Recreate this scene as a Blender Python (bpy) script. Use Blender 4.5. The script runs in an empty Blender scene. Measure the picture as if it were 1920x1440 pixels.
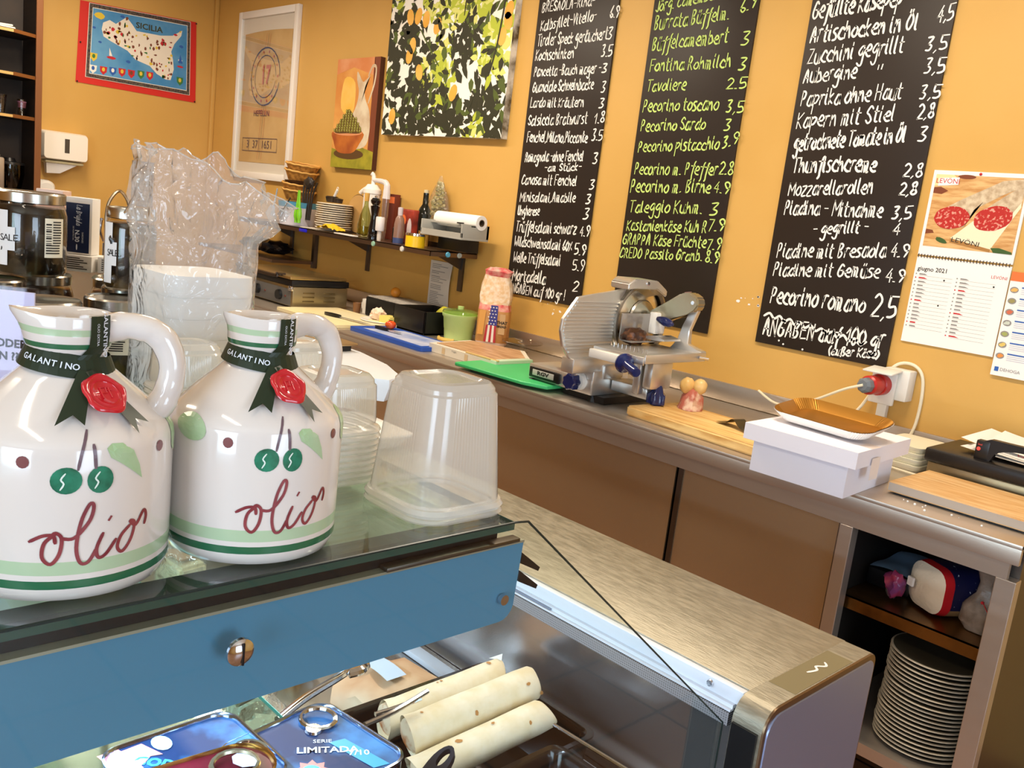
import bpy, bmesh, math, random
from mathutils import Vector, Matrix, noise
from math import sin, cos, pi, radians, atan2, hypot, sqrt
rnd = random.Random(11)
sc = bpy.context.scene
COL = sc.collection
# ------------------------------------------------------------------ camera, world, lights, exposure
cam_d = bpy.data.cameras.new('camera'); cam_d.sensor_width = 36.0; cam_d.lens = 31.508; cam_d.clip_start = 0.02
cam = bpy.data.objects.new('camera', cam_d); COL.objects.link(cam)
cam.matrix_world = Matrix(((0.682231, -0.214237, 0.699044, 0), (0.721916, 0.046019, -0.690449, 0), (0.115751, 0.975697, 0.186057, 1.53), (0, 0, 0, 1)))
sc.camera = cam
sc.view_settings.view_transform = 'Standard'; sc.view_settings.look = 'None'
sc.view_settings.gamma = 1.0; sc.view_settings.use_curve_mapping = False
sc.view_settings.exposure = 0.0
w = bpy.data.worlds.new('world'); sc.world = w; w.use_nodes = True
w.node_tree.nodes['Background'].inputs[0].default_value = (0.62, 0.78, 1.0, 1)
w.node_tree.nodes['Background'].inputs[1].default_value = 1.6
def area(name, loc, target, sx, sy, power, col):
    l = bpy.data.lights.new(name, 'AREA'); l.shape = 'RECTANGLE'; l.size = sx; l.size_y = sy; l.energy = power; l.color = col
    o = bpy.data.objects.new(name, l); COL.objects.link(o); o.location = loc
    o.rotation_euler = (Vector(target) - Vector(loc)).to_track_quat('-Z', 'Y').to_euler()
    return o
WARM = (1.0, 0.86, 0.68); COOL = (0.66, 0.80, 1.0)
area('ceiling_lamp_light', (-1.2, 1.9, 2.83), (-1.2, 1.9, 0), 1.2, 0.12, 38, WARM)
area('ceiling_lamp_light', (-3.4, 1.9, 2.83), (-3.4, 1.9, 0), 1.2, 0.12, 42, WARM)
area('ceiling_lamp_light', (-5.3, 1.7, 2.83), (-5.3, 1.7, 0), 1.2, 0.12, 34, WARM)
area('ceiling_lamp_light', (-0.6, -0.6, 2.83), (-0.6, -0.6, 0), 1.2, 0.12, 7, WARM)
area('ceiling_lamp_light', (-3.0, -0.8, 2.83), (-3.0, -0.8, 0), 1.2, 0.12, 30, WARM)
area('window_daylight', (1.0, -3.42, 1.55), (-1.0, 2.0, 1.0), 2.2, 1.9, 120, COOL)
area('window_daylight', (3.42, 0.6, 1.5), (-2.0, 1.6, 1.0), 1.8, 1.8, 70, COOL)
area('case_lamp_light', (-1.30, 0.26, 1.135), (-1.30, 0.42, 0.7), 1.4, 0.05, 14, (0.62, 0.80, 1.0))

# ------------------------------------------------------------------ helpers
def lin(h):
    h = h.lstrip('#'); out = []
    for i in (0, 2, 4):
        c = int(h[i:i+2], 16) / 255.0
        out.append(c / 12.92 if c <= 0.04045 else ((c + 0.055) / 1.055) ** 2.4)
    return (out[0], out[1], out[2], 1.0)
MATS = {}
def mat(name, hexc='#808080', rough=0.5, metal=0.0, alpha=1.0, trans=0.0, bump=0.0, bscale=40.0, var=None, vscale=8.0, stretch=None, emit=None, estr=0.0, coat=0.0, sss=0.0, spec=0.5, ior=1.45, vdetail=4.0, vlo=0.35, vhi=0.65, brough=0.0):
    if name in MATS: return MATS[name]
    m = bpy.data.materials.new(name); m.use_nodes = True; MATS[name] = m
    nt = m.node_tree; b = nt.nodes['Principled BSDF']; N = nt.nodes.new; L = nt.links.new
    b.inputs['Base Color'].default_value = lin(hexc); b.inputs['Roughness'].default_value = rough
    b.inputs['Metallic'].default_value = metal; b.inputs['Alpha'].default_value = alpha
    b.inputs['Transmission Weight'].default_value = trans; b.inputs['Coat Weight'].default_value = coat
    b.inputs['IOR'].default_value = ior; b.inputs['Specular IOR Level'].default_value = spec
    if sss: b.inputs['Subsurface Weight'].default_value = sss; b.inputs['Subsurface Radius'].default_value = (0.01, 0.006, 0.003)
    if emit: b.inputs['Emission Color'].default_value = lin(emit); b.inputs['Emission Strength'].default_value = estr
    if bump or var or brough:
        tc = N('ShaderNodeTexCoord'); mp = N('ShaderNodeMapping'); L(tc.outputs['Object'], mp.inputs[0])
        if stretch: mp.inputs['Scale'].default_value = stretch
    if var:
        n = N('ShaderNodeTexNoise'); n.inputs['Scale'].default_value = vscale; n.inputs['Detail'].default_value = vdetail
        L(mp.outputs[0], n.inputs['Vector'])
        r = N('ShaderNodeValToRGB'); r.color_ramp.elements[0].position = vlo; r.color_ramp.elements[1].position = vhi
        r.color_ramp.elements[0].color = lin(hexc); r.color_ramp.elements[1].color = lin(var)
        L(n.outputs['Fac'], r.inputs[0]); L(r.outputs[0], b.inputs['Base Color'])
    if bump:
        n2 = N('ShaderNodeTexNoise'); n2.inputs['Scale'].default_value = bscale; n2.inputs['Detail'].default_value = 3
        L(mp.outputs[0], n2.inputs['Vector'])
        bp = N('ShaderNodeBump'); bp.inputs['Strength'].default_value = bump; bp.inputs['Distance'].default_value = 0.002
        L(n2.outputs['Fac'], bp.inputs['Height']); L(bp.outputs[0], b.inputs['Normal'])
    if brough:
        n3 = N('ShaderNodeTexNoise'); n3.inputs['Scale'].default_value = vscale; n3.inputs['Detail'].default_value = 4
        L(mp.outputs[0], n3.inputs['Vector']); mr = N('ShaderNodeMapRange')
        mr.inputs['To Min'].default_value = max(0.02, rough - brough); mr.inputs['To Max'].default_value = rough + brough
        L(n3.outputs['Fac'], mr.inputs[0]); L(mr.outputs[0], b.inputs['Roughness'])
    return m
def clear(name, tint='#ffffff', gloss=0.08, body=0.0, bodycol='#ffffff', rough=0.03, bump=0.0, bscale=30.0, ior=1.45, bdist=0.002, transl=0.5, wrinkle=0.0, brough=0.3):
    """thin clear sheet: see-through + fresnel reflection + a share of milky body"""
    if name in MATS: return MATS[name]
    m = bpy.data.materials.new(name); m.use_nodes = True; MATS[name] = m
    nt = m.node_tree; N = nt.nodes.new; L = nt.links.new
    for n in list(nt.nodes): nt.nodes.remove(n)
    out = N('ShaderNodeOutputMaterial'); tr = N('ShaderNodeBsdfTransparent'); tr.inputs[0].default_value = lin(tint)
    gl = N('ShaderNodeBsdfGlossy'); gl.inputs['Roughness'].default_value = rough
    fr = N('ShaderNodeLayerWeight'); fr.inputs[0].default_value = 0.5
    base = tr.outputs[0]
    if bump:
        tc = N('ShaderNodeTexCoord'); n2 = N('ShaderNodeTexNoise'); n2.inputs['Scale'].default_value = bscale; n2.inputs['Detail'].default_value = 2; n2.inputs['Distortion'].default_value = 1.2
        L(tc.outputs['Object'], n2.inputs['Vector']); bp = N('ShaderNodeBump'); bp.inputs['Strength'].default_value = bump; bp.inputs['Distance'].default_value = bdist
        L(n2.outputs['Fac'], bp.inputs['Height']); L(bp.outputs[0], gl.inputs['Normal']); L(bp.outputs[0], fr.inputs['Normal'])
    if body:
        df = N('ShaderNodeBsdfDiffuse'); df.inputs[0].default_value = lin(bodycol)
        tl = N('ShaderNodeBsdfTranslucent'); tl.inputs[0].default_value = lin(bodycol)
        mx0 = N('ShaderNodeMixShader'); mx0.inputs[0].default_value = transl; L(df.outputs[0], mx0.inputs[1]); L(tl.outputs[0], mx0.inputs[2])
        mx1 = N('ShaderNodeMixShader'); mx1.inputs[0].default_value = body; L(tr.outputs[0], mx1.inputs[1]); L(mx0.outputs[0], mx1.inputs[2])
        base = mx1.outputs[0]
    ad = N('ShaderNodeMath'); ad.operation = 'ADD'; ad.use_clamp = True; ad.inputs[1].default_value = gloss; pw = N('ShaderNodeMath'); pw.operation = 'POWER'; pw.inputs[1].default_value = 4.0; L(fr.outputs['Facing'], pw.inputs[0]); L(pw.outputs[0], ad.inputs[0])
    mx = N('ShaderNodeMixShader'); L(ad.outputs[0], mx.inputs[0]); L(base, mx.inputs[1]); L(gl.outputs[0], mx.inputs[2])
    L(mx.outputs[0], out.inputs[0])
    return m
def rot(rx=0, ry=0, rz=0, loc=(0, 0, 0)):
    return Matrix.Translation(loc) @ Matrix.Rotation(rz, 4, 'Z') @ Matrix.Rotation(ry, 4, 'Y') @ Matrix.Rotation(rx, 4, 'X')
def catmull(pts, k=5, closed=False):
    P = [Vector(p) for p in pts]; n = len(P)
    if n < 3: return P
    out = []
    rng = range(n if closed else n - 1)
    for i in rng:
        p0 = P[(i - 1) % n] if closed or i > 0 else P[0]; p1 = P[i]; p2 = P[(i + 1) % n]
        p3 = P[(i + 2) % n] if closed or i + 2 < n else P[-1]
        for j in range(k):
            t = j / k
            out.append(0.5 * ((2 * p1) + (-p0 + p2) * t + (2 * p0 - 5 * p1 + 4 * p2 - p3) * t * t + (-p0 + 3 * p1 - 3 * p2 + p3) * t ** 3))
    if not closed: out.append(P[-1])
    return out
def rrect(hx, hy, r, n=5):
    pts = []
    for cx, cy, a0 in ((hx - r, hy - r, 0), (-hx + r, hy - r, 90), (-hx + r, -hy + r, 180), (hx - r, -hy + r, 270)):
        for i in range(n + 1):
            a = radians(a0 + 90 * i / n); pts.append((cx + r * cos(a), cy + r * sin(a)))
    return pts
class MB:
    def __init__(s): s.bm = bmesh.new()
    def _fin(s, fs, m, M):
        for f_ in fs: f_.material_index = m
        if M is not None:
            vs = {v for f_ in fs for v in f_.verts}
            for v in vs: v.co = M @ v.co
        return s
    def box(s, x0, y0, z0, x1, y1, z1, m=0, b=0.0, M=None, seg=2):
        r = bmesh.ops.create_cube(s.bm, size=1.0); vs = r['verts']
        for v in vs: v.co = Vector(((x0 + x1) / 2 + v.co.x * (x1 - x0), (y0 + y1) / 2 + v.co.y * (y1 - y0), (z0 + z1) / 2 + v.co.z * (z1 - z0)))
        fs = {f_ for v in vs for f_ in v.link_faces}
        if b > 0:
            es = {e for f_ in fs for e in f_.edges}
            r2 = bmesh.ops.bevel(s.bm, geom=list(es), offset=b, segments=seg, affect='EDGES', profile=0.5)
            fs = {f_ for v in vs if v.is_valid for f_ in v.link_faces} | set(r2['faces'])
            fs = {f_ for f_ in fs if f_.is_valid}
        return s._fin(list(fs), m, M)
    def loft(s, rings, m=0, M=None, closed=True, cap0=True, cap1=True, mf=None):
        R_ = [[s.bm.verts.new(p) for p in ring] for ring in rings]; fs = []
        n = len(R_[0])
        for i in range(len(R_) - 1):
            for j in range(n if closed else n - 1):
                k = (j + 1) % n
                f_ = s.bm.faces.new((R_[i][j], R_[i][k], R_[i + 1][k], R_[i + 1][j]))
                f_.material_index = mf(i, j) if mf else m; fs.append(f_)
        if closed and cap0: f_ = s.bm.faces.new(R_[0][::-1]); f_.material_index = m; fs.append(f_)
        if closed and cap1: f_ = s.bm.faces.new(R_[-1]); f_.material_index = m; fs.append(f_)
        if M is not None:
            for ring in R_:
                for v in ring: v.co = M @ v.co
        return s
    def lathe(s, prof, c=(0, 0, 0), n=28, m=0, M=None, mf=None, cap0=True, cap1=True):
        """prof: list of (r, z)"""
        rings = [[(c[0] + max(r, 1e-5) * cos(2 * pi * j / n), c[1] + max(r, 1e-5) * sin(2 * pi * j / n), c[2] + z) for j in range(n)] for r, z in prof]
        return s.loft(rings, m, M, mf=(lambda i, j: mf(i)) if mf else None, cap0=cap0, cap1=cap1)
    def tube(s, pts, r=0.005, n=8, m=0, M=None, closed=False, sm=0):
        P = catmull(pts, sm, closed) if sm else [Vector(p) for p in pts]
        N = len(P); rs = r if isinstance(r, (list, tuple)) else None; rings = []
        up = None
        for i in range(N):
            a = P[(i - 1) % N] if (closed or i > 0) else P[i]; b = P[(i + 1) % N] if (closed or i < N - 1) else P[i]
            t = (b - a).normalized() if (b - a).length > 1e-9 else Vector((0, 0, 1))
            if up is None: up = t.orthogonal().normalized()
            up = (up - t * up.dot(t)); up = up.normalized() if up.length > 1e-6 else t.orthogonal().normalized()
            sd = t.cross(up)
            rr = rs[min(len(rs) - 1, int(i * len(rs) / N))] if rs else r
            rings.append([P[i] + up * (rr * cos(2 * pi * k / n)) + sd * (rr * sin(2 * pi * k / n)) for k in range(n)])
        if closed: rings.append(rings[0])
        return s.loft(rings, m, M, cap0=not closed, cap1=not closed)
    def prism(s, poly, h, m=0, M=None, z=0.0):
        """extrude 2D polygon (x,y) from z to z+h"""
        a = [s.bm.verts.new((p[0], p[1], z)) for p in poly]; b = [s.bm.verts.new((p[0], p[1], z + h)) for p in poly]; fs = []
        n = len(poly)
        for j in range(n):
            k = (j + 1) % n; fs.append(s.bm.faces.new((a[j], a[k], b[k], b[j])))
        fs.append(s.bm.faces.new(a[::-1])); fs.append(s.bm.faces.new(b))
        return s._fin(fs, m, M)
    def flat(s, poly, m=0, M=None, z=0.0):
        return s._fin([s.bm.faces.new([s.bm.verts.new((p[0], p[1], z)) for p in poly])], m, M)
    def grid(s, fn, nu, nv, m=0, M=None, wrap=False):
        V = [[s.bm.verts.new(fn(i / nu, j / nv)) for j in range(nv + (0 if wrap else 1))] for i in range(nu + 1)]; fs = []
        for i in range(nu):
            for j in range(nv):
                k = (j + 1) % nv if wrap else j + 1
                fs.append(s.bm.faces.new((V[i][j], V[i + 1][j], V[i + 1][k], V[i][k])))
        return s._fin(fs, m, M)
    def stroke(s, pts, w, fn, m=0, sm=4, closed=False):
        """flat ribbon along 2D pts mapped to 3D by fn(x,y,lift)"""
        P = [Vector((p[0], p[1])) for p in pts]
        if sm and len(P) > 2: P = catmull([(p.x, p.y, 0) for p in P], sm, closed); P = [Vector((p.x, p.y)) for p in P]
        N = len(P); a = []; b = []
        if N < 2: return s
        for i in range(N):
            d = P[min(i + 1, N - 1)] - P[max(i - 1, 0)]
            d = d.normalized() if d.length > 1e-9 else Vector((1, 0)); nn = Vector((-d.y, d.x)) * (w / 2)
            q = P[i] - (d * w * 0.35 if i == 0 else Vector((0, 0))) + (d * w * 0.35 if i == N - 1 else Vector((0, 0)))
            k = 0.6 if i in (0, N - 1) else 1.0
            a.append(s.bm.verts.new(fn(*(q + nn * k)))); b.append(s.bm.verts.new(fn(*(q - nn * k))))
        for i in range(N - 1):
            f_ = s.bm.faces.new((a[i], b[i], b[i + 1], a[i + 1])); f_.material_index = m
        return s
    def fan(s, pts, fn, m=0, rings=1):
        n = len(pts); cx = sum(p[0] for p in pts) / n; cy = sum(p[1] for p in pts) / n
        prev = None; c = s.bm.verts.new(fn(cx, cy))
        for k in range(1, rings + 1):
            t = k / rings; cur = [s.bm.verts.new(fn(cx + (p[0] - cx) * t, cy + (p[1] - cy) * t)) for p in pts]
            for j in range(n):
                q = (j + 1) % n
                f_ = s.bm.faces.new((c, cur[j], cur[q])) if prev is None else s.bm.faces.new((prev[j], cur[j], cur[q], prev[q]))
                f_.material_index = m
            prev = cur
        return s
    def blob(s, c, r, m=0, amp=0.15, fr=2.0, seed=0, M=None, sub=3, sq=(1, 1, 1)):
        rr = bmesh.ops.create_icosphere(s.bm, subdivisions=sub, radius=1.0); vs = rr['verts']
        for v in vs:
            d = v.co.normalized(); k = 1 + amp * noise.noise(d * fr + Vector((seed * 3.1, seed * 1.7, seed)))
            v.co = Vector((c[0] + d.x * r * sq[0] * k, c[1] + d.y * r * sq[1] * k, c[2] + d.z * r * sq[2] * k))
        return s._fin(list({f_ for v in vs for f_ in v.link_faces}), m, M)
    def build(s, name, mats, parent=None, ang=35, sm=True, rec=True):
        if rec: bmesh.ops.recalc_face_normals(s.bm, faces=s.bm.faces)
        me = bpy.data.meshes.new(name); s.bm.to_mesh(me); s.bm.free()
        if sm:
            me.polygons.foreach_set('use_smooth', [True] * len(me.polygons)); me.set_sharp_from_angle(angle=radians(ang))
        for m in (mats if isinstance(mats, (list, tuple)) else [mats]): me.materials.append(m)
        o = bpy.data.objects.new(name, me); COL.objects.link(o)
        if parent is not None: o.parent = parent
        return o
def tag(o, label=None, cat=None, group=None, kind=None):
    if label: o['label'] = label
    if cat: o['category'] = cat
    if group: o['group'] = group
    if kind: o['kind'] = kind
    return o
def thing(name, label, cat, loc=(0, 0, 0), rz=0.0, group=None):
    o = bpy.data.objects.new(name, None); o.empty_display_size = 0.05; COL.objects.link(o); o.location = loc; o.rotation_euler = (0, 0, rz)
    return tag(o, label, cat, group)
def dup(root, loc, rz=None, label=None, group=None, scale=None):
    r = root.copy(); COL.objects.link(r); r.location = loc
    if rz is not None: r.rotation_euler = (0, 0, rz)
    if scale: r.scale = scale
    if label: r['label'] = label
    if group: r['group'] = group
    for ch in list(root.children):
        c = ch.copy(); COL.objects.link(c); c.parent = r
        for g in list(ch.children):
            d = g.copy(); COL.objects.link(d); d.parent = c
    return r
def struct(o): o['kind'] = 'structure'; return o
def printed(name, text, size, m, parent, M, align='CENTER', sx=1.0, bold=0.0):
    """printed lettering with Blender's own font, turned into a flat mesh"""
    cu = bpy.data.curves.new(name, 'FONT'); cu.body = text; cu.size = size; cu.align_x = align; cu.align_y = 'CENTER'; cu.offset = bold; cu.resolution_u = 2
    tmp = bpy.data.objects.new(name, cu); COL.objects.link(tmp); dg = bpy.context.evaluated_depsgraph_get(); dg.update()
    me = bpy.data.meshes.new_from_object(tmp.evaluated_get(dg)); bpy.data.objects.remove(tmp); bpy.data.curves.remove(cu)
    me.transform(M @ Matrix.Diagonal((sx, 1, 1, 1))); me.materials.clear(); me.materials.append(m)
    o = bpy.data.objects.new(name, me); COL.objects.link(o); o.parent = parent
    return o
# hand lettering: strokes on a 6-unit cap height grid, digits are x then y, baseline y=3, x-height 7, cap 9
GL = {'a': '5 46 27 16 04 13 33 46|47 44 53', 'b': '5 09 03|06 27 36 44 23 03', 'c': '4.4 46 27 05 04 23 43', 'd': '5 46 27 05 04 23 45|49 44 53', 'e': '4.6 05 35 46 27 05 04 23 43',
 'f': '4 49 38 23 21 10|07 47', 'g': '5 47 27 05 24 46|47 41 20 01', 'h': '5 09 03|05 27 36 43', 'i': '2.4 07 04 13|08 09', 'j': '3 17 11 00|18 19', 'k': '4.6 09 03|37 05 33', 'l': '2.6 09 04 13',
 'm': '6.6 07 03|06 17 26 23|26 37 46 43 53', 'n': '5 07 03|05 27 36 43', 'o': '4.8 27 05 04 23 44 46 27', 'p': '5 07 00|06 27 46 24 04', 'q': '5 46 27 05 24 46|47 40', 'r': '4 07 03|05 17 37', 's': '4 37 17 06 25 34 23 03',
 't': '4 19 14 23 33|07 37', 'u': '5 07 04 13 33 47|47 43 53', 'v': '4.8 07 23 47', 'w': '6 07 13 26 33 57', 'x': '4.8 07 43|47 03', 'y': '5 07 24|47 11 00', 'z': '4.6 07 47 03 43',
 'ß': '5 02 08 29 38 26 44 33 23', 'A': '5.4 03 29 43|15 45', 'B': '5 09 03|09 29 38 16|16 35 34 23 03', 'C': '5 48 29 06 04 23 44', 'D': '5.4 09 03|09 38 45 23 03', 'E': '4.8 49 09|09 03|03 43|06 36', 'F': '4.6 49 09|09 03|06 36',
 'G': '5.4 48 29 06 04 23 44 46|46 26', 'H': '5.4 09 03|49 43|06 46', 'J': '4 39 34 23 04', 'K': '5 09 03|49 06|06 43', 'L': '4.4 09 03|03 43', 'M': '7 03 09|09 35|35 69|69 63', 'N': '5.4 03 09|09 43|43 49', 'O': '5.6 29 06 04 23 45 47 29',
 'P': '5 09 03|09 29 38 26 06', 'R': '5 09 03|09 29 38 26 06|16 43', 'S': '4.8 48 29 07 26 44 23 04', 'T': '5.4 09 59|29 23', 'U': '5 09 04 23 44 49', 'V': '5 09 23|23 49', 'W': '7 09 13|13 36|36 53|53 69', 'Z': '5 09 49|49 03|03 43',
 '0': '4.8 29 07 05 23 45 47 29', '1': '3.4 07 29|29 23', '2': '4.8 08 29 47 03|03 43', '3': '4.6 09 39 16|16 35 34 23 03', '4': '5 39 05|05 45|37 33', '5': '4.8 49 09|09 06 36 44 23 03', '6': '4.8 39 05 23 44 25 05', '7': '4.8 09 49|49 13',
 '8': '4.8 26 08 29 38 26 04 23 44 26', '9': '4.8 46 26 08 29 48 46 23', '.': '2 03 13', ',': '2 13 02', '-': '4 06 36', '!': '2.4 09 05|03 04', '%': '6 08 17|49 03|45 54', '"': '3 09 07|29 27', '?': '4.4 08 29 37 15|13 14', '(': '3 29 06 22', ')': '3 09 26 02', "'": '2 09 07', '/': '4 39 03'}
UML = {'ä': 'a', 'ö': 'o', 'ü': 'u', 'Ö': 'O', 'Ü': 'U', 'Ä': 'A'}
def write(mb, text, x0, y0, x1, y1, h, w, fn, m=0, slant=0.10, jit=0.25, seed=0):
    r = random.Random(seed); u = h / 6.0; items = []; X = 0.0
    for ch in text:
        if ch == ' ': X += 3.2; continue
        g = GL.get(UML.get(ch, ch))
        if not g: X += 3; continue
        parts = g.split(' ', 1); adv = float(parts[0]); k = r.uniform(0.92, 1.1); dy = r.uniform(-jit, jit); sl = slant + r.uniform(-0.04, 0.04)
        for st in parts[1].split('|'):
            pts = [((int(c[0]) + r.uniform(-jit, jit) * 0.5) * 1.0, (int(c[1]) - 3 + r.uniform(-jit, jit) * 0.5) * k + dy) for c in st.split()]
            items.append([(X + px + sl * py, py) for px, py in pts])
        if ch in UML:
            t_ = 6.6 if ch.isupper() else 5.2
            for q in (0.8, 2.6): items.append([(X + q + sl * t_, t_), (X + q + 0.3 + sl * t_, t_ + 0.7)])
        X += adv + 0.9
    if X <= 0: return
    X -= 0.9; sx = (x1 - x0) / X
    for st in items:
        pts = [(x0 + px * sx, y0 + (y1 - y0) * (px / X) + py * u) for px, py in st]
        mb.stroke(pts, w * r.uniform(0.85, 1.15), fn, m, sm=4 if len(pts) > 2 else 0)
# ------------------------------------------------------------------ materials
wallm = mat('ochre_paint', '#d3a659', 0.55, bump=0.15, bscale=60, var='#cc9e4e', vscale=1.5)
white = mat('white_plastic', '#ece8e0', 0.35); paper = mat('paper', '#f1eee9', 0.7); black = mat('black_plastic', '#121214', 0.35)
steel = mat('steel', '#c6bbae', 0.33, 0.8, bump=0.05, bscale=60, stretch=(0.6, 8, 8), brough=0.06, vscale=5)
steeld = mat('steel_door', '#cdbb9e', 0.24, 0.82, brough=0.05, vscale=1.5)
steelw = mat('worn_steel', '#8d8776', 0.5, 0.7, bump=0.3, bscale=30, stretch=(2, 9, 9), var='#a39c8a', vscale=16, brough=0.12)
chrome = mat('chrome', '#d8d8dc', 0.12, 1.0); alu = mat('aluminium', '#dcdad6', 0.33, 0.85); dsteel = mat('dark_steel', '#6a625c', 0.4, 1.0)
ink = mat('ink', '#2b2622', 0.8); red = mat('red_print', '#c4262c', 0.6); blue = mat('blue_print', '#2d5fae', 0.6); grayink = mat('grey_ink', '#8f8c88', 0.8)
wood_d = mat('dark_wood', '#4a2c16', 0.4, var='#2a170c', vscale=6, stretch=(1, 1, 8)); wood_b = mat('beech_wood', '#e2bd87', 0.5, var='#cf9f63', vscale=5, stretch=(2, 14, 14), bump=0.1)
woodL = mat('light_butcher_wood', '#ecc988', 0.5, var='#c58a3c', vscale=4, stretch=(1.0, 26, 6), vlo=0.42, vhi=0.72)
chalkw = mat('white_chalk', '#f2efe8', 0.9); chalkg = mat('green_chalk', '#c9e07c', 0.9); boardm = mat('blackboard', '#2b221c', 0.45, spec=0.35)
navy = mat('navy_plastic', '#101f55', 0.2, coat=0.5)
glassc = clear('clear_glass', '#eef5f0', 0.02); plast = clear('clear_film', '#fbfbfb', 0.05, body=0.10, bodycol='#f2efe8', rough=0.12, bump=1.0, bscale=30, bdist=0.01)
WX = -6.55; WY = 3.06; CZ = 2.9
# ------------------------------------------------------------------ room
def tiles():
    m = bpy.data.materials.new('floor_tile'); m.use_nodes = True; nt = m.node_tree; b = nt.nodes['Principled BSDF']; N = nt.nodes.new; L = nt.links.new
    tc = N('ShaderNodeTexCoord'); br = N('ShaderNodeTexBrick'); br.offset = 0; br.inputs['Scale'].default_value = 1.0
    br.inputs['Brick Width'].default_value = 0.33; br.inputs['Row Height'].default_value = 0.33; br.inputs['Mortar Size'].default_value = 0.006
    br.inputs['Color1'].default_value = lin('#8f6444'); br.inputs['Color2'].default_value = lin('#9b7050'); br.inputs['Mortar'].default_value = lin('#3c2a20')
    L(tc.outputs['Object'], br.inputs['Vector']); L(br.outputs['Color'], b.inputs['Base Color']); b.inputs['Roughness'].default_value = 0.35
    return m
o = MB(); o.box(WX - .1, -3.6, -0.1, 3.6, WY + .1, 0); struct(o.build('floor', tiles(), sm=False))
ceilm = mat('ceiling_paint', '#efe3cc', 0.8)
o = MB(); o.box(WX - .1, -3.6, CZ, 3.6, WY + .1, CZ + .1); struct(o.build('ceiling', ceilm, sm=False))
o = MB(); o.box(WX - .1, WY, 0, 3.6, WY + .1, CZ); wb = struct(o.build('wall_back', wallm, sm=False))
o = MB(); o.box(WX - .1, -3.6, 0, WX, WY, CZ); wl = struct(o.build('wall_left', wallm, sm=False))
def wall_open(name, horiz, c0, c1, a0, a1, b0, b1, z0, z1):
    o = MB()
    def bx(p, q, za, zb):
        if horiz: o.box(p, c0, za, q, c1, zb)
        else: o.box(c0, p, za, c1, q, zb)
    bx(a0, b0, 0, CZ); bx(b1, a1, 0, CZ); bx(b0, b1, 0, z0); bx(b0, b1, z1, CZ)
    return struct(o.build(name, wallm, sm=False))
wall_open('wall_front', True, -3.6, -3.5, WX, 3.5, -0.2, 2.2, 0.5, 2.5)
wall_open('wall_right', False, 3.5, 3.6, -3.6, WY, -0.4, 1.6, 0.5, 2.5)
for i, (h, a, b_) in enumerate(((True, -0.2, 2.2), (False, -0.4, 1.6))):
    o = MB(); g = MB()
    for p in (a, (a + b_) / 2 - .03, b_ - .06):
        (o.box(p, -3.58, .5, p + .06, -3.52, 2.5) if h else o.box(3.52, p, .5, 3.58, p + .06, 2.5))
    for z in (.5, 2.44):
        (o.box(a, -3.58, z, b_, -3.52, z + .06) if h else o.box(3.52, a, z, 3.58, b_, z + .06))
    (g.box(a, -3.556, .5, b_, -3.55, 2.5) if h else g.box(3.55, a, .5, 3.556, b_, 2.5))
    f_ = struct(o.build('window_%d' % (i + 1), white, sm=False)); g.build('pane', glassc, f_, sm=False)
o = MB(); o.box(WX + .001, 3.03, 0.9, WX + .03, 3.059, CZ, 0, .004); struct(o.build('trim_1', wallm))
for i, (x, y) in enumerate(((-1.2, 1.9), (-3.4, 1.9), (-5.3, 1.7), (-0.6, -0.6), (-3.0, -0.8))):
    o = MB(); o.box(x - .65, y - .08, 2.85, x + .65, y + .08, 2.9, 0, .01)
    tag(o.build('ceiling_lamp', white), ('white strip ceiling lamp over the slicer', 'white strip ceiling lamp over the wall shelf', 'white strip ceiling lamp near the map corner', 'white strip ceiling lamp on the customer side near the window', 'white strip ceiling lamp on the customer side further in')[i], 'lamp', 'strip lamps on the ceiling')
# paint chips on the back wall
o = MB(); r_ = random.Random(3)
for (x, z, n) in ((-1.87, 1.31, 7), (-1.80, 1.30, 5), (-2.30, 1.16, 3), (-2.95, 1.15, 4), (-2.86, 1.1, 4), (-3.0, 1.22, 3), (-2.62, 1.20, 1)):
    for _ in range(n):
        cx = x + r_.uniform(-.05, .05); cz = z + r_.uniform(-.02, .02); q = r_.uniform(.002, .008)
        o.fan([(cx + q * cos(a * pi / 4) * r_.uniform(.6, 1.5), cz + q * sin(a * pi / 4) * r_.uniform(.4, 1)) for a in range(8)], lambda u, v: (u, WY - .0008, v))
struct(o.build('paint_chip', paper, wb, sm=False, rec=False))

def WB(x, z, l=0.0, y=WY, rz=0.0):     # printed matter on the back wall
    return Matrix(((1, 0, 0, x), (0, 0, -1, y - l), (0, 1, 0, z), (0, 0, 0, 1))) @ Matrix.Rotation(rz, 4, 'Z')
def WL(y, z, l=0.0, x=WX, rz=0.0):     # on the left wall
    return Matrix(((0, 0, 1, x + l), (1, 0, 0, y), (0, 1, 0, z), (0, 0, 0, 1))) @ Matrix.Rotation(rz, 4, 'Z')
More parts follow.
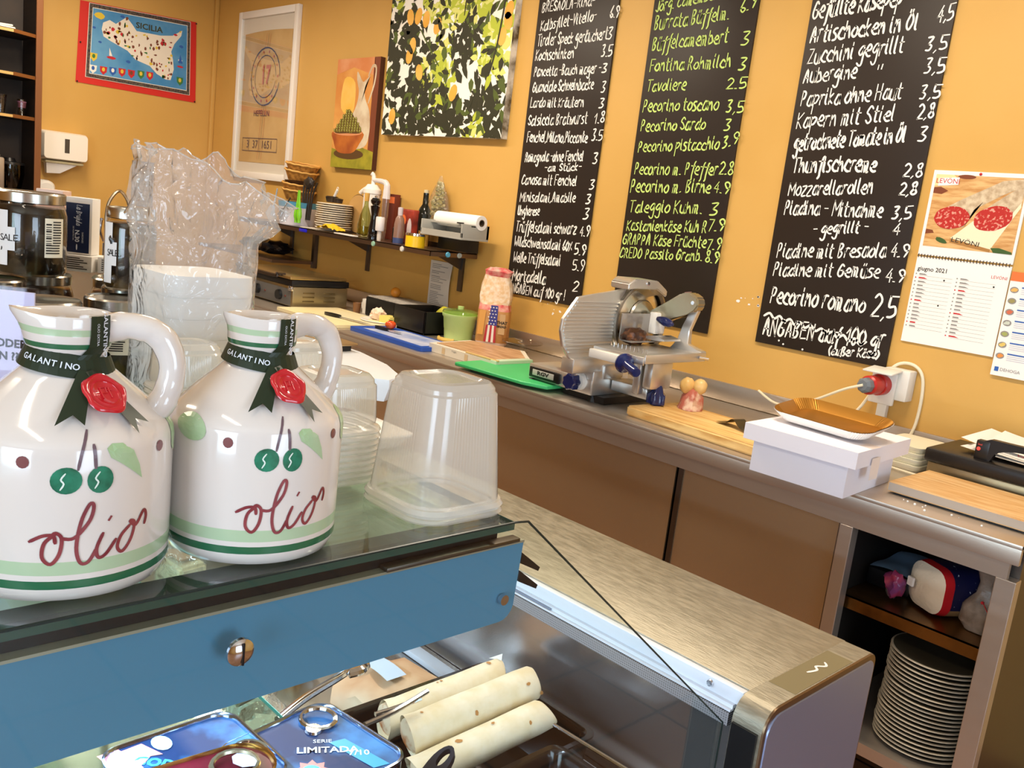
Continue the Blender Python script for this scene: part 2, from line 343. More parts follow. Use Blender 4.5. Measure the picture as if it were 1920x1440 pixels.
# ------------------------------------------------------------------ chalkboards
B1=[('BRESAOLA-Rind-',-3.178,2.454,-2.851,2.462,0.04),('6.9',-2.754,2.404,-2.704,2.401,0.044),('Kalbsfilet-Vitello-',-3.174,2.372,-2.832,2.397,0.042),('Tiroler Speck geräuchert',-3.183,2.304,-2.752,2.313,0.045),('3',-2.753,2.313,-2.724,2.312,0.04),('Kochschinken',-3.186,2.241,-2.94,2.242,0.041),('3.5',-2.774,2.242,-2.713,2.246,0.04),('Pancetta -Bauch mager -',-3.182,2.169,-2.765,2.175,0.039),('3',-2.76,2.174,-2.728,2.173,0.036),('Guanciale Schweinbacke',-3.179,2.098,-2.797,2.106,0.041),('3',-2.75,2.092,-2.723,2.092,0.038),('Lardo mit Kräutern',-3.183,2.029,-2.841,2.03,0.039),('3',-2.75,2.025,-2.719,2.025,0.036),('Salsiccia Bratwurst',-3.185,1.946,-2.808,1.957,0.044),('1.8',-2.768,1.959,-2.706,1.965,0.041),('Fenchel,Milano,Piccante',-3.179,1.869,-2.793,1.877,0.042),('3.5',-2.767,1.886,-2.706,1.889,0.041),('Romagnola -ohne Fenchel',-3.176,1.777,-2.803,1.796,0.042),('3',-2.744,1.788,-2.713,1.789,0.039),('-am Stück-',-3.038,1.739,-2.806,1.754,0.03),('Canosa mit Fenchel',-3.181,1.672,-2.823,1.686,0.042),('3',-2.746,1.674,-2.711,1.676,0.039),('Minisalami,Amabile',-3.18,1.589,-2.819,1.612,0.04),('3',-2.754,1.612,-2.721,1.614,0.039),('Ungherese',-3.183,1.526,-3.038,1.535,0.038),('3',-2.759,1.543,-2.721,1.546,0.039),('Trüffelsalami schwarz',-3.183,1.447,-2.79,1.47,0.045),('4.9',-2.767,1.465,-2.709,1.467,0.042),('Wildschweinsalami 60%',-3.183,1.378,-2.801,1.392,0.041),('5.9',-2.784,1.381,-2.716,1.385,0.044),('Weiße Trüffelsalami',-3.178,1.302,-2.863,1.319,0.043),('5.9',-2.783,1.31,-2.713,1.311,0.044),('Mortadella',-3.171,1.21,-2.944,1.223,0.05),('2',-2.767,1.214,-2.731,1.219,0.042),('ANGABEN auf 100 gr !',-3.183,1.152,-2.803,1.165,0.043)]
B2=[('Jörg. Camembert',-2.506,2.409,-2.19,2.435,0.039),('6.9',-2.095,2.374,-2.029,2.392,0.048),('Burrata Büffelm.',-2.501,2.338,-2.14,2.355,0.047),('Büffelcamembert',-2.497,2.256,-2.131,2.269,0.047),('3',-2.069,2.259,-2.029,2.258,0.044),('Fontina Rohmilch',-2.494,2.171,-2.1,2.176,0.044),('3',-2.064,2.166,-2.026,2.165,0.044),('Tavoliere',-2.494,2.092,-2.297,2.096,0.042),('2.5',-2.104,2.095,-2.015,2.098,0.037),('Pecorino toscano',-2.501,2.01,-2.127,2.018,0.044),('3,5',-2.09,2.009,-2.011,2.009,0.041),('Pecorino Sardo',-2.498,1.93,-2.174,1.943,0.041),('3',-2.087,1.939,-2.053,1.94,0.038),('Pecorino pistacchio',-2.496,1.845,-2.096,1.869,0.041),('3.9',-2.081,1.872,-2.013,1.896,0.038),('Pecorino m. Pfeffer',-2.499,1.752,-2.084,1.769,0.045),('2.8',-2.078,1.772,-2.013,1.776,0.042),('Pecorino m. Birne',-2.508,1.677,-2.104,1.7,0.045),('4.9',-2.091,1.705,-2.018,1.7,0.04),('Taleggio Kuhm.',-2.499,1.594,-2.127,1.617,0.044),('3',-2.091,1.615,-2.047,1.619,0.04),('Kastanienkäse Kuh R',-2.501,1.516,-2.094,1.545,0.04),('7.9',-2.088,1.553,-2.015,1.557,0.04),('GRAPPA Käse Früchte',-2.511,1.456,-2.086,1.485,0.04),('7.9',-2.079,1.479,-2.016,1.483,0.041),('CREDO Passito Granb.',-2.517,1.398,-2.093,1.432,0.038),('8.9',-2.078,1.429,-2.017,1.432,0.041)]
B3=[('Gefüllte Käsepep',-1.786,2.333,-1.466,2.355,0.052),('Artischocken in Öl',-1.78,2.25,-1.398,2.274,0.05),('4,5',-1.34,2.29,-1.29,2.301,0.042),('Zucchini gegrillt',-1.776,2.176,-1.432,2.204,0.049),('3,5',-1.359,2.205,-1.291,2.206,0.041),('Aubergine',-1.78,2.111,-1.582,2.124,0.045),('"',-1.511,2.123,-1.491,2.124,0.039),('3,5',-1.349,2.135,-1.283,2.135,0.041),('Paprika ohne Haut',-1.775,2.029,-1.408,2.055,0.049),('3,5',-1.348,2.055,-1.281,2.057,0.041),('Kapern mit Stiel',-1.777,1.953,-1.418,1.982,0.049),('2,8',-1.343,1.989,-1.289,1.992,0.041),('getrocknete Tomate in Öl',-1.772,1.873,-1.369,1.913,0.05),('3',-1.327,1.917,-1.295,1.917,0.041),('Thunfischcreme',-1.762,1.798,-1.45,1.814,0.05),('2,8',-1.352,1.802,-1.289,1.805,0.04),('Mozzarellarollen',-1.764,1.71,-1.447,1.74,0.045),('2,8',-1.354,1.74,-1.296,1.744,0.037),('Piadina - Mitnahme',-1.767,1.644,-1.398,1.662,0.045),('3,5',-1.363,1.659,-1.298,1.665,0.039),('- gegrillt -',-1.639,1.58,-1.437,1.609,0.037),('4',-1.351,1.608,-1.325,1.611,0.036),('Piadine mit Bresaola',-1.768,1.483,-1.36,1.531,0.045),('4.9',-1.343,1.535,-1.285,1.541,0.039),('Piadine mit Gemüse',-1.77,1.416,-1.367,1.461,0.044),('4.9',-1.344,1.451,-1.283,1.456,0.04),('Pecorino romano',-1.762,1.316,-1.395,1.335,0.057),('2,5',-1.37,1.326,-1.285,1.335,0.066),('ANGABEN auf 100 gr',-1.771,1.191,-1.304,1.224,0.058),('(außer Käse)',-1.499,1.168,-1.315,1.189,0.027)]

def board(label, x0, x1, z0, rows, cm, seed, extra=None):
    t = thing('chalkboard', label, 'chalkboard', (0, 0, 0))
    o = MB(); o.box(x0, WY - .011, z0, x1, WY - .001, 2.88, 0, .002); o.build('board_panel', boardm, t)
    fn = lambda u, v: (u, WY - .0125, v)
    for i, (s_, xa, za, xb, zb, h) in enumerate(rows):
        o = MB(); write(o, s_, xa, za, xb, zb, h * 1.05, 0.0062 if h < .05 else 0.0078, fn, seed=seed * 100 + i)
        o.build('chalk_line', cm, t, sm=False, rec=False)
    if extra: extra(t, fn)
    return t
board('narrow black menu board with white chalk writing left of the slicer, nearest the lemon picture', -3.206, -2.714, 1.146, B1, chalkw, 1)
board('middle black menu board with green chalk writing behind the slicer', -2.522, -2.020, 1.148, B2, chalkg, 2)
def wavy(t, fn):
    o = MB(); o.stroke([(-1.778 + i * .0215, 1.268 - (i * .0022) + (.009 if i % 2 else -.006)) for i in range(20)], .009, fn)
    for x, z in ((-1.70, 1.18), (-1.68, 1.17), (-1.60, 1.165), (-1.745, 1.19)): o.fan([(x + .004 * cos(a), z + .004 * sin(a)) for a in (0, 1, 2, 3, 4, 5)], fn)
    o.build('chalk_line', chalkw, t, sm=False, rec=False)
board('rightmost black menu board with white chalk writing beside the calendar', -1.800, -1.288, 1.158, B3, chalkw, 3, wavy)
# ------------------------------------------------------------------ calendar
t = thing('wall_calendar', 'wall calendar with salami photo above a month sheet, red pin on top', 'calendar')
o = MB(); o.box(-1.256, WY - .006, 1.553, -.962, WY - .001, 1.828); o.build('picture_sheet', paper, t, sm=False)
o = MB(); o.box(-1.256, WY - .006, 1.262, -.962, WY - .001, 1.547); ms = o.build('month_sheet', paper, t, sm=False)
def pic(x0, z0, x1, z1, y):
    return lambda l: (lambda u, v: (x0 + (x1 - x0) * u, y - l, z0 + (z1 - z0) * v))
P = pic(-1.246, 1.583, -.970, 1.815, WY - .0065)
def ell(cx, cy, rx, ry, n=20, a0=0.0, wob=0.0, sd=0):
    q = random.Random(sd)
    return [(cx + (rx * cos(t_) * cos(a0) - ry * sin(t_) * sin(a0)) * (1 + q.uniform(-wob, wob)), cy + (rx * cos(t_) * sin(a0) + ry * sin(t_) * cos(a0)) * (1 + q.uniform(-wob, wob))) for t_ in [2 * pi * k / n for k in range(n)]]
o = MB(); pm = [mat('photo_wood', '#c08a4e', 0.5, var='#e0b77c', vscale=9, stretch=(2, 1, 12)), mat('photo_dark', '#7a3e22', 0.5), mat('photo_skin', '#d9c7a8', 0.5, var='#b39b7c', vscale=60), mat('photo_salami', '#b5251f', 0.5, var='#e09a88', vscale=110, vlo=.55, vhi=.62), mat('photo_board', '#f0e3c2', 0.5), mat('photo_board_edge', '#a9793f', 0.5), mat('photo_green', '#3c5a28', 0.5), paper, mat('photo_blur', '#f2d9a0', 0.5)]
o.fan([(0, 0), (1, 0), (1, 1), (0, 1)], P(0), 0)
o.fan([(0, .84), (.2, .86), (.28, .93), (.2, 1), (0, 1)], P(.0002), 8); o.fan(ell(.35, .98, .1, .03), P(.0002), 1); o.fan([(0, .74), (.1, .73), (.17, .78), (.08, .83), (0, .82)], P(.0002), 1); o.fan([(0, .17), (.10, .19), (.08, .23), (0, .24)], P(.0002), 1)
o.fan([(.18, .55), (.35, .68), (.75, .95), (.98, .99), (.99, .90), (.78, .77), (.5, .55), (.42, .30), (.3, .3)], P(.0004), 2)
o.fan([(.30, .14), (.62, .52), (.98, .75), (.99, .62), (.76, .04)], P(.0006), 4); o.fan([(.30, .14), (.76, .04), (.76, -.0), (.30, .08)], P(.0007), 5)
o.fan([(.60, .55), (.85, .80), (.99, .92), (.99, .70), (.92, .55), (.90, .42)], P(.0008), 2)
o.fan(ell(.27, .42, .20, .155, 22, .15, .03), P(.001), 3); o.fan(ell(.72, .45, .215, .16, 22, .5, .03, 2), P(.001), 3)
o.fan(ell(.2, .10, .07, .03, 12, -.4, .2), P(.001), 6); o.fan([(.76, .06), (.8, .0), (1, 0), (.99, .03), (.85, .07)], P(.001), 6); o.fan([(.04, .84), (.27, .87), (.27, .97), (.04, .95)], P(.001), 7)
o.build('salami_photo', pm, t, sm=False, rec=False)
printed('logo', 'LEVÖNI', .022, red, t, WB(-1.206, 1.794, .0078)); printed('logo', 'LEVÖNI', .021, ink, t, WB(-1.115, 1.607, .0078, rz=-.1), sx=1.25)
printed('logo', 'LEVÖNI', .014, red, t, WB(-.992, 1.508, .0064)); printed('month_title', 'giugno 2021', .020, ink, t, WB(-1.198, 1.508, .0064), bold=.0003)
o = MB(); q = random.Random(5)
for k in range(16):
    z = 1.488 - k * .0124
    for j, x in enumerate((-1.25, -1.118)):
        if j == 0 and k > 14: continue
        mm = 1 if (k + 4 * j) % 6 == 1 else 0
        o.flat([(x, z), (x + .004, z), (x + .004, z + .004), (x, z + .004)], mm, WB(0, 0, .0064)); o.flat([(x + .012, z), (x + .03 + q.random() * .014, z), (x + .03, z + .0045), (x + .012, z + .0045)], mm, WB(0, 0, .0064))
        o.flat([(x + .012, z - .003), (x + .12, z - .003), (x + .12, z - .0024), (x + .012, z - .0024)], 0, WB(0, 0, .0064))
for x, z in ((-1.155, 1.478), (-1.158, 1.395), (-1.002, 1.478)): o.fan(ell(x, z, .003, .003, 8), lambda u, v: (u, WY - .0066, v), 2)
o.build('day_list', [grayink, red, ink], t, sm=False, rec=False)
o = MB()
for k in range(30):
    x = -1.252 + k * .00975; o.tube([(x, WY - .002, 1.543), (x, WY - .009, 1.546), (x, WY - .010, 1.550), (x, WY - .009, 1.554), (x, WY - .002, 1.557)], .0012, 5)
o.build('ring_binding', ink, t)
o = MB(); o.lathe([(0, 0), (.004, 0), (.0045, .004), (.002, .007), (0, .007)], n=10, M=Matrix.Translation((-1.11, WY - .004, 1.821)) @ Matrix.Rotation(pi / 2, 4, 'X')); o.build('pin', red, t)
# ------------------------------------------------------------------ leaflet right of calendar
t = thing('leaflet', 'leaflet with orange header and food pictures hanging under the calendar corner', 'leaflet')
o = MB(); o.box(-.957, WY - .010, 1.208, -.735, WY - .0075, 1.533); o.build('sheet', paper, t, sm=False)
o = MB(); F = WB(0, 0, .0108)
o.flat([(-.957, 1.505), (-.735, 1.505), (-.735, 1.533), (-.957, 1.533)], 0, F)
fc = [mat('food_a', '#e0b060'), mat('food_b', '#9a9058'), mat('food_c', '#cc6a4a'), mat('food_d', '#c9cfc0'), mat('food_e', '#a3a860'), mat('food_f', '#dcc068'), mat('food_g', '#e08f42')]
for k in range(7):
    z = 1.478 - k * .0345; x = -.940
    o.fan(ell(x, z, .0125, .0095, 14), lambda u, v: (u, WY - .0109, v), 1); o.fan(ell(x, z, .009, .006, 10, .3, .25, k), lambda u, v: (u, WY - .0112, v), 3 + k)
    o.flat([(x + .02, z + .007), (x + .09, z + .007), (x + .09, z + .011), (x + .02, z + .011)], 2, F)
    for j in range(3): o.flat([(x + .02, z + .001 - j * .006), (x + .19, z + .001 - j * .006), (x + .19, z + .0028 - j * .006), (x + .02, z + .0028 - j * .006)], 10, F)
o.flat([(-.948, 1.222), (-.936, 1.222), (-.936, 1.236), (-.948, 1.236)], 2, F)
o.build('food_print', [mat('orange_print', '#e8743a'), grayink, blue] + fc + [mat('pale_line', '#c9c9d6')], t, sm=False, rec=False)
printed('logo', 'DEHOGA', .014, grayink, t, WB(-.932, 1.2285, .0108), align='LEFT')
# ------------------------------------------------------------------ recipe sheet under the shelf
t = thing('recipe_sheet', 'printed recipe sheet taped to the wall under the right end of the shelf', 'paper')
o = MB(); o.grid(lambda u, v: (-3.822 + .186 * u, WY - .004 - .012 * sin(pi * v) * u, .965 + .27 * v), 6, 8); o.build('sheet', mat('sheet_paper', '#dcd6cc', 0.7), t)
o = MB(); q = random.Random(8)
for k in range(24):
    if k in (3, 6, 11, 15): continue
    z = 1.215 - k * .0092; wd = q.uniform(.06, .14); v = (z - .965) / .27
    o.grid(lambda u, vv: (-3.805 + wd * u, WY - .0055 - .012 * sin(pi * v) * ((-3.805 + wd * u) + 3.822) / .186, z + .003 * vv), 3, 1)
o.build('printed_lines', grayink, t, sm=False, rec=False)
# ------------------------------------------------------------------ framed coffee sack
t = thing('framed_sack', 'printed jute sack under glass in a white frame', 'picture frame')
X0, X1, Z0, Z1 = -6.155, -5.36, 1.555, 2.661
o = MB()
for a, b_, c, d in ((X0, Z0, X0 + .045, Z1), (X1 - .045, Z0, X1, Z1), (X0 + .045, Z0, X1 - .045, Z0 + .045), (X0 + .045, Z1 - .045, X1 - .045, Z1)): o.box(a, WY - .03, b_, c, WY - .001, d, 0, .002)
o.build('frame', mat('frame_white', '#f0ebe2', 0.4), t)
o = MB(); o.box(X0 + .04, WY - .012, Z0 + .04, X1 - .04, WY - .003, Z1 - .04); o.build('backing_board', mat('backing', '#e4dfd3', 0.7), t, sm=False)
sx0, sx1, sz0, sz1 = -6.075, -5.43, 1.665, 2.515
o = MB(); o.grid(lambda u, v: (sx0 + (sx1 - sx0) * u + .006 * noise.noise(Vector((u * 3, v * 9, 1))), WY - .0145 + .002 * noise.noise(Vector((u * 5, v * 7, 3))), sz0 + (sz1 - sz0) * v + (.012 * sin(u * 3) if v > .9 else 0)), 14, 20)
o.build('sack_cloth', mat('jute', '#d3b27c', 0.9, var='#c6a26a', vscale=5, bump=0.5, bscale=400), t)
Ps = lambda l: (lambda u, v: (sx0 + (sx1 - sx0) * u, WY - .018 - l, sz0 + (sz1 - sz0) * v))
pur = mat('purple_ink', '#4a3f58', 0.8); ros = mat('rose_ink', '#b85c50', 0.8)
o = MB()
for rr_, ww in ((.30, .010), (.22, .006)): o.stroke(ell(.49, .665, rr_, rr_ * .73, 26), ww, Ps(0), 0, 1, True)
for x_, mm in ((.46, 1), (.50, 0), (.54, 1)):
    o.stroke([(x_ + .02, .985), (x_, .88)], .006, Ps(0), mm); o.stroke([(x_, .44), (x_ - .04, .03)], .006, Ps(0), mm)
for a, b_, c, d in ((.08, .09, .82, .09), (.82, .09, .82, .19), (.82, .19, .08, .19), (.08, .19, .08, .09), (.22, .09, .22, .19), (.44, .09, .44, .19)): o.stroke([(a, b_), (c, d)], .009, Ps(.0003), 0)
for a in range(14):
    q = 2 * pi * a / 14; o.fan(ell(.49 + .26 * cos(q), .665 + .19 * sin(q), .012, .012, 6, 0, .3, a), Ps(.0003), 1)
o.build('sack_print', [pur, ros], t, sm=False, rec=False)
printed('print_text', '17', .17, ros, t, WB(-5.752, 2.235, .0188), sx=.75, bold=.004); printed('print_text', 'HEFELLN', .055, pur, t, WB(-5.78, 1.99, .0188))
printed('print_text', '3  37  1651', .075, pur, t, WB(-5.785, 1.784, .0188), sx=1.05)
o = MB(); o.box(X0 + .045, WY - .024, Z0 + .045, X1 - .045, WY - .022, Z1 - .045); o.build('glass', clear('frame_glass', '#ffffff', 0.02), t, sm=False)
# ------------------------------------------------------------------ olive bowl painting
t = thing('olive_painting', 'narrow canvas painting of an olive bowl and a white jug', 'painting')
o = MB(); o.box(-4.85, WY - .032, 1.678, -4.412, WY - .001, 2.303, 1); o.build('canvas', [mat('paint_orange', '#c87a3a'), mat('canvas_edge', '#4a2614', 0.6)], t, sm=False)
P = pic(-4.85, 1.678, -4.412, 2.303, WY - .0325)
pm = [mat('paint_bg', '#cc8038', 0.6, var='#e2aa5a', vscale=4), mat('paint_yellow', '#e6b23e', 0.6, var='#eec56a', vscale=6), mat('paint_moss', '#a59a28', 0.6, var='#7a7a1e', vscale=14), mat('paint_cream', '#ddd0b4', 0.6, var='#c2a888', vscale=10), mat('paint_terra', '#c9752a', 0.6, var='#9a4a1c', vscale=7), mat('paint_olive', '#7f7a2c', 0.5), mat('paint_shadow', '#5a3d1a', 0.6), mat('paint_pink', '#dc9a6c', .6, var='#d08048', vscale=8), mat('paint_brown', '#7a3c20', .6), mat('olive_light', '#c9c480', .5)]
def smp(pts, k=4): return [(p.x, p.y) for p in catmull([(a, b_, 0) for a, b_ in pts], k, True)]
o = MB(); o.fan([(0, 0), (1, 0), (1, 1), (0, 1)], P(0), 0); o.fan([(0, 0), (1, 0), (1, .16), (.7, .2), (.3, .14), (0, .18)], P(.0003), 2)
o.fan([(0, .86), (.4, .92), (.88, .84), (.88, 1), (0, 1)], P(.0002), 7); o.fan(smp([(.16, .55), (.45, .5), (.46, .78), (.2, .82)]), P(.0003), 1); o.fan([(.87, 0), (1, 0), (1, 1), (.87, 1)], P(.0002), 8)
o.fan(ell(.42, .13, .36, .05), P(.0004), 6); o.fan(smp([(.40, .20), (.78, .20), (.88, .34), (.84, .52), (.72, .64), (.70, .74), (.80, .84), (.70, .80), (.63, .79), (.50, .88), (.50, .80), (.56, .70), (.53, .58), (.40, .42)]), P(.0005), 3)
o.stroke([(.76, .84), (.84, .92), (.92, .90), (.90, .76), (.80, .60)], .028, P(.0006), 3)
o.fan(smp([(.02, .335), (.04, .24), (.16, .145), (.50, .14), (.66, .22), (.72, .335)]), P(.0008), 4); o.fan(ell(.37, .33, .355, .032), P(.0009), 7); o.fan(smp([(.04, .33), (.24, .47), (.36, .54), (.50, .47), (.70, .335), (.37, .32)]), P(.001), 6)
q = random.Random(4); hh = 0
for r_i in range(9):
    v = .345 + r_i * .022; hw_ = .33 * (1 - (r_i / 9.5)) 
    for k in range(int(hw_ * 2 / .062) + 1):
        u = .37 - hw_ + .062 * k + (.03 if r_i % 2 else 0); hh += 1; o.fan(ell(u, v + q.uniform(-.004, .004), .027, .0155, 8, q.uniform(-.6, .6)), P(.0012 + hh * .00002), 5)
        o.fan(ell(u - .006, v + .004, .009, .005, 6), P(.0013 + hh * .00002), 9)
o.build('painted_scene', pm, t, sm=False, rec=False)
# ------------------------------------------------------------------ lemon tree canvas
t = thing('lemon_tree_canvas', 'large canvas photo print of a lemon tree with yellow fruit', 'picture')
o = MB(); o.box(-4.335, WY - .04, 1.877, -3.332, WY - .001, 2.87); o.build('canvas', mat('canvas_side', '#57492c', 0.7, var='#e8e4d8', vscale=14), t, sm=False)
P = pic(-4.335, 1.877, -3.332, 2.87, WY - .0405)
lm = [mat('leaf_sky', '#f1ede2', 0.6), mat('leaf_dark', '#2a2a14', 0.6), mat('leaf_mid', '#4c5a1e', 0.6), mat('leaf_lime', '#b2bd38', 0.6), mat('lemon_fruit', '#e0a235', 0.6, var='#eeb95a', vscale=8), mat('leaf_pale', '#d8d878', 0.6)]
o = MB(); o.fan([(0, 0), (1, 0), (1, 1), (0, 1)], P(0), 0); q = random.Random(21)
cl = [(q.random(), q.random() * .98, q.random()) for _ in range(60)]
def leaf(u, v, L_, a, m, l):
    w_ = L_ * q.uniform(.16, .28); c, s_ = cos(a), sin(a)
    pts = [(0, 0), (L_ * .3, w_), (L_ * .65, w_ * .8), (L_, 0), (L_ * .65, -w_ * .8), (L_ * .3, -w_)]
    pts = [(u + x * c - y * s_, v + x * s_ + y * c) for x, y in pts]; pts = [(min(1, max(0, x)), min(1, max(0, y))) for x, y in pts]
    o.fan(pts, P(l), m)
n_ = 0
for k in range(1500):
    u, v = q.random(), q.random()
    d = noise.noise(Vector((u * 5, v * 5, 2.0))); lm_ = noise.noise(Vector((u * 3.2, v * 3.2, 7.0))) + (0.25 if u > .45 and v > .3 else 0) - (.2 if v < .25 else 0)
    if d < -.22 and q.random() < .9: continue
    if v > .82 and u < .5 and q.random() < .6: continue
    m_ = 1 if lm_ < .08 else (3 if q.random() < .62 else 5); m_ = 2 if q.random() < .17 else m_
    leaf(u, v, q.uniform(.04, .10), q.uniform(0, 6.28), m_, .0002 + k * 6e-7)
for u, v in ((.18, .62), (.25, .62), (.32, .6), (.42, .56), (.22, .47), (.2, .42), (.53, .75), (.3, .33), (.6, .22), (.93, .48), (.97, .6), (.09, .1), (.99, .55)): o.fan(ell(min(u, .96), v, .030, .044, 12, q.uniform(-.4, .4)), P(.0014), 4)
for k in range(60): leaf(q.random(), q.random() * .9, .07, q.uniform(0, 6.28), 1, .0016)
o.stroke([(.95, .99), (.93, .7), (.90, .45), (.86, .3)], .012, P(.0015), 1); o.stroke([(.62, .99), (.64, .8), (.63, .6)], .01, P(.0015), 1); o.stroke([(.28, .55), (.4, .42), (.46, .36)], .01, P(.0015), 2)
o.build('foliage_print', lm, t, sm=False, rec=False)
# ------------------------------------------------------------------ island map poster on the left wall
t = thing('map_poster', 'red bordered picture map of Sicily pinned to the left wall', 'poster')
cy = [(2.101, 2.045), (2.924, 2.044), (2.903, 2.595), (2.119, 2.561)]
def Pm(l):
    def f_(u, v):
        a = Vector(cy[0]).lerp(Vector(cy[1]), u); b_ = Vector(cy[3]).lerp(Vector(cy[2]), u); p = a.lerp(b_, v); return (WX + .004 + l, p.x, p.y)
    return f_
o = MB(); o.grid(lambda u, v: Pm(.003 * noise.noise(Vector((u * 4, v * 4, 0))))(u, v), 10, 8); o.build('red_border', mat('poster_red', '#cf2a22', 0.45), t)
Pi = lambda l: (lambda u, v: Pm(l + .004)(.075 + .865 * u, .085 + .90 * v))
cm = [mat('map_edge', '#6b5a44', 0.5, var='#2a2a38', vscale=90), mat('map_sea', '#3d86bd', 0.5, var='#66a3cc', vscale=5), mat('map_land', '#ece4d2', 0.5), mat('map_line', '#f0ece0', 0.5), mat('map_brown', '#7a4028', .6), red, mat('map_green', '#3c7a3c', .6), mat('map_yellow', '#e0c23c', .6), blue]
o = MB(); o.fan([(-.005, -.005), (1.005, -.005), (1.005, 1.005), (-.005, 1.005)], Pi(0), 3, 3); o.fan([(0, 0), (1, 0), (1, 1), (0, 1)], Pi(.0005), 0, 3); o.fan([(.028, .05), (.972, .05), (.972, .95), (.028, .95)], Pi(.001), 3, 3); o.fan([(.033, .058), (.967, .058), (.967, .942), (.033, .942)], Pi(.0015), 1, 3)
isl = [(480, 100), (510, 90), (540, 110), (590, 82), (620, 120), (640, 150), (700, 165), (760, 180), (820, 185), (870, 165), (865, 190), (830, 225), (815, 260), (825, 300), (830, 345), (815, 395), (790, 390), (745, 360), (710, 320), (640, 285), (600, 240), (560, 215), (520, 190), (485, 165), (475, 130)]
UV = lambda x, y: ((x - 415) / 497, 1 - (y - 5 - .25 * (x - 415)) / 345)
ip = [UV(*p) for p in isl]
bmv = [o.bm.verts.new(Pi(.002)(*p)) for p in ip]; bf = o.bm.faces.new(bmv); bf.material_index = 2; bmesh.ops.triangulate(o.bm, faces=[bf])
q = random.Random(9)
def inside(x, y, pl):
    c = False
    for i in range(len(pl)):
        (x1, y1), (x2, y2) = pl[i], pl[i - 1]
        if (y1 > y) != (y2 > y) and x < (x2 - x1) * (y - y1) / (y2 - y1) + x1: c = not c
    return c
for k in range(330):
    u, v = q.random(), q.random()
    if inside(u, v, ip): o.fan(ell(u, v, q.uniform(.006, .018), q.uniform(.01, .03), 6, 0, .4, k), Pi(.0024), q.choice((4, 4, 4, 5, 6, 7)))
for i, (x, y) in enumerate(((445, 315), (492, 325), (535, 332), (578, 340), (622, 350), (668, 357), (711, 366), (445, 258), (862, 403))):
    u, v = UV(x, y); c1 = (3, 5, 8, 5, 5, 6, 5, 7, 6)[i]; c2 = (8, 7, 3, 7, 4, 7, 7, 6, 7)[i]
    o.fan([(u - .034, v + .05), (u + .034, v + .05), (u + .03, v - .02), (u, v - .065), (u - .03, v - .02)], Pi(.002), c1); o.fan(ell(u, v + .01, .015, .03, 8), Pi(.0024), c2)
for x, y, s_, c1 in ((462, 66, .045, 7), (525, 268, .04, 5), (862, 335, .03, 5), (862, 305, .02, 3), (605, 292, .02, 8), (866, 240, .02, 8), (470, 190, .015, 8), (570, 78, .02, 8), (440, 120, .015, 8)):
    u, v = UV(x, y); o.fan(ell(u, v, s_, s_ * (.5 if c1 == 5 else 1), 10, 0, .2), Pi(.0022), c1)
u, v = UV(520, 252); o.fan([(u - .01, v - .02), (u + .02, v - .02), (u - .01, v + .09)], Pi(.0023), 3); u, v = UV(862, 312); o.fan([(u - .02, v - .02), (u + .025, v - .02), (u, v + .1)], Pi(.0023), 8)
o.build('map_print', cm, t, sm=False, rec=False)
printed('map_title', 'SICILIA', .052, mat('map_title', '#3a3c1c'), t, WL(2.57, 2.485, .0105, rz=.02), sx=1.15, bold=.0012)
o = MB()
for y, z in ((2.11, 2.05), (2.915, 2.05), (2.9, 2.585), (2.125, 2.3)): o.blob((WX + .010, y, z), .006, sub=1, amp=0)
o.build('pin', ink, t)
# ------------------------------------------------------------------ dark cabinet on the left wall
darkw = mat('espresso_wood', '#1f1611', 0.5, var='#2e2016', vscale=5, stretch=(1, 1, 8)); edgew = mat('cabinet_edge', '#7a4a22', 0.4); edgel = mat('light_shelf_edge', '#caa35e', 0.5)
t = thing('shelf_cabinet', 'tall dark wooden open cabinet against the left wall with brown shelf edges', 'cabinet')
o = MB(); o.box(-6.535, 0.9, 0.9, -6.52, 1.79, 2.88); o.build('back_panel', mat('cab_back', '#2c231c', 0.6, var='#3a2c20', vscale=7), t, sm=False)
o = MB(); o.box(-6.52, 1.775, 0.9, -6.25, 1.79, 2.88); o.build('side_panel', darkw, t, sm=False)
o = MB(); o.box(-6.25, 1.772, 0.9, -6.235, 1.81, 2.88, 0, .002); o.build('side_trim', edgew, t, sm=False)
for z in (2.255, 2.01, 1.765, 1.48):
    if z == 1.48: continue
    o = MB(); o.prism([(-6.52, 0.9), (-6.17, 0.9), (-6.17, 1.63), (-6.25, 1.77), (-6.52, 1.77)], .022, 0, None, z - .022); sh = o.build('shelf', darkw, t, sm=False)
    o = MB(); o.box(-6.17, 0.9, z - .020, -6.167, 1.63, z - .004); o.build('shelf_edge', edgel, sh, sm=False)
    o = MB(); o.prism([(-6.1685, 1.63), (-6.166, 1.632), (-6.246, 1.772), (-6.249, 1.77)], .02, 0, None, z - .021); o.build('shelf_edge', edgew, sh, sm=False)
tumb = clear('tumbler_glass', '#e8e0d8', 0.10, rough=0.05)
def tumbler(y, lab):
    t = thing('tumbler', lab, 'glass', (-6.32, y, 1.766), 0, 'glasses on the cabinet shelf')
    o = MB(); o.lathe([(.001, 0), (.026, 0), (.026, .004), (.030, .05), (.033, .092), (.037, .112), (.034, .112), (.030, .092), (.027, .05), (.022, .012), (.001, .010)], n=18); o.build('glass_body', tumb, t); return t
tumbler(1.50, 'leftmost clear beer tumbler on the cabinet shelf, cut off by the frame edge'); tumbler(1.60, 'middle clear tumbler on the cabinet shelf')
t = thing('etched_glass', 'narrow glass with purple print, rightmost on the cabinet shelf', 'glass', (-6.34, 1.725, 1.766), 0, 'glasses on the cabinet shelf')
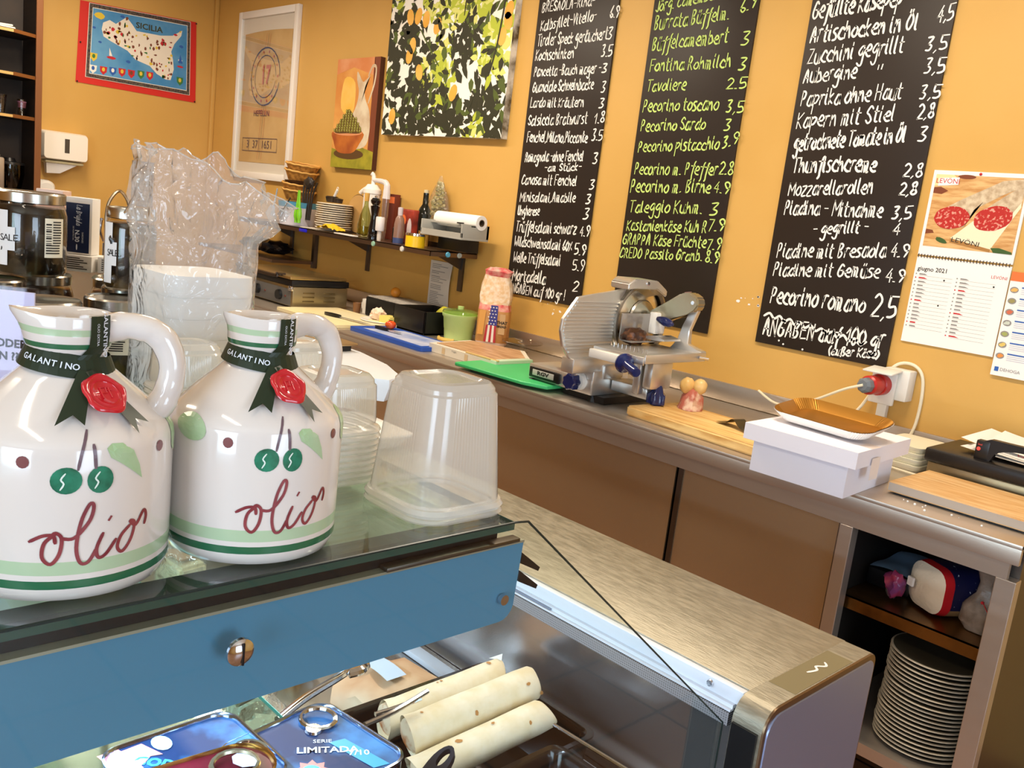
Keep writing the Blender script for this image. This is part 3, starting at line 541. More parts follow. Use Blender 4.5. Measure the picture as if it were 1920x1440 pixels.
o = MB(); o.lathe([(.001, 0), (.030, 0), (.026, .006), (.022, .04), (.028, .10), (.025, .10), (.018, .04), (.001, .03)], n=18); o.build('glass_body', tumb, t)
o = MB(); o.lathe([(.022, .05), (.027, .088)], n=18, cap0=False, cap1=False); o.build('printed_band', mat('mauve', '#8a5a6e', .5), t)
t = thing('folded_towel', 'white folded towels lying on the upper cabinet shelf', 'towel', (-6.30, 1.60, 2.256))
o = MB(); o.box(-.10, -.16, 0, .06, .06, .016, 0, .006); o.box(-.09, -.14, .017, .05, .05, .028, 0, .005, M=rot(.05)); o.build('towel_body', mat('towel', '#ded9cc', 0.9), t)
t = thing('patterned_box', 'black and white patterned box on the middle cabinet shelf', 'box', (-6.27, 1.38, 2.011))
o = MB(); o.box(-.06, -.1, 0, .06, .16, .075, 0, .003); o.build('box_body', black, t); o = MB()
for k in range(8): o.box(.0601, -.09 + k * .03, .035, .0606, -.072 + k * .03, .065)
o.build('printed_pattern', mat('towel'), t, sm=False); t['label'] = 'black box with white pattern on the middle cabinet shelf'
t = thing('coffee_machine', 'silver and black coffee machine at the left frame edge inside the cabinet', 'coffee machine', (-6.22, 1.36, 0.905))
o = MB(); o.box(-.16, -.25, 0, .14, .19, .50, 0, .02); o.build('machine_body', black, t)
o = MB(); o.box(.14, -.25, .40, .17, .20, .60, 0, .012); o.box(.05, -.2, .6, .15, .18, .615, 0, .004); o.build('steel_front', steel, t); o = MB(); o.tube([(.16, .1, .4), (.19, .1, .3), (.19, .1, .15)], .012); o.build('steam_wand', chrome, t)
t = thing('coffee_grinder', 'coffee grinder with smoky bean hopper inside the dark cabinet', 'grinder', (-6.33, 1.655, 0.905))
o = MB(); o.lathe([(.001, 0), (.07, 0), (.07, .20), (.03, .26), (.03, .34), (.001, .34)], n=24); o.build('grinder_body', black, t)
o = MB(); o.lathe([(.028, .335), (.07, .42), (.085, .50), (.085, .56)], n=24, cap0=False, cap1=False); o.build('bean_hopper', clear('smoked_glass', '#6a5a4a', 0.08), t)
o = MB(); o.lathe([(.001, .56), (.088, .56), (.085, .575), (.04, .58), (.03, .60), (.001, .60)], n=24); o.build('hopper_lid', black, t)
o = MB(); o.lathe([(.03, .30), (.035, .30), (.035, .33), (.03, .33)], n=20, cap0=False, cap1=False); o.build('metal_collar', chrome, t)
# left wall counter, dispensers, faucet
t = thing('side_counter', 'steel sink counter along the left wall behind the jars', 'counter')
o = MB(); o.box(-6.549, -1.0, .86, -5.95, 2.28, .899, 0, .003); o.build('worktop', steel, t); o = MB(); o.box(-6.549, -1.0, .901, -6.54, 2.28, 1.0, 0, .002); struct(o.build('trim_3', steel))
o = MB(); o.box(-6.54, -1.0, 0, -5.97, 2.25, .86); o.build('cabinet_body', steeld, t, sm=False)
t = thing('towel_dispenser', 'white paper towel dispenser with dark window on the left wall', 'dispenser', (-6.549, 2.015, 1.62))
o = MB(); o.loft([[(0, y, z) for y, z in rrect(.145, .095, .02)], [(.10, y, z) for y, z in rrect(.140, .09, .02)], [(.13, y, z) for y, z in rrect(.133, .083, .02)]], 0, Matrix.Translation((0, 0, -.005)))
o.build('cover', mat('dispenser_white', '#efe6d6', 0.35), t)
o = MB(); o.box(.1302, -.010, -.045, .1312, .020, .045, 0, .0004); o.build('level_window', mat('smoke_window', '#4a4238', 0.3), t, sm=False)
o = MB(); o.box(.01, -.12, -.118, .11, .12, -.1, 0, .01); o.build('outlet', mat('dispenser_grey', '#cfc39a', .5), t)
o = MB(); o.loft([[(.03, -.11, -.112), (.095, -.11, -.112), (.095, .09, -.112), (.03, .09, -.112)], [(.035, -.10, -.185), (.075, -.10, -.185), (.075, -.02, -.18), (.035, -.02, -.18)]]); o.build('paper_towel', paper, t, sm=False)
t = thing('soap_dispenser', 'small rounded white soap dispenser under the paper towel dispenser', 'dispenser', (-6.549, 1.915, 1.26))
o = MB(); o.loft([[(0, y, z) for y, z in rrect(.06, .13, .04)], [(.07, y, z) for y, z in rrect(.056, .125, .045)], [(.09, y, z) for y, z in rrect(.045, .11, .04)]]); o.build('cover', white, t)
o = MB(); o.box(.03, -.02, -.145, .07, .02, -.12, 0, .004); o.build('outlet', black, t)
t = thing('stone_picture', 'small grey brick patterned picture strip on the left wall', 'picture')
o = MB(); o.box(-6.549, 2.49, 1.27, -6.54, 2.64, 1.585); o.build('picture_panel', mat('brick_grey', '#8f857c', .7), t, sm=False)
o = MB(); q = random.Random(2)
for r in range(8):
    for c in range(3):
        y = 2.49 + c * .055 - (.025 if r % 2 else 0); o.box(-6.54, max(2.492, y), 1.275 + r * .038, -6.538, min(2.638, y + .05), 1.275 + r * .038 + .032)
tag(o.build('brick_print', mat('brick_pale', '#b5aaa0', .8, var='#8f857e', vscale=20), t, sm=False), kind='stuff')
t = thing('hose_faucet', 'chrome sink faucet with arched spring hose in front of the left wall', 'faucet', (-6.25, 2.22, .901))
o = MB(); o.lathe([(.001, 0), (.03, 0), (.03, .01), (.018, .02), (.018, .12), (.001, .12)], n=16); o.build('base', chrome, t)
o = MB(); o.tube([(0, 0, .12), (0, 0, .3), (0, .02, .4), (0, .08, .47), (0, .14, .40), (0, .15, .3)], .011, 8, sm=6); o.build('spring_hose', mat('spring', '#b9ad98', .3, .9), t)
o = MB(); o.tube([(0, -.03, .27), (0, -.035, .2), (0, -.01, .13)], .010, 8, sm=5); o.lathe([(.001, 0), (.012, 0), (.012, .015), (.001, .015)], c=(0, -.03, .268), n=10); o.build('spray_lever', chrome, t)
# ------------------------------------------------------------------ wall shelf
S = 1.306
shelfm = mat('shelf_steel', '#8a7668', 0.32, 1.0)
t = thing('wall_shelf', 'long steel wall shelf with brackets carrying plates, bottles and pots', 'shelf')
o = MB(); o.box(-5.45, 2.75, S - .004, -3.452, 3.055, S); o.box(-5.45, 2.75, 1.280, -3.452, 2.753, S); o.box(-3.455, 2.75, 1.280, -3.452, 3.055, S); o.box(-5.45, 3.045, S, -3.452, 3.055, S + .025); o.build('shelf_board', shelfm, t, sm=False)
for x in (-5.28, -4.405, -3.56):
    o = MB(); o.box(x - .015, 3.045, 1.10, x + .015, 3.058, 1.28); o.prism([(3.046, 1.282), (2.88, 1.282), (2.88, 1.276), (3.046, 1.21)], .004, 0, Matrix(((0, 0, 1, x - .002), (1, 0, 0, 0), (0, 1, 0, 0), (0, 0, 0, 1)))); o.build('bracket', dsteel, t, sm=False)
for i, (x, y, h) in enumerate(((-3.932, 0, '#8fb8a0'), (-3.68, 0, '#d8d4c8'), (0, 2.86, '#5aa8c8'), (0, 2.935, '#c8d0c8'))):
    o = MB(); M_ = Matrix.Translation((x, 2.7495, 1.290)) @ Matrix.Rotation(pi / 2, 4, 'X') if y == 0 else Matrix.Translation((-3.4515, y, 1.292)) @ Matrix.Rotation(pi / 2, 4, 'Y')
    o.lathe([(.001, 0), (.014, 0), (.012, .006), (.001, .006)], n=14, M=M_)
    tag(o.build('fridge_magnet', mat('mag%d' % i, h, .3)), ('green round magnet on the shelf front below the sauce bottle', 'white round magnet on the shelf front below the yellow tin', 'blue round magnet on the right end of the shelf', 'white round magnet on the right end of the shelf beside the blue one')[i], 'magnet', 'magnets on the shelf edge')
o = MB(); o.box(-4.685, 2.7485, 1.284, -4.60, 2.7497, 1.302, 0, .0005); tag(o.build('blue_sticker', mat('vivid_blue', '#1d22c4', .4)), 'small vivid blue sticker on the shelf front below the plate stack', 'sticker')
# lower shelf on the left with black bags
t = thing('lower_shelf', 'lower dark steel shelf rack left of the grill under the wall shelf', 'shelf')
o = MB(); o.box(-6.0, 2.75, 1.066, -4.98, 3.055, 1.085); o.build('shelf_board', shelfm, t, sm=False); o = MB(); o.box(-4.995, 3.03, 1.045, -4.965, 3.056, 1.279); o.build('upright', dsteel, t, sm=False)
o = MB(); o.blob((-5.22, 2.9, 1.142), .12, sq=(1.2, .8, .34), amp=.35, fr=3); o.blob((-5.45, 2.9, 1.145), .12, sq=(1.0, .8, .36), amp=.35, fr=3, seed=2); tag(o.build('black_bag', mat('black_bag_m', '#0d0c10', .35)), 'crumpled black bag lying on the lower shelf left of the grill', 'bag')
# ---- items on the shelf
def lathing(name, label, cat, loc, parts, group=None, rz=0):
    t = thing(name, label, cat, loc, rz, group)
    for pn, prof, m in parts:
        o = MB(); o.lathe(prof, n=24); o.build(pn, m, t)
    return t
wick = mat('wicker', '#c98f3f', 0.7, var='#8a5a20', vscale=40, bump=1.0, bscale=90)
def basket(loc, tilt, lab):
    t = thing('bread_basket', lab, 'basket', loc, 0, 'wicker baskets'); t.rotation_euler = (tilt[0], tilt[1], 0)
    o = MB(); o.lathe([(.001, 0), (.075, 0), (.098, .05), (.104, .06), (.1, .062), (.092, .052), (.07, .008), (.001, .008)], n=30); o.build('basket_body', wick, t)
    o = MB(); o.tube([(.103 * cos(a * pi / 12), .103 * sin(a * pi / 12), .06 + .003 * (a % 2)) for a in range(24)], .006, 6, closed=True); o.build('rim', mat('wicker_rim', '#dca857', .6), t); return t
bb = (-5.08, 2.925)
bucket = thing('utensil_bucket', 'white pot with blue rim holding utensils at the left of the shelf', 'pot', (-4.97, 2.90, S))
o = MB(); o.lathe([(.001, 0), (.105, 0), (.112, .06), (.118, .105)], n=30, cap1=False); o.build('pot_body', mat('bucket_white', '#d6d4dc', .35), bucket)
o = MB(); o.lathe([(.1185, .105), (.122, .138), (.118, .138), (.115, .105)], n=30, cap0=False, cap1=False); o.build('rim', mat('bucket_blue', '#4f94b8', .35), bucket)
def fork(label, loc, M_, colr, tines=4, L_=.18):
    t = thing('serving_fork', label, 'fork', loc)
    o = MB(); o.tube([(0, 0, 0), (0, 0, L_ * .6)], .004, 6, M=M_); o.build('handle', colr, t)
    o = MB(); o.prism(ell(0, 0, .018, .024, 12), .003, 0, M_ @ Matrix.Rotation(pi / 2, 4, 'X') @ Matrix.Translation((0, -.02, 0)))
    for k in range(tines): o.tube([(-.014 + k * .0095, 0, -.03), (-.018 + k * .012, 0, -.065)], .003, 5, M=M_)
    o.build('fork_head', colr, t); return t
fork('pale blue serving fork hanging over the left rim of the pot', (-5.06, 2.785, S + .10), rot(0, .25), mat('pale_blue', '#9fb4cc', .3))
fork('dark steel serving fork leaning across the front of the white pot', (-4.94, 2.780, S + .085), rot(0, .8), mat('gunmetal', '#5a5248', .35, .8))
basket((bb[0] + .01, bb[1] + .03, S + .145), (0, .06), 'lowest wicker basket standing in the pot, left of the utensils'); basket((bb[0], bb[1] + .03, S + .185), (0, .10), 'second wicker basket from below in the leaning stack')
basket((bb[0] + .02, bb[1] + .03, S + .265), (0, .12), 'third wicker basket from below in the leaning stack'); basket((bb[0] + .03, bb[1] + .03, S + .305), (0, .10), 'topmost wicker basket of the leaning stack')
lathing('wooden_bowl', 'dark brown bowl squeezed between the wicker baskets', 'bowl', (bb[0] + .015, bb[1] + .03, S + .238), [('bowl_body', [(.001, 0), (.08, 0), (.095, .028), (.001, .028)], wood_d)])
t = thing('kitchen_tongs', 'bright green silicone tongs hanging beside the plate stack', 'tongs', (-4.80, 2.80, S + .02))
gr = mat('lime_silicone', '#7cc629', .35)
for s_ in (-1, 1):
    o = MB(); o.tube([(s_ * .006, 0, .19), (s_ * .012, 0, .10), (s_ * .015, 0, .06), (s_ * .017, 0, .0)], [.005, .008, .014, .016, .010], 8, sm=5); o.build('arm', gr, t)
o = MB(); q = random.Random(3)
for k in range(5):
    x = -.03 + k * .018; o.tube([(x, .03, 0), (x * 1.5, .03, .14 + .02 * q.random()), (x * 2 + .02, .03, .22 + .02 * q.random())], .006, 6, sm=4)
o.blob((.01, .03, .22), .035, sq=(1.4, .5, 1), amp=.3)
t = thing('black_utensils', 'dark ladles and spatulas standing behind the green tongs', 'utensils', (-4.86, 2.86, S + .04)); o.build('ladles', mat('black_utensil', '#2a2420', .4), t)
platem = mat('cream_plate', '#d9cdb8', 0.3, var='#c9b89c', vscale=3); platew = mat('white_plate', '#efe9dd', .25)
pprof = [(.001, 0), (.06, 0), (.066, .006), (.104, .012), (.106, .015), (.102, .017), (.062, .010), (.001, .009)]
pr0 = None; zz = S
ords = ['lowest', 'second', 'third', 'fourth', 'fifth', 'sixth', 'seventh', 'eighth', 'ninth', 'tenth', 'eleventh', 'topmost']
ROOTP = thing('dinner_plate', 'lowest plate of the cream stack on the shelf', 'plate', (-4.59, 2.915, S + .003), 0, 'plates stacked on the shelf')
o = MB(); o.lathe(pprof, n=36, mf=lambda i: 1 if i in (3, 4) else 0); o.build('plate_body', [platem, mat('plate_rim', '#f0e8d8', .3)], ROOTP)
for k in range(1, 12): dup(ROOTP, (-4.59 + .003 * sin(k * 2.3), 2.915 + .003 * cos(k * 1.7), S + .003 + k * .0125), k * .5, '%s plate %s of the cream stack on the shelf' % (ords[k], '' if k == 11 else 'from below')) if True else None
for r in [r for r in COL.objects if r.name.startswith('dinner_plate')]: r['label'] = r['label'].replace('  ', ' ')
t = thing('large_plate', 'large white plate sticking out under the cream plate stack', 'plate', (-4.66, 2.87, S)); o = MB(); o.lathe([(.001, 0), (.09, 0), (.115, .002), (.115, .0028), (.001, .0028)], n=36); o.build('plate_body', platew, t)
t = thing('steel_strainer', 'small dark steel strainer with pale handle lying on the plate stack', 'strainer', (-4.60, 2.90, S + .163))
o = MB(); o.lathe([(.001, .0), (.03, .0), (.038, .03), (.03, .036), (.001, .036)], n=18); o.lathe([(.001, 0), (.025, 0), (.03, .025), (.001, .03)], c=(.05, .01, 0), n=18); o.build('bowl', mat('tarnish', '#4a4038', .35, .8), t); o = MB(); o.tube([(.02, 0, .03), (.05, 0, .075)], .008, 8); o.tube([(.052 + .008 * cos(a), 0, .083 + .008 * sin(a)) for a in [k * .8 for k in range(8)]], .002, 5, closed=True); o.build('handle', white, t)
t = thing('yellow_cloth', 'crumpled yellow cleaning cloth on the shelf edge before the plates', 'cloth', (-4.43, 2.80, S + .004))
o = MB(); o.grid(lambda u, v: ((u - .5) * .17, (v - .5) * .085, .012 + .030 * sin(u * pi) * (.6 + .4 * sin(v * pi)) + .012 * noise.noise(Vector((u * 6, v * 4, 0)))), 18, 10); o.build('cloth_body', mat('yellow_cloth_m', '#e0b41c', .9), t)
t = thing('round_board', 'round tan serving board leaning on the wall behind the white appliance', 'board', (-4.55, 3.03, S + .001))
o = MB(); o.lathe([(.001, 0), (.11, 0), (.11, .012), (.001, .012)], n=36, M=Matrix.Translation((.04, .005, .113)) @ Matrix.Rotation(pi / 2, 4, 'X')); o.build('board_body', mat('tan_board', '#c59a5c', .6), t); o = MB(); o.tube([(.04 + .1115 * cos(a), -.003, .113 + .1115 * sin(a)) for a in [2 * pi * k / 40 for k in range(40)]], .002, 5, closed=True); o.build('rim', ink, t)
t = thing('cream_whipper', 'tall white foamer with lever head standing behind the oil bottle', 'whipper', (-4.27, 2.95, S))
o = MB(); o.lathe([(.001, 0), (.046, 0), (.048, .01), (.048, .235), (.052, .24), (.052, .262), (.03, .29), (.001, .29)], n=24); o.build('canister', white, t)
o = MB(); o.tube([(0, 0, .28), (0, 0, .335), (-.01, -.01, .35)], .012, 8, sm=3); o.tube([(.0, 0, .285), (-.06, -.01, .262), (-.09, -.02, .235)], .011, 8, sm=3); o.build('lever', white, t)
o = MB(); o.tube([(0, 0, .315), (.08, .0, .312), (.128, 0, .30), (.135, 0, .26), (.135, 0, .22)], [.012, .014, .016, .018, .02, .022], 10, sm=4); o.build('spout_pipe', mat('pipe_white', '#dcd6d4', .35), t)
o = MB(); o.lathe([(.018, .12), (.02, .225)], c=(.135, 0, 0), n=16, cap0=False, cap1=False); o.lathe([(.001, .0), (.012, .0), (.017, .12)], c=(.135, 0, 0), n=14, cap1=False); o.build('clear_tube', clear('tube_clear', '#d8c8c0', .12, body=.35, bodycol='#cdb8ae'), t)
t = thing('red_box', 'dark red packet on the wall behind the foamer pipe', 'box', (-4.18, 3.028, S)); o = MB(); o.box(-.035, -.02, 0, .045, .02, .25, 0, .003); o.build('box_body', mat('maroon_box', '#6a2a1c', .5), t); o = MB(); o.box(-.034, -.0215, .2, .044, -.0203, .235); o.build('printed_band', mat('orange_print'), t, sm=False)
lathing('oil_bottle', 'clear slender oil bottle with cork before the white foamer', 'bottle', (-4.165, 2.845, S), [('glass_body', [(.001, 0), (.038, 0), (.042, .02), (.041, .07), (.03, .12), (.013, .17), (.011, .20), (.009, .20), (.011, .17), (.028, .12), (.038, .07), (.036, .02), (.001, .006)], clear('oil_glass', '#e6e6c8', .06)), ('cork', [(.001, .196), (.0125, .196), (.014, .235), (.012, .24), (.001, .24)], mat('cork', '#c79a4a', .8)), ('oil', [(.001, .007), (.0345, .02), (.036, .06), (.001, .06)], clear('oil_fill', '#e8dc9a', .02, body=.25, bodycol='#d8cc80'))])
t = thing('label_tray', 'flat white label board under the oil bottle', 'tray', (-4.24, 2.80, S)); o = MB(); o.box(-.10, -.035, 0, .08, .005, .006, 0, .001); o.build('tray_body', white, t)
lathing('pepper_mill', 'tall turned black pepper mill on the shelf', 'pepper mill', (-4.015, 2.80, S), [('mill_body', [(.001, 0), (.029, 0), (.030, .02), (.026, .03), (.029, .04), (.026, .06), (.020, .10), (.018, .13), (.023, .16), (.025, .175), (.015, .18), (.001, .18)], mat('gloss_black', '#0c0b0d', .15, coat=.6)), ('mill_head', [(.001, .18), (.016, .181), (.026, .195), (.027, .205), (.018, .218), (.001, .22)], mat('gloss_black')), ('metal_cap', [(.001, .22), (.007, .22), (.008, .229), (.001, .232)], chrome)])
lathing('mixer_tube', 'slim white hand mixer tube standing on the shelf front', 'mixer', (-3.945, 2.79, S), [('shaft', [(.001, -.0), (.010, 0), (.012, .01), (.012, .05), (.001, .05)], mat('cloudy', '#d4c9bd', .3)), ('grip', [(.001, .05), (.022, .052), (.024, .06), (.024, .12), (.021, .125), (.001, .125)], mat('pipe_white'))])
lathing('black_can', 'small black spray can between mixer tube and sauce bottle', 'can', (-3.90, 2.87, S), [('can_body', [(.001, 0), (.024, 0), (.024, .075), (.018, .082), (.001, .082)], black)])
lathing('sauce_bottle', 'brown squeeze sauce bottle with pale cap on the shelf', 'bottle', (-3.83, 2.83, S), [('bottle_body', [(.001, 0), (.027, 0), (.028, .03), (.027, .10), (.022, .13), (.012, .145), (.001, .145)], mat('sauce_brown', '#8a6a5c', .3)), ('cap', [(.001, .145), (.013, .145), (.014, .185), (.001, .187)], mat('sauce_cap', '#c9bdc0', .4)), ('label_band', [(.0278, .002), (.0285, .03)], mat('sauce_label', '#3a4a78', .5))])
t = thing('coffee_pack', 'dark red coffee pack with fruit print behind the sauce bottle', 'package', (-3.90, 2.95, S)); o = MB(); o.box(-.055, -.03, 0, .065, .03, .18, 0, .01); o.build('pack_body', mat('pack_red', '#5c1c18', .4, var='#a83a28', vscale=14), t)
o = MB(); o.fan(ell(-.02, .12, .022, .03, 14), lambda u, v: (u, -.0305, v), 0); o.fan(ell(.035, .075, .02, .06, 14), lambda u, v: (u, -.0305, v), 1); o.fan(ell(-.02, .05, .02, .03, 14), lambda u, v: (u, -.0305, v), 2); o.build('printed_fruit', [mat('orange_print'), mat('pack_pale', '#d8c8c8', .5), mat('pack_green', '#8a8a3a', .5)], t, sm=False, rec=False)
lathing('yellow_tin', 'yellow tin can with silver lid near the shelf end', 'tin', (-3.665, 2.815, S), [('tin_body', [(.001, 0), (.050, 0), (.050, .056), (.001, .056)], mat('tin_yellow', '#ecc21c', .35)), ('lid', [(.049, .055), (.052, .056), (.052, .066), (.047, .066), (.046, .062), (.001, .062)], chrome)])
lathing('spice_jar', 'small gold lidded spice jar left of the film dispenser', 'jar', (-3.80, 2.97, S), [('jar_body', [(.001, 0), (.028, 0), (.028, .06), (.001, .06)], mat('spice', '#c9a24a', .5)), ('lid', [(.001, .06), (.029, .06), (.029, .078), (.001, .078)], mat('gold_lid', '#c8a04a', .3, .7))])
lathing('wine_bottle', 'dark wine bottle with cork before the herb bag', 'bottle', (-3.835, 2.99, S), [('bottle_body', [(.001, 0), (.038, 0), (.038, .16), (.03, .19), (.0155, .215), (.015, .275), (.001, .275)], mat('bottle_black', '#0f130e', .12, coat=.5)), ('cork', [(.001, .275), (.012, .275), (.014, .29), (.001, .292)], mat('cork_pale', '#d9c9a0', .8))])
t = thing('herb_bag', 'clear pointed bag of dried oregano twigs behind the wine bottle', 'bag', (-3.765, 3.01, S + .09)); t.scale = (1.45, .62, 1.12)
o = MB(); q = random.Random(6)
for k in range(320):
    a = q.uniform(0, 6.28); z = q.uniform(0, .22); r = (.055 * (1 - z / .26) ** .7) * q.random() ** .5
    o.blob((r * cos(a) + .01, r * sin(a) * .6, z), q.uniform(.004, .010), sub=1, amp=.4, m=q.choice((0, 0, 1)))
tag(o.build('oregano', [mat('oregano_a', '#8f8448', .8), mat('oregano_b', '#b5a878', .8)], t), kind='stuff')
o = MB(); o.lathe([(.03, -.01), (.062, .02), (.066, .08), (.05, .15), (.012, .235), (.006, .25)], n=18, M=Matrix.Translation((.01, 0, 0)) @ Matrix.Diagonal((1, .7, 1, 1)), cap0=False, cap1=False); o.build('bag_film', plast, t)
t = thing('film_dispenser', 'grey cling film dispenser tray at the right end of the shelf', 'dispenser', (-3.475, 2.89, S + .07)); t.scale = (.8, .8, .9)
t = (t)
gm = mat('dispenser_gray', '#a7a49a', .4)
o = MB(); o.box(-.20, -.09, 0, .20, .13, .012, 0, .002); o.box(-.20, .11, .01, .20, .13, .085, 0, .002); o.box(-.20, -.09, .01, -.19, .13, .085, 0, .002); o.box(.19, -.09, .01, .20, .13, .085, 0, .002); o.box(-.20, -.09, .01, .20, -.08, .035); o.box(-.20, -.02, .07, .20, .02, .080, 0, .002); o.build('tray_body', gm, t)
o = MB(); o.box(-.15, .02, -.069, .14, .11, -.002); o.build('black_base', black, t, sm=False)
o = MB(); o.box(.08, -.035, .082, .11, .0, .090, 0, .002); o.build('cutter_knob', black, t)
t = thing('film_roll', 'white roll of cling film lying on top of the grey dispenser', 'roll', (-3.475, 2.935, S + .158)); M_ = Matrix.Rotation(pi / 2, 4, 'Y')
o = MB(); o.lathe([(.017, -.165), (.036, -.165), (.036, .165), (.017, .165)], n=26, M=M_, cap0=False, cap1=False); o.build('film', paper, t); o = MB(); o.lathe([(.013, -.167), (.0168, -.167), (.0168, .167), (.013, .167)], n=20, M=M_, cap0=False, cap1=False); o.build('cardboard_core', mat('core_brown', '#5a4632', .8), t)
# ------------------------------------------------------------------ back counter
T = .90
o = MB(); o.box(-5.9, 3.046, .901, -.575, 3.0595, .975, 0, .002); struct(o.build('trim_2', steel))
t = thing('steel_counter', 'long stainless steel work counter along the ochre wall with sliding doors', 'counter')
o = MB(); o.box(-5.9, 2.32, .888, -.575, 3.044, .90, 0, .0015); o.box(-5.9, 2.3203, .848, -.575, 2.335, .8995, 0, .0015); o.build('worktop', steel, t)
o = MB(); o.box(-5.9, 2.345, .80, -.60, 2.362, .887); o.build('top_rail', steel, t, sm=False)
for a, b_, nm in ((-5.88, -1.60, 0), (-1.545, -1.03, 1)):
    if nm == 0:
        for k, (p, q_) in enumerate(((-5.88, -4.9), (-4.895, -3.87), (-3.865, -2.60), (-2.595, -1.60))):
            o = MB(); o.box(p, 2.385 if k % 2 == 0 else 2.365, .10, q_, 2.39 if k % 2 == 0 else 2.372, .80); dd = o.build('sliding_door', steeld, t, sm=False)
    else:
        o = MB(); o.box(-1.568, 2.363, .10, -1.03, 2.372, .80); o.build('sliding_door', steeld, t, sm=False)
o = MB(); o.box(-1.585, 2.358, .10, -1.568, 2.40, .80); o.build('door_edge', dsteel, t, sm=False)
for x in (-1.03, -.625):
    o = MB(); o.box(x, 2.345, .0, x + (.038 if x < -1 else .048), 2.385, .80, 0, .002); o.build('post', steel, t, sm=False)
o = MB(); o.box(-1.035, 2.352, .10, -1.015, 2.42, .80); o.build('post_inner', dsteel, t, sm=False)
o = MB(); o.box(-.62, 2.385, .0, -.582, 3.04, .862); o.build('side_panel', dsteel, t, sm=False)
o = MB(); o.box(-5.9, 2.42, .0, -5.88, 3.04, .862); o.build('side_panel', dsteel, t, sm=False)
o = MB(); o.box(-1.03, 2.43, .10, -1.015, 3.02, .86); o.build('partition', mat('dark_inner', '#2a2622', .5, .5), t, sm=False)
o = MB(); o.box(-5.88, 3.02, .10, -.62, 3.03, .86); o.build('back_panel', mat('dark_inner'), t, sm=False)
o = MB(); o.box(-5.88, 2.37, .18, -.62, 3.02, .215); o.build('bottom_shelf', steel, t, sm=False)
o = MB(); o.box(-1.013, 2.40, .585, -.622, 2.98, .590); o.box(-1.0, 2.40, .552, -.622, 2.402, .590); o.build('middle_shelf', mat('brass_steel', '#9a7038', .3, .9, var='#6a4a22', vscale=8), t, sm=False)
o = MB(); o.box(-1.0, 2.355, .18, -.622, 2.37, .215); o.build('lower_rail', steel, t, sm=False)
# ---- inside the open bay
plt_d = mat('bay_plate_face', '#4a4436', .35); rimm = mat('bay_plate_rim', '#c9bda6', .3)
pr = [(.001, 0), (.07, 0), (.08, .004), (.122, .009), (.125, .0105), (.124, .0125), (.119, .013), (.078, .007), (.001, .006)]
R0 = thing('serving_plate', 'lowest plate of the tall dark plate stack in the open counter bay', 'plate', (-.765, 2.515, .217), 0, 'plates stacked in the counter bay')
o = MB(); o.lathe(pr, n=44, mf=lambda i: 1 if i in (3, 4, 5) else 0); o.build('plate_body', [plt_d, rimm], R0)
nm_ = ['lowest', 'second', 'third', 'fourth', 'fifth', 'sixth', 'seventh', 'eighth', 'ninth', 'tenth', 'eleventh', 'twelfth', 'thirteenth', 'fourteenth', 'fifteenth', 'sixteenth', 'seventeenth', 'eighteenth', 'nineteenth', 'twentieth', 'twenty-first', 'topmost']
q = random.Random(12)
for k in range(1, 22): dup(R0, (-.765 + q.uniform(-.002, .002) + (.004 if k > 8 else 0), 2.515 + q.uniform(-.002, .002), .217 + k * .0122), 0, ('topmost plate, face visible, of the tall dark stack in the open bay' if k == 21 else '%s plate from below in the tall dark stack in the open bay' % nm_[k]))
t = thing('bread_bag', 'sliced bread bag with red ring end and star print in the open bay', 'bread', (-.815, 2.53, .655), radians(-30)); t.scale = (1.22, 1.0, 1.22); t.location = (-.80, 2.53, .662)
def spc(y, k, sx=1, sz=1): return [(x * k * sx, y, z * k * sz) for x, z in rrect(.060, .055, .035, 5)]
o = MB(); o.loft([spc(-.06, .15), spc(-.058, .55), spc(-.045, .93), spc(-.02, 1.0), spc(.10, 1.02), spc(.28, 1.0), spc(.30, .8)], 0, mf=lambda i, j: (0 if i < 2 else (1 if i == 2 else (1 if i == 3 and False else (2 if 3 <= i and (j % 24) in (0, 1, 2, 3, 4, 5, 6, 22, 23) else 3)))))
o.build('bag_body', [mat('bread_face', '#e8d6ba', .35, bump=1, bscale=120), mat('bag_red', '#c41f26', .3), mat('star_blue', '#14163a', .35, var='#e8e8f0', vscale=120, vlo=.68, vhi=.72), mat('bread_crust', '#a88458', .45, var='#7a5a38', vscale=8)], t)
o = MB(); o.blob((-.055, -.090, -.018), .026, sq=(1, .9, 1.1), amp=.5, fr=1.6); o.build('bag_knot', mat('bag_pink', '#b23548', .25, var='#7a3a6a', vscale=30), t); o = MB(); o.box(-.035, -.075, -.008, -.018, -.068, .012); o.build('clip', white, t, sm=False)
o = MB(); o.blob((-.058, -.095, -.036), .018, sq=(.8, .8, .9), amp=.3, fr=2, seed=4); o.build('knot_tail', plast, t)
t = thing('plastic_bag', 'clear knotted plastic bag with red stick at the right of the open bay', 'bag', (-.66, 2.53, .592))
o = MB(); o.loft([[(x * k, y * k * 1.2, z) for x, y in rrect(.05, .05, .03)] for z, k in ((0, .8), (.02, 1.0), (.06, .95), (.10, .6), (.13, .45), (.16, .6), (.175, .7))], 0, Matrix.Translation((-.02, 0, 0))); 
for v in o.bm.verts: v.co += Vector((noise.noise(v.co * 25), noise.noise(v.co * 25 + Vector((5, 0, 0))), 0)) * .014
o.build('bag_body', mat('milky_bag', '#9a8878', .3, trans=0, bump=1, bscale=60, var='#6a5848', vscale=22), t)
o = MB(); o.tube([(-.01, -.065, .09), (.02, -.068, .05)], .0012, 5); o.blob((-.012, -.066, .091), .005, sub=1, amp=0); o.build('red_stick', red, t)
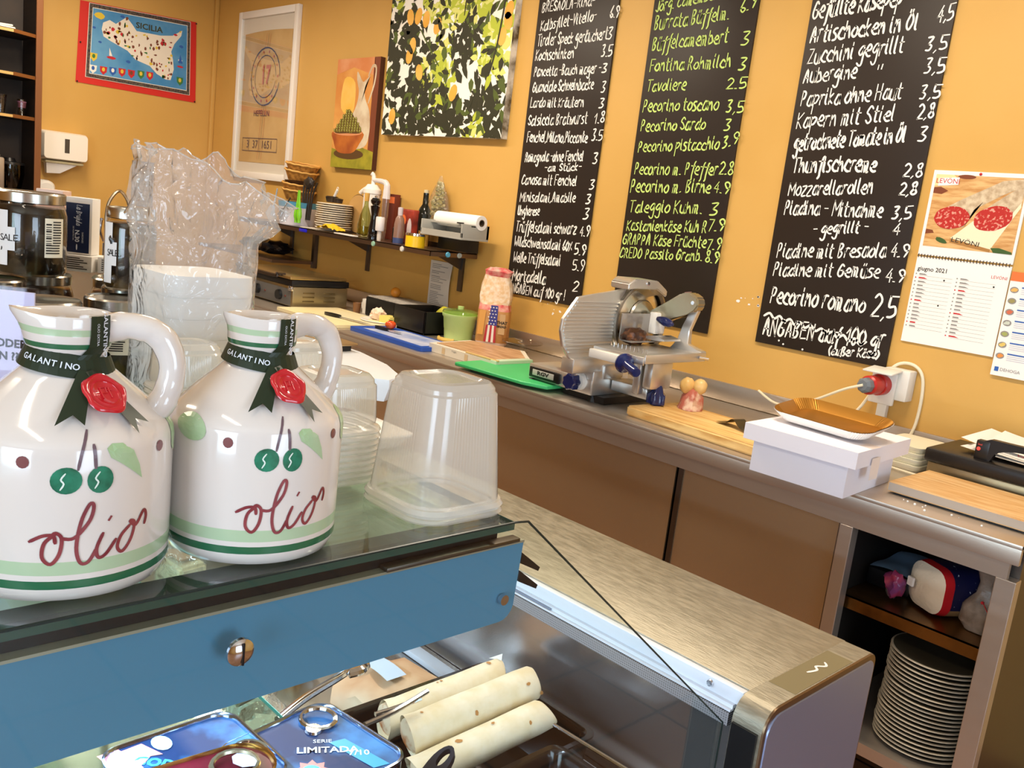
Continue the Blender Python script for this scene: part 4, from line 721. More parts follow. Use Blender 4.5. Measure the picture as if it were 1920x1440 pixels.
o = MB(); o.box(-.05, -.05, .175, .03, .05, .20, 0, .01); o.build('kraft_top', mat('kraft', '#b58d5a', .8), t)
t = thing('black_case', 'flat black box under blue papers at the left of the open bay', 'box', (-.935, 2.64, .591)); o = MB(); o.box(-.075, -.10, 0, .055, .2, .055, 0, .01); o.build('box_body', black, t)
t = thing('blue_papers', 'pale blue folded papers lying on the black box in the open bay', 'paper', (-.94, 2.66, .648)); o = MB(); o.grid(lambda u, v: (-.065 + .115 * u, -.12 + .22 * v, .008 * sin(u * 3) + .003 * sin(v * 9)), 8, 8); o.build('sheet', mat('blue_paper', '#7fa3c4', .6), t)
o = MB(); q = random.Random(5)
for k in range(14): o.blob((-.98 + q.random() * .3, 3.0, .25 + q.random() * .3), .004, sub=1)
tag(o.build('crumb_specks', paper), 'white crumbs and specks stuck inside the dark open bay', 'crumbs', kind='stuff')
# ---- on the counter, left to right
t = thing('panini_grill', 'steel contact grill with black lid grip at the left of the counter', 'grill', (-4.21, 2.46, T))
o = MB(); o.box(-.62, 0, .008, 0, .34, .115, 0, .004); o.build('grill_body', mat('grill_steel', '#a89a78', .35, .9), t)
o = MB(); o.box(-.60, -.003, .012, -.02, 0, .10); o.build('control_panel', mat('panel_grey', '#5f5c58', .4), t, sm=False)
o = MB(); o.box(-.63, -.01, .117, .003, .345, .150, 0, .004); o.build('lower_plate', black, t); o = MB(); o.box(-.62, -.02, .152, 0, .33, .168, 0, .005); o.build('lid', mat('lid_gold', '#b59c6a', .3, .9), t)
o = MB(); o.tube([(-.52, -.045, .175), (-.50, -.055, .165), (-.12, -.055, .162), (-.10, -.045, .172)], .010, 8, sm=3); o.tube([(-.53, 0, .172), (-.52, -.045, .172)], .008, 8); o.tube([(-.09, 0, .170), (-.10, -.045, .170)], .008, 8); o.build('lid_handle', mat('handle_dark', '#2c2018', .3), t)
o = MB(); o.box(-.035, -.012, .092, .004, 0, .118, 0, .003); o.build('chrome_latch', chrome, t)
for x in (-.55, -.37, -.13):
    o = MB(); o.lathe([(.001, 0), (.028, 0), (.025, .018), (.001, .018)], n=20, M=Matrix.Translation((x, -.003, .058)) @ Matrix.Rotation(pi / 2, 4, 'X')); o.build('knob', black, t)
for x in (-.29, -.07): o = MB(); o.lathe([(.001, 0), (.006, 0), (.005, .004), (.001, .004)], n=10, M=Matrix.Translation((x, -.003, .058)) @ Matrix.Rotation(pi / 2, 4, 'X')); o.build('indicator', mat('ind_red', '#6a2a1c', .3), t)
for j in range(2):
    for k in range(3): o = MB(); o.box(.0, .06 + j * .13, .036 + k * .022, .0035, .13 + j * .13, .043 + k * .022, 0, .0015); o.build('louvre', mat('louvre', '#7a6a48', .4, .8), t)
for i, (x0, y0, x1, y1, z, m, lab) in enumerate(((-4.17, 2.345, -3.60, 2.72, .014, mat('poly_cream', '#e3d9b6', .45, var='#e8d49a', vscale=3), 'large cream white cutting board in front of the grill'), (-3.555, 2.39, -3.0, 2.62, .018, mat('poly_blue', '#1f4fae', .4), 'blue cutting board with tomato and knife'),)):
    t = thing('cutting_board', lab, 'cutting board'); o = MB(); o.prism([(a + (x0 + x1) / 2, b_ + (y0 + y1) / 2) for a, b_ in rrect((x1 - x0) / 2, (y1 - y0) / 2, .012, 4)], z, 0, None, T + .001 + (.014 if i == 1 else 0) * 0); o.build('board_body', m, t)
    if i == 1:
        o = MB(); o.fan([(-3.50, 2.43), (-3.03, 2.415), (-3.04, 2.6), (-3.40, 2.6)], lambda u, v: (u, v, T + .0195)); o.build('worn_surface', mat('board_worn', '#b9bfd4', .5, var='#7f93c4', vscale=9), t, sm=False, rec=False)
def knife(lab, loc, rz, L1, L2, w1):
    t = thing('kitchen_knife', lab, 'knife', loc, rz); o = MB(); o.prism(ell(-L1 / 2, 0, L1 / 2, w1, 16), .014); o.build('handle', black, t)
    o = MB(); o.prism([(0, -.008), (L2 * .8, -.009), (L2, .004), (L2 * .7, .010), (0, .008)], .002, 0, None, .005); o.build('blade', alu, t); return t
knife('large knife with black oval handle on the cream cutting board', (-3.80, 2.50, T + .0155), .10, .13, .22, .018); knife('small knife with black handle before the tomato on the blue board', (-3.39, 2.50, T + .0205), .10, .10, .09, .010)
t = thing('tomato', 'small red tomato on the blue cutting board', 'tomato', (-3.455, 2.555, T + .020)); o = MB(); o.blob((0, 0, .021), .026, amp=.1, sq=(1, 1, .82)); o.build('fruit', mat('tomato_red', '#c8341c', .2, var='#d86a2c', vscale=12), t); o = MB()
for k in range(5): o.tube([(0, 0, .042), (.012 * cos(k * 1.25), .012 * sin(k * 1.25), .045)], .0015, 5)
o.build('stalk', mat('stalk', '#4c6a2a', .6), t)
t = thing('cheese_plate', 'white plate with ham and cheese behind the cutting boards', 'plate', (-3.72, 2.70, T + .001)); o = MB(); o.lathe([(.001, 0), (.06, 0), (.07, .006), (.115, .018), (.113, .021), (.065, .012), (.001, .011)], n=36); o.build('plate_body', platew, t)
t = thing('ham_pile', 'pale pink heap of sliced ham on the white plate', 'ham', (-3.765, 2.70, T + .013)); o = MB(); o.blob((0, 0, .028), .045, amp=.5, fr=4, sq=(1, .8, .75)); o.build('ham', mat('ham_pink', '#e6c4a8', .5, var='#f0dcc8', vscale=40), t)
t = thing('cheese_wedge', 'yellow cheese wedge on the white plate beside the ham', 'cheese', (-3.672, 2.70, T + .0135)); o = MB(); o.prism([(-.04, -.03), (.045, -.025), (.045, .03), (-.035, .035)], .035); o.build('cheese', mat('cheese_y', '#ead878', .5), t)
t = thing('cup_brown', 'small brown cup behind the white plate', 'cup', (-4.02, 2.74, T)); t.name = 'coffee_cup'; o = MB(); o.lathe([(.001, 0), (.018, 0), (.022, .065), (.020, .065), (.001, .02)], n=18); o.build('cup_body', mat('cup_brown_m', '#7a5230', .5), t)
t = thing('white_jug', 'small white handled cup beside the grill', 'cup', (-4.09, 2.86, T)); t.name = 'coffee_mug'; o = MB(); o.lathe([(.001, 0), (.03, 0), (.033, .075), (.030, .075), (.001, .02)], n=20); o.build('cup_body', white, t)
o = MB(); o.tube([(-.03, 0, .06), (-.055, 0, .05), (-.05, 0, .02), (-.03, 0, .02)], .005, 6, sm=4); o.build('handle', white, t)
t = thing('black_box', 'flat black box with printed papers on top behind the cheese plate', 'box', (-3.93, 2.86, T)); o = MB(); o.box(-.10, -.06, 0, .27, .15, .10, 0, .006); o.build('box_body', black, t)
t = thing('paper_stack', 'printed papers lying on the flat black box', 'paper', (-3.93, 2.86, T + .101)); o = MB(); o.box(-.09, -.055, 0, .26, .14, .006, 0, .001); o.build('sheets', mat('grey_paper', '#b3aca2', .7, var='#8f8a84', vscale=60), t)
t = thing('orange_fruit', 'orange lying on the papers of the black box', 'fruit', (-3.97, 2.95, T + .107)); o = MB(); o.blob((0, 0, .026), .028, amp=.03); o.build('fruit', mat('orange_skin', '#e0902c', .4), t)
t = thing('black_crate', 'open black plastic crate left of the green salad spinner', 'crate', (-3.50, 2.80, T)); o = MB()
for a, b_, c, d in ((-.14, -.10, .12, -.09), (-.14, .15, .12, .16), (-.14, -.10, -.13, .16), (.11, -.10, .12, .16)): o.box(a, b_, 0, c, d, .115, 0, .003)
o.box(-.14, -.10, 0, .12, .16, .01); o.build('crate_body', black, t)
t = thing('lemon_half', 'yellow green lemon inside the black crate', 'fruit', (-3.45, 2.88, T + .011)); o = MB(); o.blob((0, 0, .065), .058, amp=.08, sq=(1, .7, 1)); o.build('fruit', mat('lime_y', '#b5b02c', .5), t)
t = thing('salad_spinner', 'light green salad spinner bowl with clear lid and knob', 'salad spinner', (-3.275, 2.83, T)); gb = mat('lime_bowl', '#b9d884', .4, var='#c6e096', vscale=4)
o = MB(); o.lathe([(.001, 0), (.062, 0), (.068, .004), (.072, .05), (.0735, .052), (.080, .105), (.086, .112), (.088, .125), (.082, .127), (.075, .105), (.06, .01), (.001, .01)], n=36); o.build('bowl', gb, t)
o = MB(); o.lathe([(.084, .127), (.088, .130), (.084, .140), (.06, .147), (.02, .150), (.001, .150)], n=36, cap0=False); o.build('lid', clear('green_lid', '#d8e8a8', .08, body=.45, bodycol='#b9d47c'), t); o = MB(); o.lathe([(.001, .15), (.014, .15), (.016, .162), (.001, .164)], n=16); o.build('knob', gb, t)
t = thing('yellow_peel', 'curved yellow cheese rind before the salad spinner', 'rind', (-3.22, 2.70, T + .001)); o = MB(); o.tube([(-.055, .01, .012), (-.03, -.008, .010), (0, -.012, .010), (.03, -.008, .010), (.055, .012, .014)], [.008, .010, .011, .011, .008], 8, sm=4); o.build('rind', mat('rind_y', '#dcb45a', .5), t)
t = thing('toast_bag', 'sandwich bread bag with stars and stripes flag print beside the salad spinner', 'bread', (-3.125, 2.915, T), radians(38))
o = MB()
sec = [(0, .9, .9), (.02, 1, 1), (.17, 1, 1), (.20, .9, .8), (.235, 1.0, .8), (.29, .9, .6), (.33, .75, .45), (.355, .85, .5), (.37, .5, .3)]
o.loft([[(x * a, y * b_, z) for x, y in rrect(.075, .060, .03, 4)] for z, a, b_ in sec], mf=lambda i, j: 0 if i < 1 else (1 if i < 2 else (3 if i == 2 or i > 5 else 2)))
for v in o.bm.verts:
    k = .003 + (.014 if v.co.z > .19 else 0); v.co += Vector((noise.noise(v.co * 30), noise.noise(v.co * 30 + Vector((9, 0, 0))), .4 * noise.noise(v.co * 30 + Vector((0, 9, 0))))) * k
o.build('bag_body', [mat('bag_pinkband', '#d9bcb0', .4), mat('toast_crumb', '#cf9a5c', .5, var='#b57c42', vscale=12), mat('bag_film_m', '#e0b888', .2, var='#f0dcc4', vscale=50, bump=1, bscale=50), mat('bag_redband', '#d84a50', .35, var='#e8b0a0', vscale=30)], t)
FN = lambda u, v: (-.030 + u, -.0645, v)
o = MB(); o.flat([(-.03 + .0, .095), (-.03 + .032, .095), (-.03 + .030, .185), (-.03 + .004, .185)], 0, Matrix(((1, 0, 0, .024), (0, 0, -1, -.0645), (0, 1, 0, 0), (0, 0, 0, 1))) @ Matrix.Diagonal((1.3, 1.06, 1, 1)))
Mf = Matrix(((1, 0, 0, -.012), (0, 0, -1, -.0648), (0, 1, 0, 0), (0, 0, 0, 1))) @ Matrix.Diagonal((1.3, 1.06, 1, 1))
for k in range(5): o.flat([(-.010 + k * .009 - .004, .02), (-.010 + (k + 1) * .009 - .004, .02), (-.010 + (k + 1) * .0075, .096), (-.010 + k * .0075, .096)], 1 if k % 2 == 0 else 2, Mf)
for k in range(18): x = -.002 + (k % 3) * .011 + (.004 if (k // 3) % 2 else 0); z = .103 + (k // 3) * .0145; o.fan(ell(x, z, .003, .003, 5), lambda u, v: (u * 1.3 - .014, -.0652, v * 1.06), 2)
o.flat([(.036, .06), (.060, .06), (.058, .15), (.038, .15)], 3, Mf); o.flat([(-.040, .05), (-.019, .05), (-.015, .16), (-.038, .16)], 4, Mf)
o.build('flag_print', [mat('flag_blue', '#3a3a8a', .4), mat('flag_red', '#b83038', .4), mat('flag_white', '#ece4da', .4), mat('bag_beige', '#c9a272', .5), mat('bag_orange', '#e0a250', .5)], t, sm=False, rec=False)
printed('print_text', 'THAT', .02, ink, t, Matrix(((1, 0, 0, .050), (0, 0, -1, -.0654), (0, 1, 0, .118), (0, 0, 0, 1))), bold=.0008); printed('print_text', 'BREAD', .015, ink, t, Matrix(((1, 0, 0, .050), (0, 0, -1, -.0654), (0, 1, 0, .100), (0, 0, 0, 1))), bold=.0006)
t = thing('glass_stand', 'clear glass cake stand between the bread bag and the slicer', 'stand', (-2.93, 2.93, T)); o = MB(); o.lathe([(.001, 0), (.03, 0), (.028, .004), (.012, .01), (.012, .038), (.02, .044), (.095, .046), (.097, .052), (.02, .050), (.001, .05)], n=30); o.build('glass_body', clear('stand_glass', '#f0ead8', .12), t)
# wooden backgammon-like tray box
t = thing('tray_box', 'shallow pale box with wood grain lid beside the blue board', 'box'); wl_ = mat('grain_lid', '#c9a27c', .4, var='#a87c56', vscale=5, stretch=(2, 12, 2))
o = MB(); o.prism([(-3.02, 2.45), (-2.60, 2.45), (-2.60, 2.66), (-2.78, 2.80), (-3.06, 2.72)], .036, 0, None, T + .001); o.build('box_body', mat('box_cream', '#d9d2c2', .5), t, sm=False)
o = MB(); o.prism([(-3.00, 2.475), (-2.62, 2.475), (-2.62, 2.65), (-2.79, 2.78), (-3.035, 2.71)], .002, 0, None, T + .0375); o.build('wood_lid', wl_, t, sm=False)
o = MB(); o.box(-2.78, 2.452, T + .038, -2.58, 2.462, T + .044, 0, .001); o.build('lid_strip', mat('strip_y', '#d8b878', .5), t); o = MB(); o.box(-2.62, 2.448, T + .002, -2.585, 2.66, T + .041, 0, .003); o.build('mint_end', mat('mint', '#bccfb4', .5), t)
o = MB()
for x in (-2.93, -2.78): o.box(x, 2.4488, T + .006, x + .02, 2.4495, T + .032)
o.build('tape', mat('tape_tan', '#cdb48c', .5), t, sm=False); printed('print_text', 'Fragile', .012, grayink, t, Matrix(((1, 0, 0, -2.85), (0, 0, -1, 2.4492), (0, 1, 0, T + .028), (0, 0, 0, 1))))
t = thing('cutting_board', 'green cutting board under the front of the slicer', 'cutting board'); o = MB(); o.prism([(-2.67, 2.315), (-2.665, 2.30), (-2.30, 2.32), (-2.205, 2.36), (-2.215, 2.66), (-2.70, 2.69)], .014, 0, None, T + .0125)
bmesh.ops.bevel(o.bm, geom=o.bm.edges[:], offset=.003, segments=1, affect='EDGES'); o.build('board_body', mat('poly_green', '#38b368', .4, var='#44c074', vscale=3), t)
o = MB()
for x, y in ((-2.62, 2.36), (-2.62, 2.64), (-2.27, 2.62)): o.lathe([(.001, 0), (.012, 0), (.012, .012), (.001, .012)], c=(x, y, T), n=10)
o.build('rubber_feet', black, t)
# ------------------------------------------------------------------ meat slicer
SL = thing('meat_slicer', 'silver electric meat slicer with navy knobs on the counter', 'slicer')
o = MB(); o.box(-2.35, 2.40, T + .028, -2.03, 2.56, T + .085, 0, .006)
bv = [(-2.03, 2.40, .028), (-1.94, 2.42, .028)]
o.build('front_housing', alu, SL)
o = MB(); o.box(-2.15, 2.402, T + .026, -2.028, 2.60, T + .118, 0, .007); o.box(-2.14, 2.595, T + .045, -2.032, 2.86, T + .10, 0, .006); o.build('side_housing', alu, SL)
o = MB(); o.lathe([(.001, 0), (.010, 0), (.010, .0015), (.001, .0015)], n=16, M=Matrix.Translation((-2.0278, 2.49, T + .095)) @ Matrix.Rotation(pi / 2, 4, 'Y')); o.build('side_plug', dsteel, SL)
o = MB(); o.box(-2.19, 2.43, T + .002, -1.99, 2.72, T + .027); o.build('recessed_base', black, SL, sm=False)  # black recessed base under the housings
for x, y in ((-2.33, 2.415), (-2.05, 2.44), (-2.08, 2.80)):
    z0_ = .0268 if x < -2.3 else .0005; o = MB(); o.lathe([(.001, 0), (.020, 0), (.014, .003 if z0_ > .01 else .02), (.012, .004 if z0_ > .01 else .03), (.001, .004 if z0_ > .01 else .03)], c=(x, y, T + z0_), n=14); o.build('foot', black, SL)
o = MB(); o.box(-2.335, 2.388, T + .036, -2.18, 2.40, T + .076, 0, .004); o.build('switch_panel', black, SL)
o = MB(); o.box(-2.315, 2.386, T + .046, -2.205, 2.3885, T + .068, 0, .001); o.build('brand_plate', mat('plate_silver', '#b9b6ae', .3), SL)
printed('logo', 'RGV', .019, ink, SL, Matrix(((1, 0, 0, -2.26), (0, 0, -1, 2.3855), (0, 1, 0, T + .057), (0, 0, 0, 1))), sx=1.6, bold=.001)
o = MB(); M_ = Matrix.Translation((-2.085, 2.40, T + .070)) @ Matrix.Rotation(pi / 2, 4, 'X'); o.lathe([(.001, 0), (.032, 0), (.030, .020), (.001, .020)], n=26, M=M_); o.build('dial', white, SL)
o = MB(); n_k = 28; M_ = Matrix.Translation((-2.095, 2.38, T + .068)) @ Matrix.Rotation(pi / 2, 4, 'X')
o.loft([[((.030 + .003 * cos(7 * 2 * pi * j / n_k)) * k * cos(2 * pi * j / n_k), (.030 + .003 * cos(7 * 2 * pi * j / n_k)) * k * sin(2 * pi * j / n_k), z) for j in range(n_k)] for z, k in ((0, .8), (.003, 1), (.028, 1), (.034, .85))], M=M_); o.build('thickness_knob', navy, SL)
# gauge plate (faces +X), ribbed
PX = -2.05
def inpl(y, z):
    return None
gp = [(2.296, 1.276), (2.55, 1.312), (2.535, 1.28), (2.515, 1.22), (2.505, 1.15), (2.502, 1.065), (2.288, 1.063), (2.247, 1.105), (2.228, 1.16), (2.232, 1.20)]
Mx = Matrix(((0, 0, 1, PX - .014), (1, 0, 0, 0), (0, 1, 0, 0), (0, 0, 0, 1)))
o = MB(); o.prism(gp, .012, 0, Mx); bmesh.ops.bevel(o.bm, geom=o.bm.edges[:], offset=.002, segments=1, affect='EDGES'); gpo = o.build('gauge_plate', alu, SL)
def xr(poly, z):
    ys = []
    for i in range(len(poly)):
        (y1, z1), (y2, z2) = poly[i - 1], poly[i]
        if (z1 > z) != (z2 > z): ys.append(y1 + (y2 - y1) * (z - z1) / (z2 - z1))
    return (min(ys), max(ys)) if len(ys) > 1 else None
for k in range(15):
    z = 1.085 + k * .0125; rg = xr(gp, z)
    if not rg: continue
    o = MB(); o.tube([(PX - .001, rg[0] + .012, z), (PX - .001, rg[1] - .006, z)], .0036, 6); o.build('rib', alu, gpo)
o = MB(); o.box(-2.09, 2.29, T + .11, -2.03, 2.60, T + .165, 0, .006); o.box(-2.15, 2.45, T + .085, -2.02, 2.56, T + .14, 0, .01); o.build('plate_support', alu, SL)
# blade + ring guard in the same plane
MX = lambda y, z, x=PX: Matrix.Translation((x, y, z)) @ Matrix.Rotation(pi / 2, 4, 'Y')
o = MB(); o.lathe([(.001, -.012), (.136, -.012), (.136, -.004), (.128, -.0005), (.001, .004)], n=56, M=MX(2.645, 1.19)); o.build('blade', mat('blade_chrome', '#d6cdb8', .16, 1.0), SL)
o = MB(); o.lathe([(.128, -.006), (.148, -.006), (.148, .012), (.140, .014), (.130, .006)], n=56, M=MX(2.645, 1.19), cap0=False, cap1=False); o.build('blade_guard', mat('guard_steel', '#9a968e', .3, 1.0), SL)
o = MB(); o.lathe([(.001, 0), (.075, 0), (.070, .006), (.001, .006)], n=40, M=MX(2.65, 1.20, PX + .004)); o.build('blade_cover', mat('cover_alu', '#cfcabd', .25, 1.0), SL)
o = MB(); o.lathe([(.001, -.14), (.12, -.14), (.13, -.1), (.13, -.03), (.10, -.02), (.001, -.02)], n=36, M=MX(2.66, 1.16)); o.build('motor_housing', alu, SL)
o = MB(); o.loft([[(PX - .04, 2.50, 1.312), (PX + .045, 2.50, 1.312), (PX + .045, 2.50, 1.335), (PX - .04, 2.50, 1.335)], [(PX - .045, 2.53, 1.318), (PX + .05, 2.53, 1.318), (PX + .05, 2.53, 1.352), (PX - .045, 2.53, 1.352)], [(PX - .045, 2.66, 1.318), (PX + .05, 2.66, 1.318), (PX + .05, 2.66, 1.350), (PX - .045, 2.66, 1.350)], [(PX - .04, 2.73, 1.29), (PX + .045, 2.73, 1.29), (PX + .045, 2.73, 1.315), (PX - .04, 2.73, 1.315)]])
bmesh.ops.bevel(o.bm, geom=o.bm.edges[:], offset=.004, segments=2, affect='EDGES'); o.build('sharpener_cover', alu, SL)
o = MB(); o.lathe([(.001, 0), (.008, 0), (.007, .004), (.001, .004)], n=14, M=MX(2.60, 1.338, PX + .05)); o.build('screw', chrome, SL)
# carriage
o = MB(); o.box(-2.0, 2.355, 1.110, -1.78, 2.70, 1.117, 0, .002); o.box(-1.785, 2.355, 1.095, -1.777, 2.70, 1.125, 0, .002); o.box(-2.0, 2.348, 1.09, -1.78, 2.356, 1.117, 0, .002); o.build('carriage_table', alu, SL)
o = MB(); o.box(-2.0, 2.325, 1.078, -1.86, 2.347, 1.108, 0, .004); o.build('carriage_bracket', white, SL)
o = MB()
for k in range(9): o.lathe([(.002, 0), (.0006, .016)], c=(-1.97 + k * .018, 2.42, 1.117), n=6)
tag(o.build('table_spikes', chrome, SL), kind='stuff')
o = MB(); o.lathe([(.001, 0), (.030, 0), (.034, .012), (.030, .022), (.018, .028), (.015, .035), (.017, .10), (.014, .108), (.001, .108)], n=28, M=Matrix.Translation((-1.845, 2.325, 1.090)) @ Matrix.Rotation(radians(-25), 4, 'Z') @ Matrix.Rotation(radians(98), 4, 'Y')); o.build('carriage_handle', navy, SL)
o = MB(); o.box(-1.90, 2.46, .965, -1.87, 2.50, 1.09, 0, .005); o.box(-2.025, 2.50, .945, -1.86, 2.60, .985, 0, .006); o.box(-1.86, 2.46, .99, -1.82, 2.58, 1.09, 0, .012); o.build('carriage_arm', alu, SL)
o = MB(); n_k = 30; M_ = Matrix.Translation((-1.83, 2.52, .925))
o.loft([[((.030 + .005 * cos(5 * 2 * pi * j / n_k)) * k * cos(2 * pi * j / n_k), (.030 + .005 * cos(5 * 2 * pi * j / n_k)) * k * sin(2 * pi * j / n_k), z) for j in range(n_k)] for z, k in ((0, .5), (.012, .6), (.015, 1), (.045, 1), (.055, .7), (.075, .5), (.08, .4))], M=M_); o.build('locking_knob', navy, SL)
o = MB(); o.tube([(-1.777, 2.66, 1.11), (-1.75, 2.68, 1.108)], .006, 8); o.build('guide_rod', chrome, SL)
# rear column and pressing arm
o = MB(); o.loft([[(-1.95, 2.70, 1.105), (-1.80, 2.70, 1.105), (-1.80, 2.74, 1.105), (-1.95, 2.74, 1.105)], [(-1.93, 2.70, 1.125), (-1.80, 2.70, 1.125), (-1.80, 2.735, 1.125), (-1.93, 2.735, 1.125)], [(-1.915, 2.705, 1.15), (-1.865, 2.705, 1.14), (-1.865, 2.73, 1.14), (-1.915, 2.73, 1.15)], [(-1.905, 2.71, 1.20), (-1.87, 2.71, 1.19), (-1.87, 2.73, 1.19), (-1.905, 2.73, 1.20)], [(-1.875, 2.71, 1.275), (-1.845, 2.71, 1.265), (-1.845, 2.73, 1.265), (-1.875, 2.73, 1.275)]])
bmesh.ops.bevel(o.bm, geom=o.bm.edges[:], offset=.003, segments=1, affect='EDGES')
o.build('rear_column', alu, SL)
arm = [(-2.055, 1.225), (-2.03, 1.240), (-1.915, 1.318), (-1.875, 1.327), (-1.840, 1.312), (-1.832, 1.285), (-1.845, 1.262), (-1.88, 1.252), (-1.99, 1.195), (-2.03, 1.185)]
My = Matrix(((1, 0, 0, 0), (0, 0, -1, 2.735), (0, 1, 0, 0), (0, 0, 0, 1)))
o = MB(); o.prism(arm, .05, 0, My); bmesh.ops.bevel(o.bm, geom=o.bm.edges[:], offset=.006, segments=2, affect='EDGES'); o.build('press_arm', mat('arm_alu', '#b5aa90', .35, .9), SL)
o = MB(); o.lathe([(.001, 0), (.008, 0), (.007, .003), (.001, .003)], n=14, M=Matrix.Translation((-1.855, 2.6845, 1.292)) @ Matrix.Rotation(pi / 2, 4, 'X')); o.build('screw', chrome, SL)
o = MB(); o.lathe([(.001, 0), (.013, 0), (.013, .001), (.001, .001)], n=20, M=Matrix.Translation((-1.90, 2.71, 1.3235)) @ Matrix.Rotation(-.25, 4, 'Y')); o.build('round_label', mat('pink_label', '#d8a8a0', .4), SL)
o = MB(); o.box(-2.02, 2.66, 1.155, -1.985, 2.72, 1.235, 0, .006); o.build('arm_head', white, SL)
o = MB(); o.lathe([(.001, 0), (.009, .002), (.014, .02), (.017, .045), (.014, .07), (.006, .084), (.001, .086)], n=22, M=Matrix.Translation((-1.98, 2.66, 1.215)) @ Matrix.Rotation(radians(-12), 4, 'Z') @ Matrix.Rotation(radians(96), 4, 'Y')); o.build('arm_grip', navy, SL)
o = MB(); o.box(-2.02, 2.50, 1.135, -2.014, 2.68, 1.228, 0, .0025); o.box(-2.015, 2.50, 1.13, -1.96, 2.68, 1.136, 0, .002); o.build('press_plate', clear('press_clear', '#e4e0dc', .15, body=.45, bodycol='#cfcac4'), SL)
o = MB(); o.prism([(0, 0), (.05, .01), (.095, .002), (.098, -.004), (.05, -.008), (0, -.006)], .10, 0, Matrix(((1, 0, 0, -1.99), (0, 0, 1, 2.60), (0, 1, 0, 1.150), (0, 0, 0, 1)))); o.build('press_foot', alu, SL)
t = thing('meat_block', 'dark cured meat piece clamped on the slicer carriage', 'meat', (-1.985, 2.56, 1.1185)); o = MB(); o.blob((-.01, 0, .030), .036, amp=.35, fr=3, sq=(.8, 1.9, .8)); o.build('meat', mat('cured_meat', '#3a2216', .4, var='#8a5a3a', vscale=26, vlo=.5, vhi=.7), t)
t = thing('ham_slice', 'thin folded ham slice lying on the slicer housing', 'ham', (-2.20, 2.45, T + .086)); o = MB(); o.grid(lambda u, v: (-.045 + .10 * u, -.02 + .07 * v, .008 + .016 * abs(sin(u * 5 + v * 2)) * (1 - abs(u - .5))), 14, 8); o.build('slice', mat('slice_pink', '#e0a284', .4, var='#c86a4a', vscale=60, vlo=.5, vhi=.6), t)
# ------------------------------------------------------------------ butcher board, ham knuckle, cloth
t = thing('butcher_board', 'thick striped light wood board right of the slicer', 'cutting board'); bp_ = [(-1.860, 2.397), (-1.295, 2.362), (-1.275, 2.64), (-1.835, 2.66)]
o = MB(); o.prism(bp_, .034, 0, None, T + .001); bmesh.ops.bevel(o.bm, geom=o.bm.edges[:], offset=.006, segments=3, affect='EDGES'); o.build('board_body', woodL, t)
t = thing('ham_knuckle', 'round onion topped pink ham knuckle on the striped wood board', 'ham', (-1.742, 2.60, T + .036)); t.scale = (1.0, 1.0, 1.12); pk = mat('knuckle_pink', '#bd6a58', .45, var='#e6c8b0', vscale=24, vlo=.45, vhi=.6)
o = MB(); o.lathe([(.001, 0), (.045, 0), (.042, .015), (.032, .04), (.026, .06), (.001, .07)], n=24)
for v in o.bm.verts: v.co += Vector((noise.noise(v.co * 40), noise.noise(v.co * 40 + Vector((5, 5, 0))), 0)) * .014
o.build('meat_base', pk, t); o = MB(); o.blob((-.018, -.01, .072), .026, amp=.1); o.build('onion_lobe', mat('onion', '#dcae62', .3, var='#e8c88a', vscale=9), t); o = MB(); o.blob((.020, .01, .074), .025, amp=.1, seed=3); o.build('onion_lobe', mat('onion'), t)
t = thing('steel_scraper', 'bent brown steel scraper lying on the striped wood board', 'scraper', (-1.50, 2.52, T + .036), -.25)
o = MB(); o.grid(lambda u, v: (-.075 + .15 * u, -.025 + .05 * v, .004 + .020 * math.exp(-((u - .5) / .16) ** 2) + .006 * (1 - abs(2 * u - 1))), 24, 3); o.build('blade', mat('bronze_steel', '#7a6a48', .3, .9), t)
# ------------------------------------------------------------------ white box with gold tray
bm_w = mat('white_card', '#eceaf2', 0.6)
t = thing('cake_box', 'white cardboard box with overhanging lid at the counter edge', 'box')
bw = [(-1.262, 2.222), (-.985, 2.228), (-1.005, 2.555), (-1.275, 2.545)]
o = MB(); o.prism(bw, .098, 0, None, T + .001); o.build('box_body', bm_w, t, sm=False)
lw = [(-1.285, 2.200), (-.957, 2.208), (-.975, 2.575), (-1.30, 2.57)]
o = MB(); o.prism(lw, .045, 0, None, T + .090); lid = o.build('box_lid', bm_w, t, sm=False)
o = MB(); o.flat([(.0, 0), (.05, 0), (.05, .06), (0, .06)], 0, Matrix(((0, 0, 1, -.9575), (1, 0, 0, 2.30), (0, 1, 0, T + .05), (0, 0, 0, 1)))); o.flat([(0, 0), (.04, 0), (.04, .05), (0, .05)], 0, Matrix(((1, 0, 0, -1.0), (0, 1, 0, 2.30), (0, 0, 1, T + .1355), (0, 0, 0, 1)))); o.build('tape', mat('tape_clear', '#e6dcd6', .3), lid, sm=False)
o = MB(); q = random.Random(7); write(o, 'MEAT-13 COOK', -1.28, 2.475, -1.20, 2.49, .016, .0016, lambda u, v: (u, v, T + .1354), seed=3); o.build('pencil_writing', ink, t, sm=False, rec=False)
t = thing('gold_tray', 'empty oval gold cardboard tray with scalloped rim on the white box', 'tray', (-1.125, 2.385, T + .148), radians(-5)); t.rotation_euler = (radians(10), 0, radians(-5)); t.location.z = T + .154
gold = mat('gold_card', '#a9762c', .38, .7, bump=.2, bscale=30); n_s = 96
def tr(k, z, f_=0): 
    pts = rrect(.155 * k, .085 * k, .05 * k, 23); return [(x * (1 + f_ * .012 * cos(i * pi)), y * (1 + f_ * .012 * cos(i * pi)), z) for i, (x, y) in enumerate(pts)]
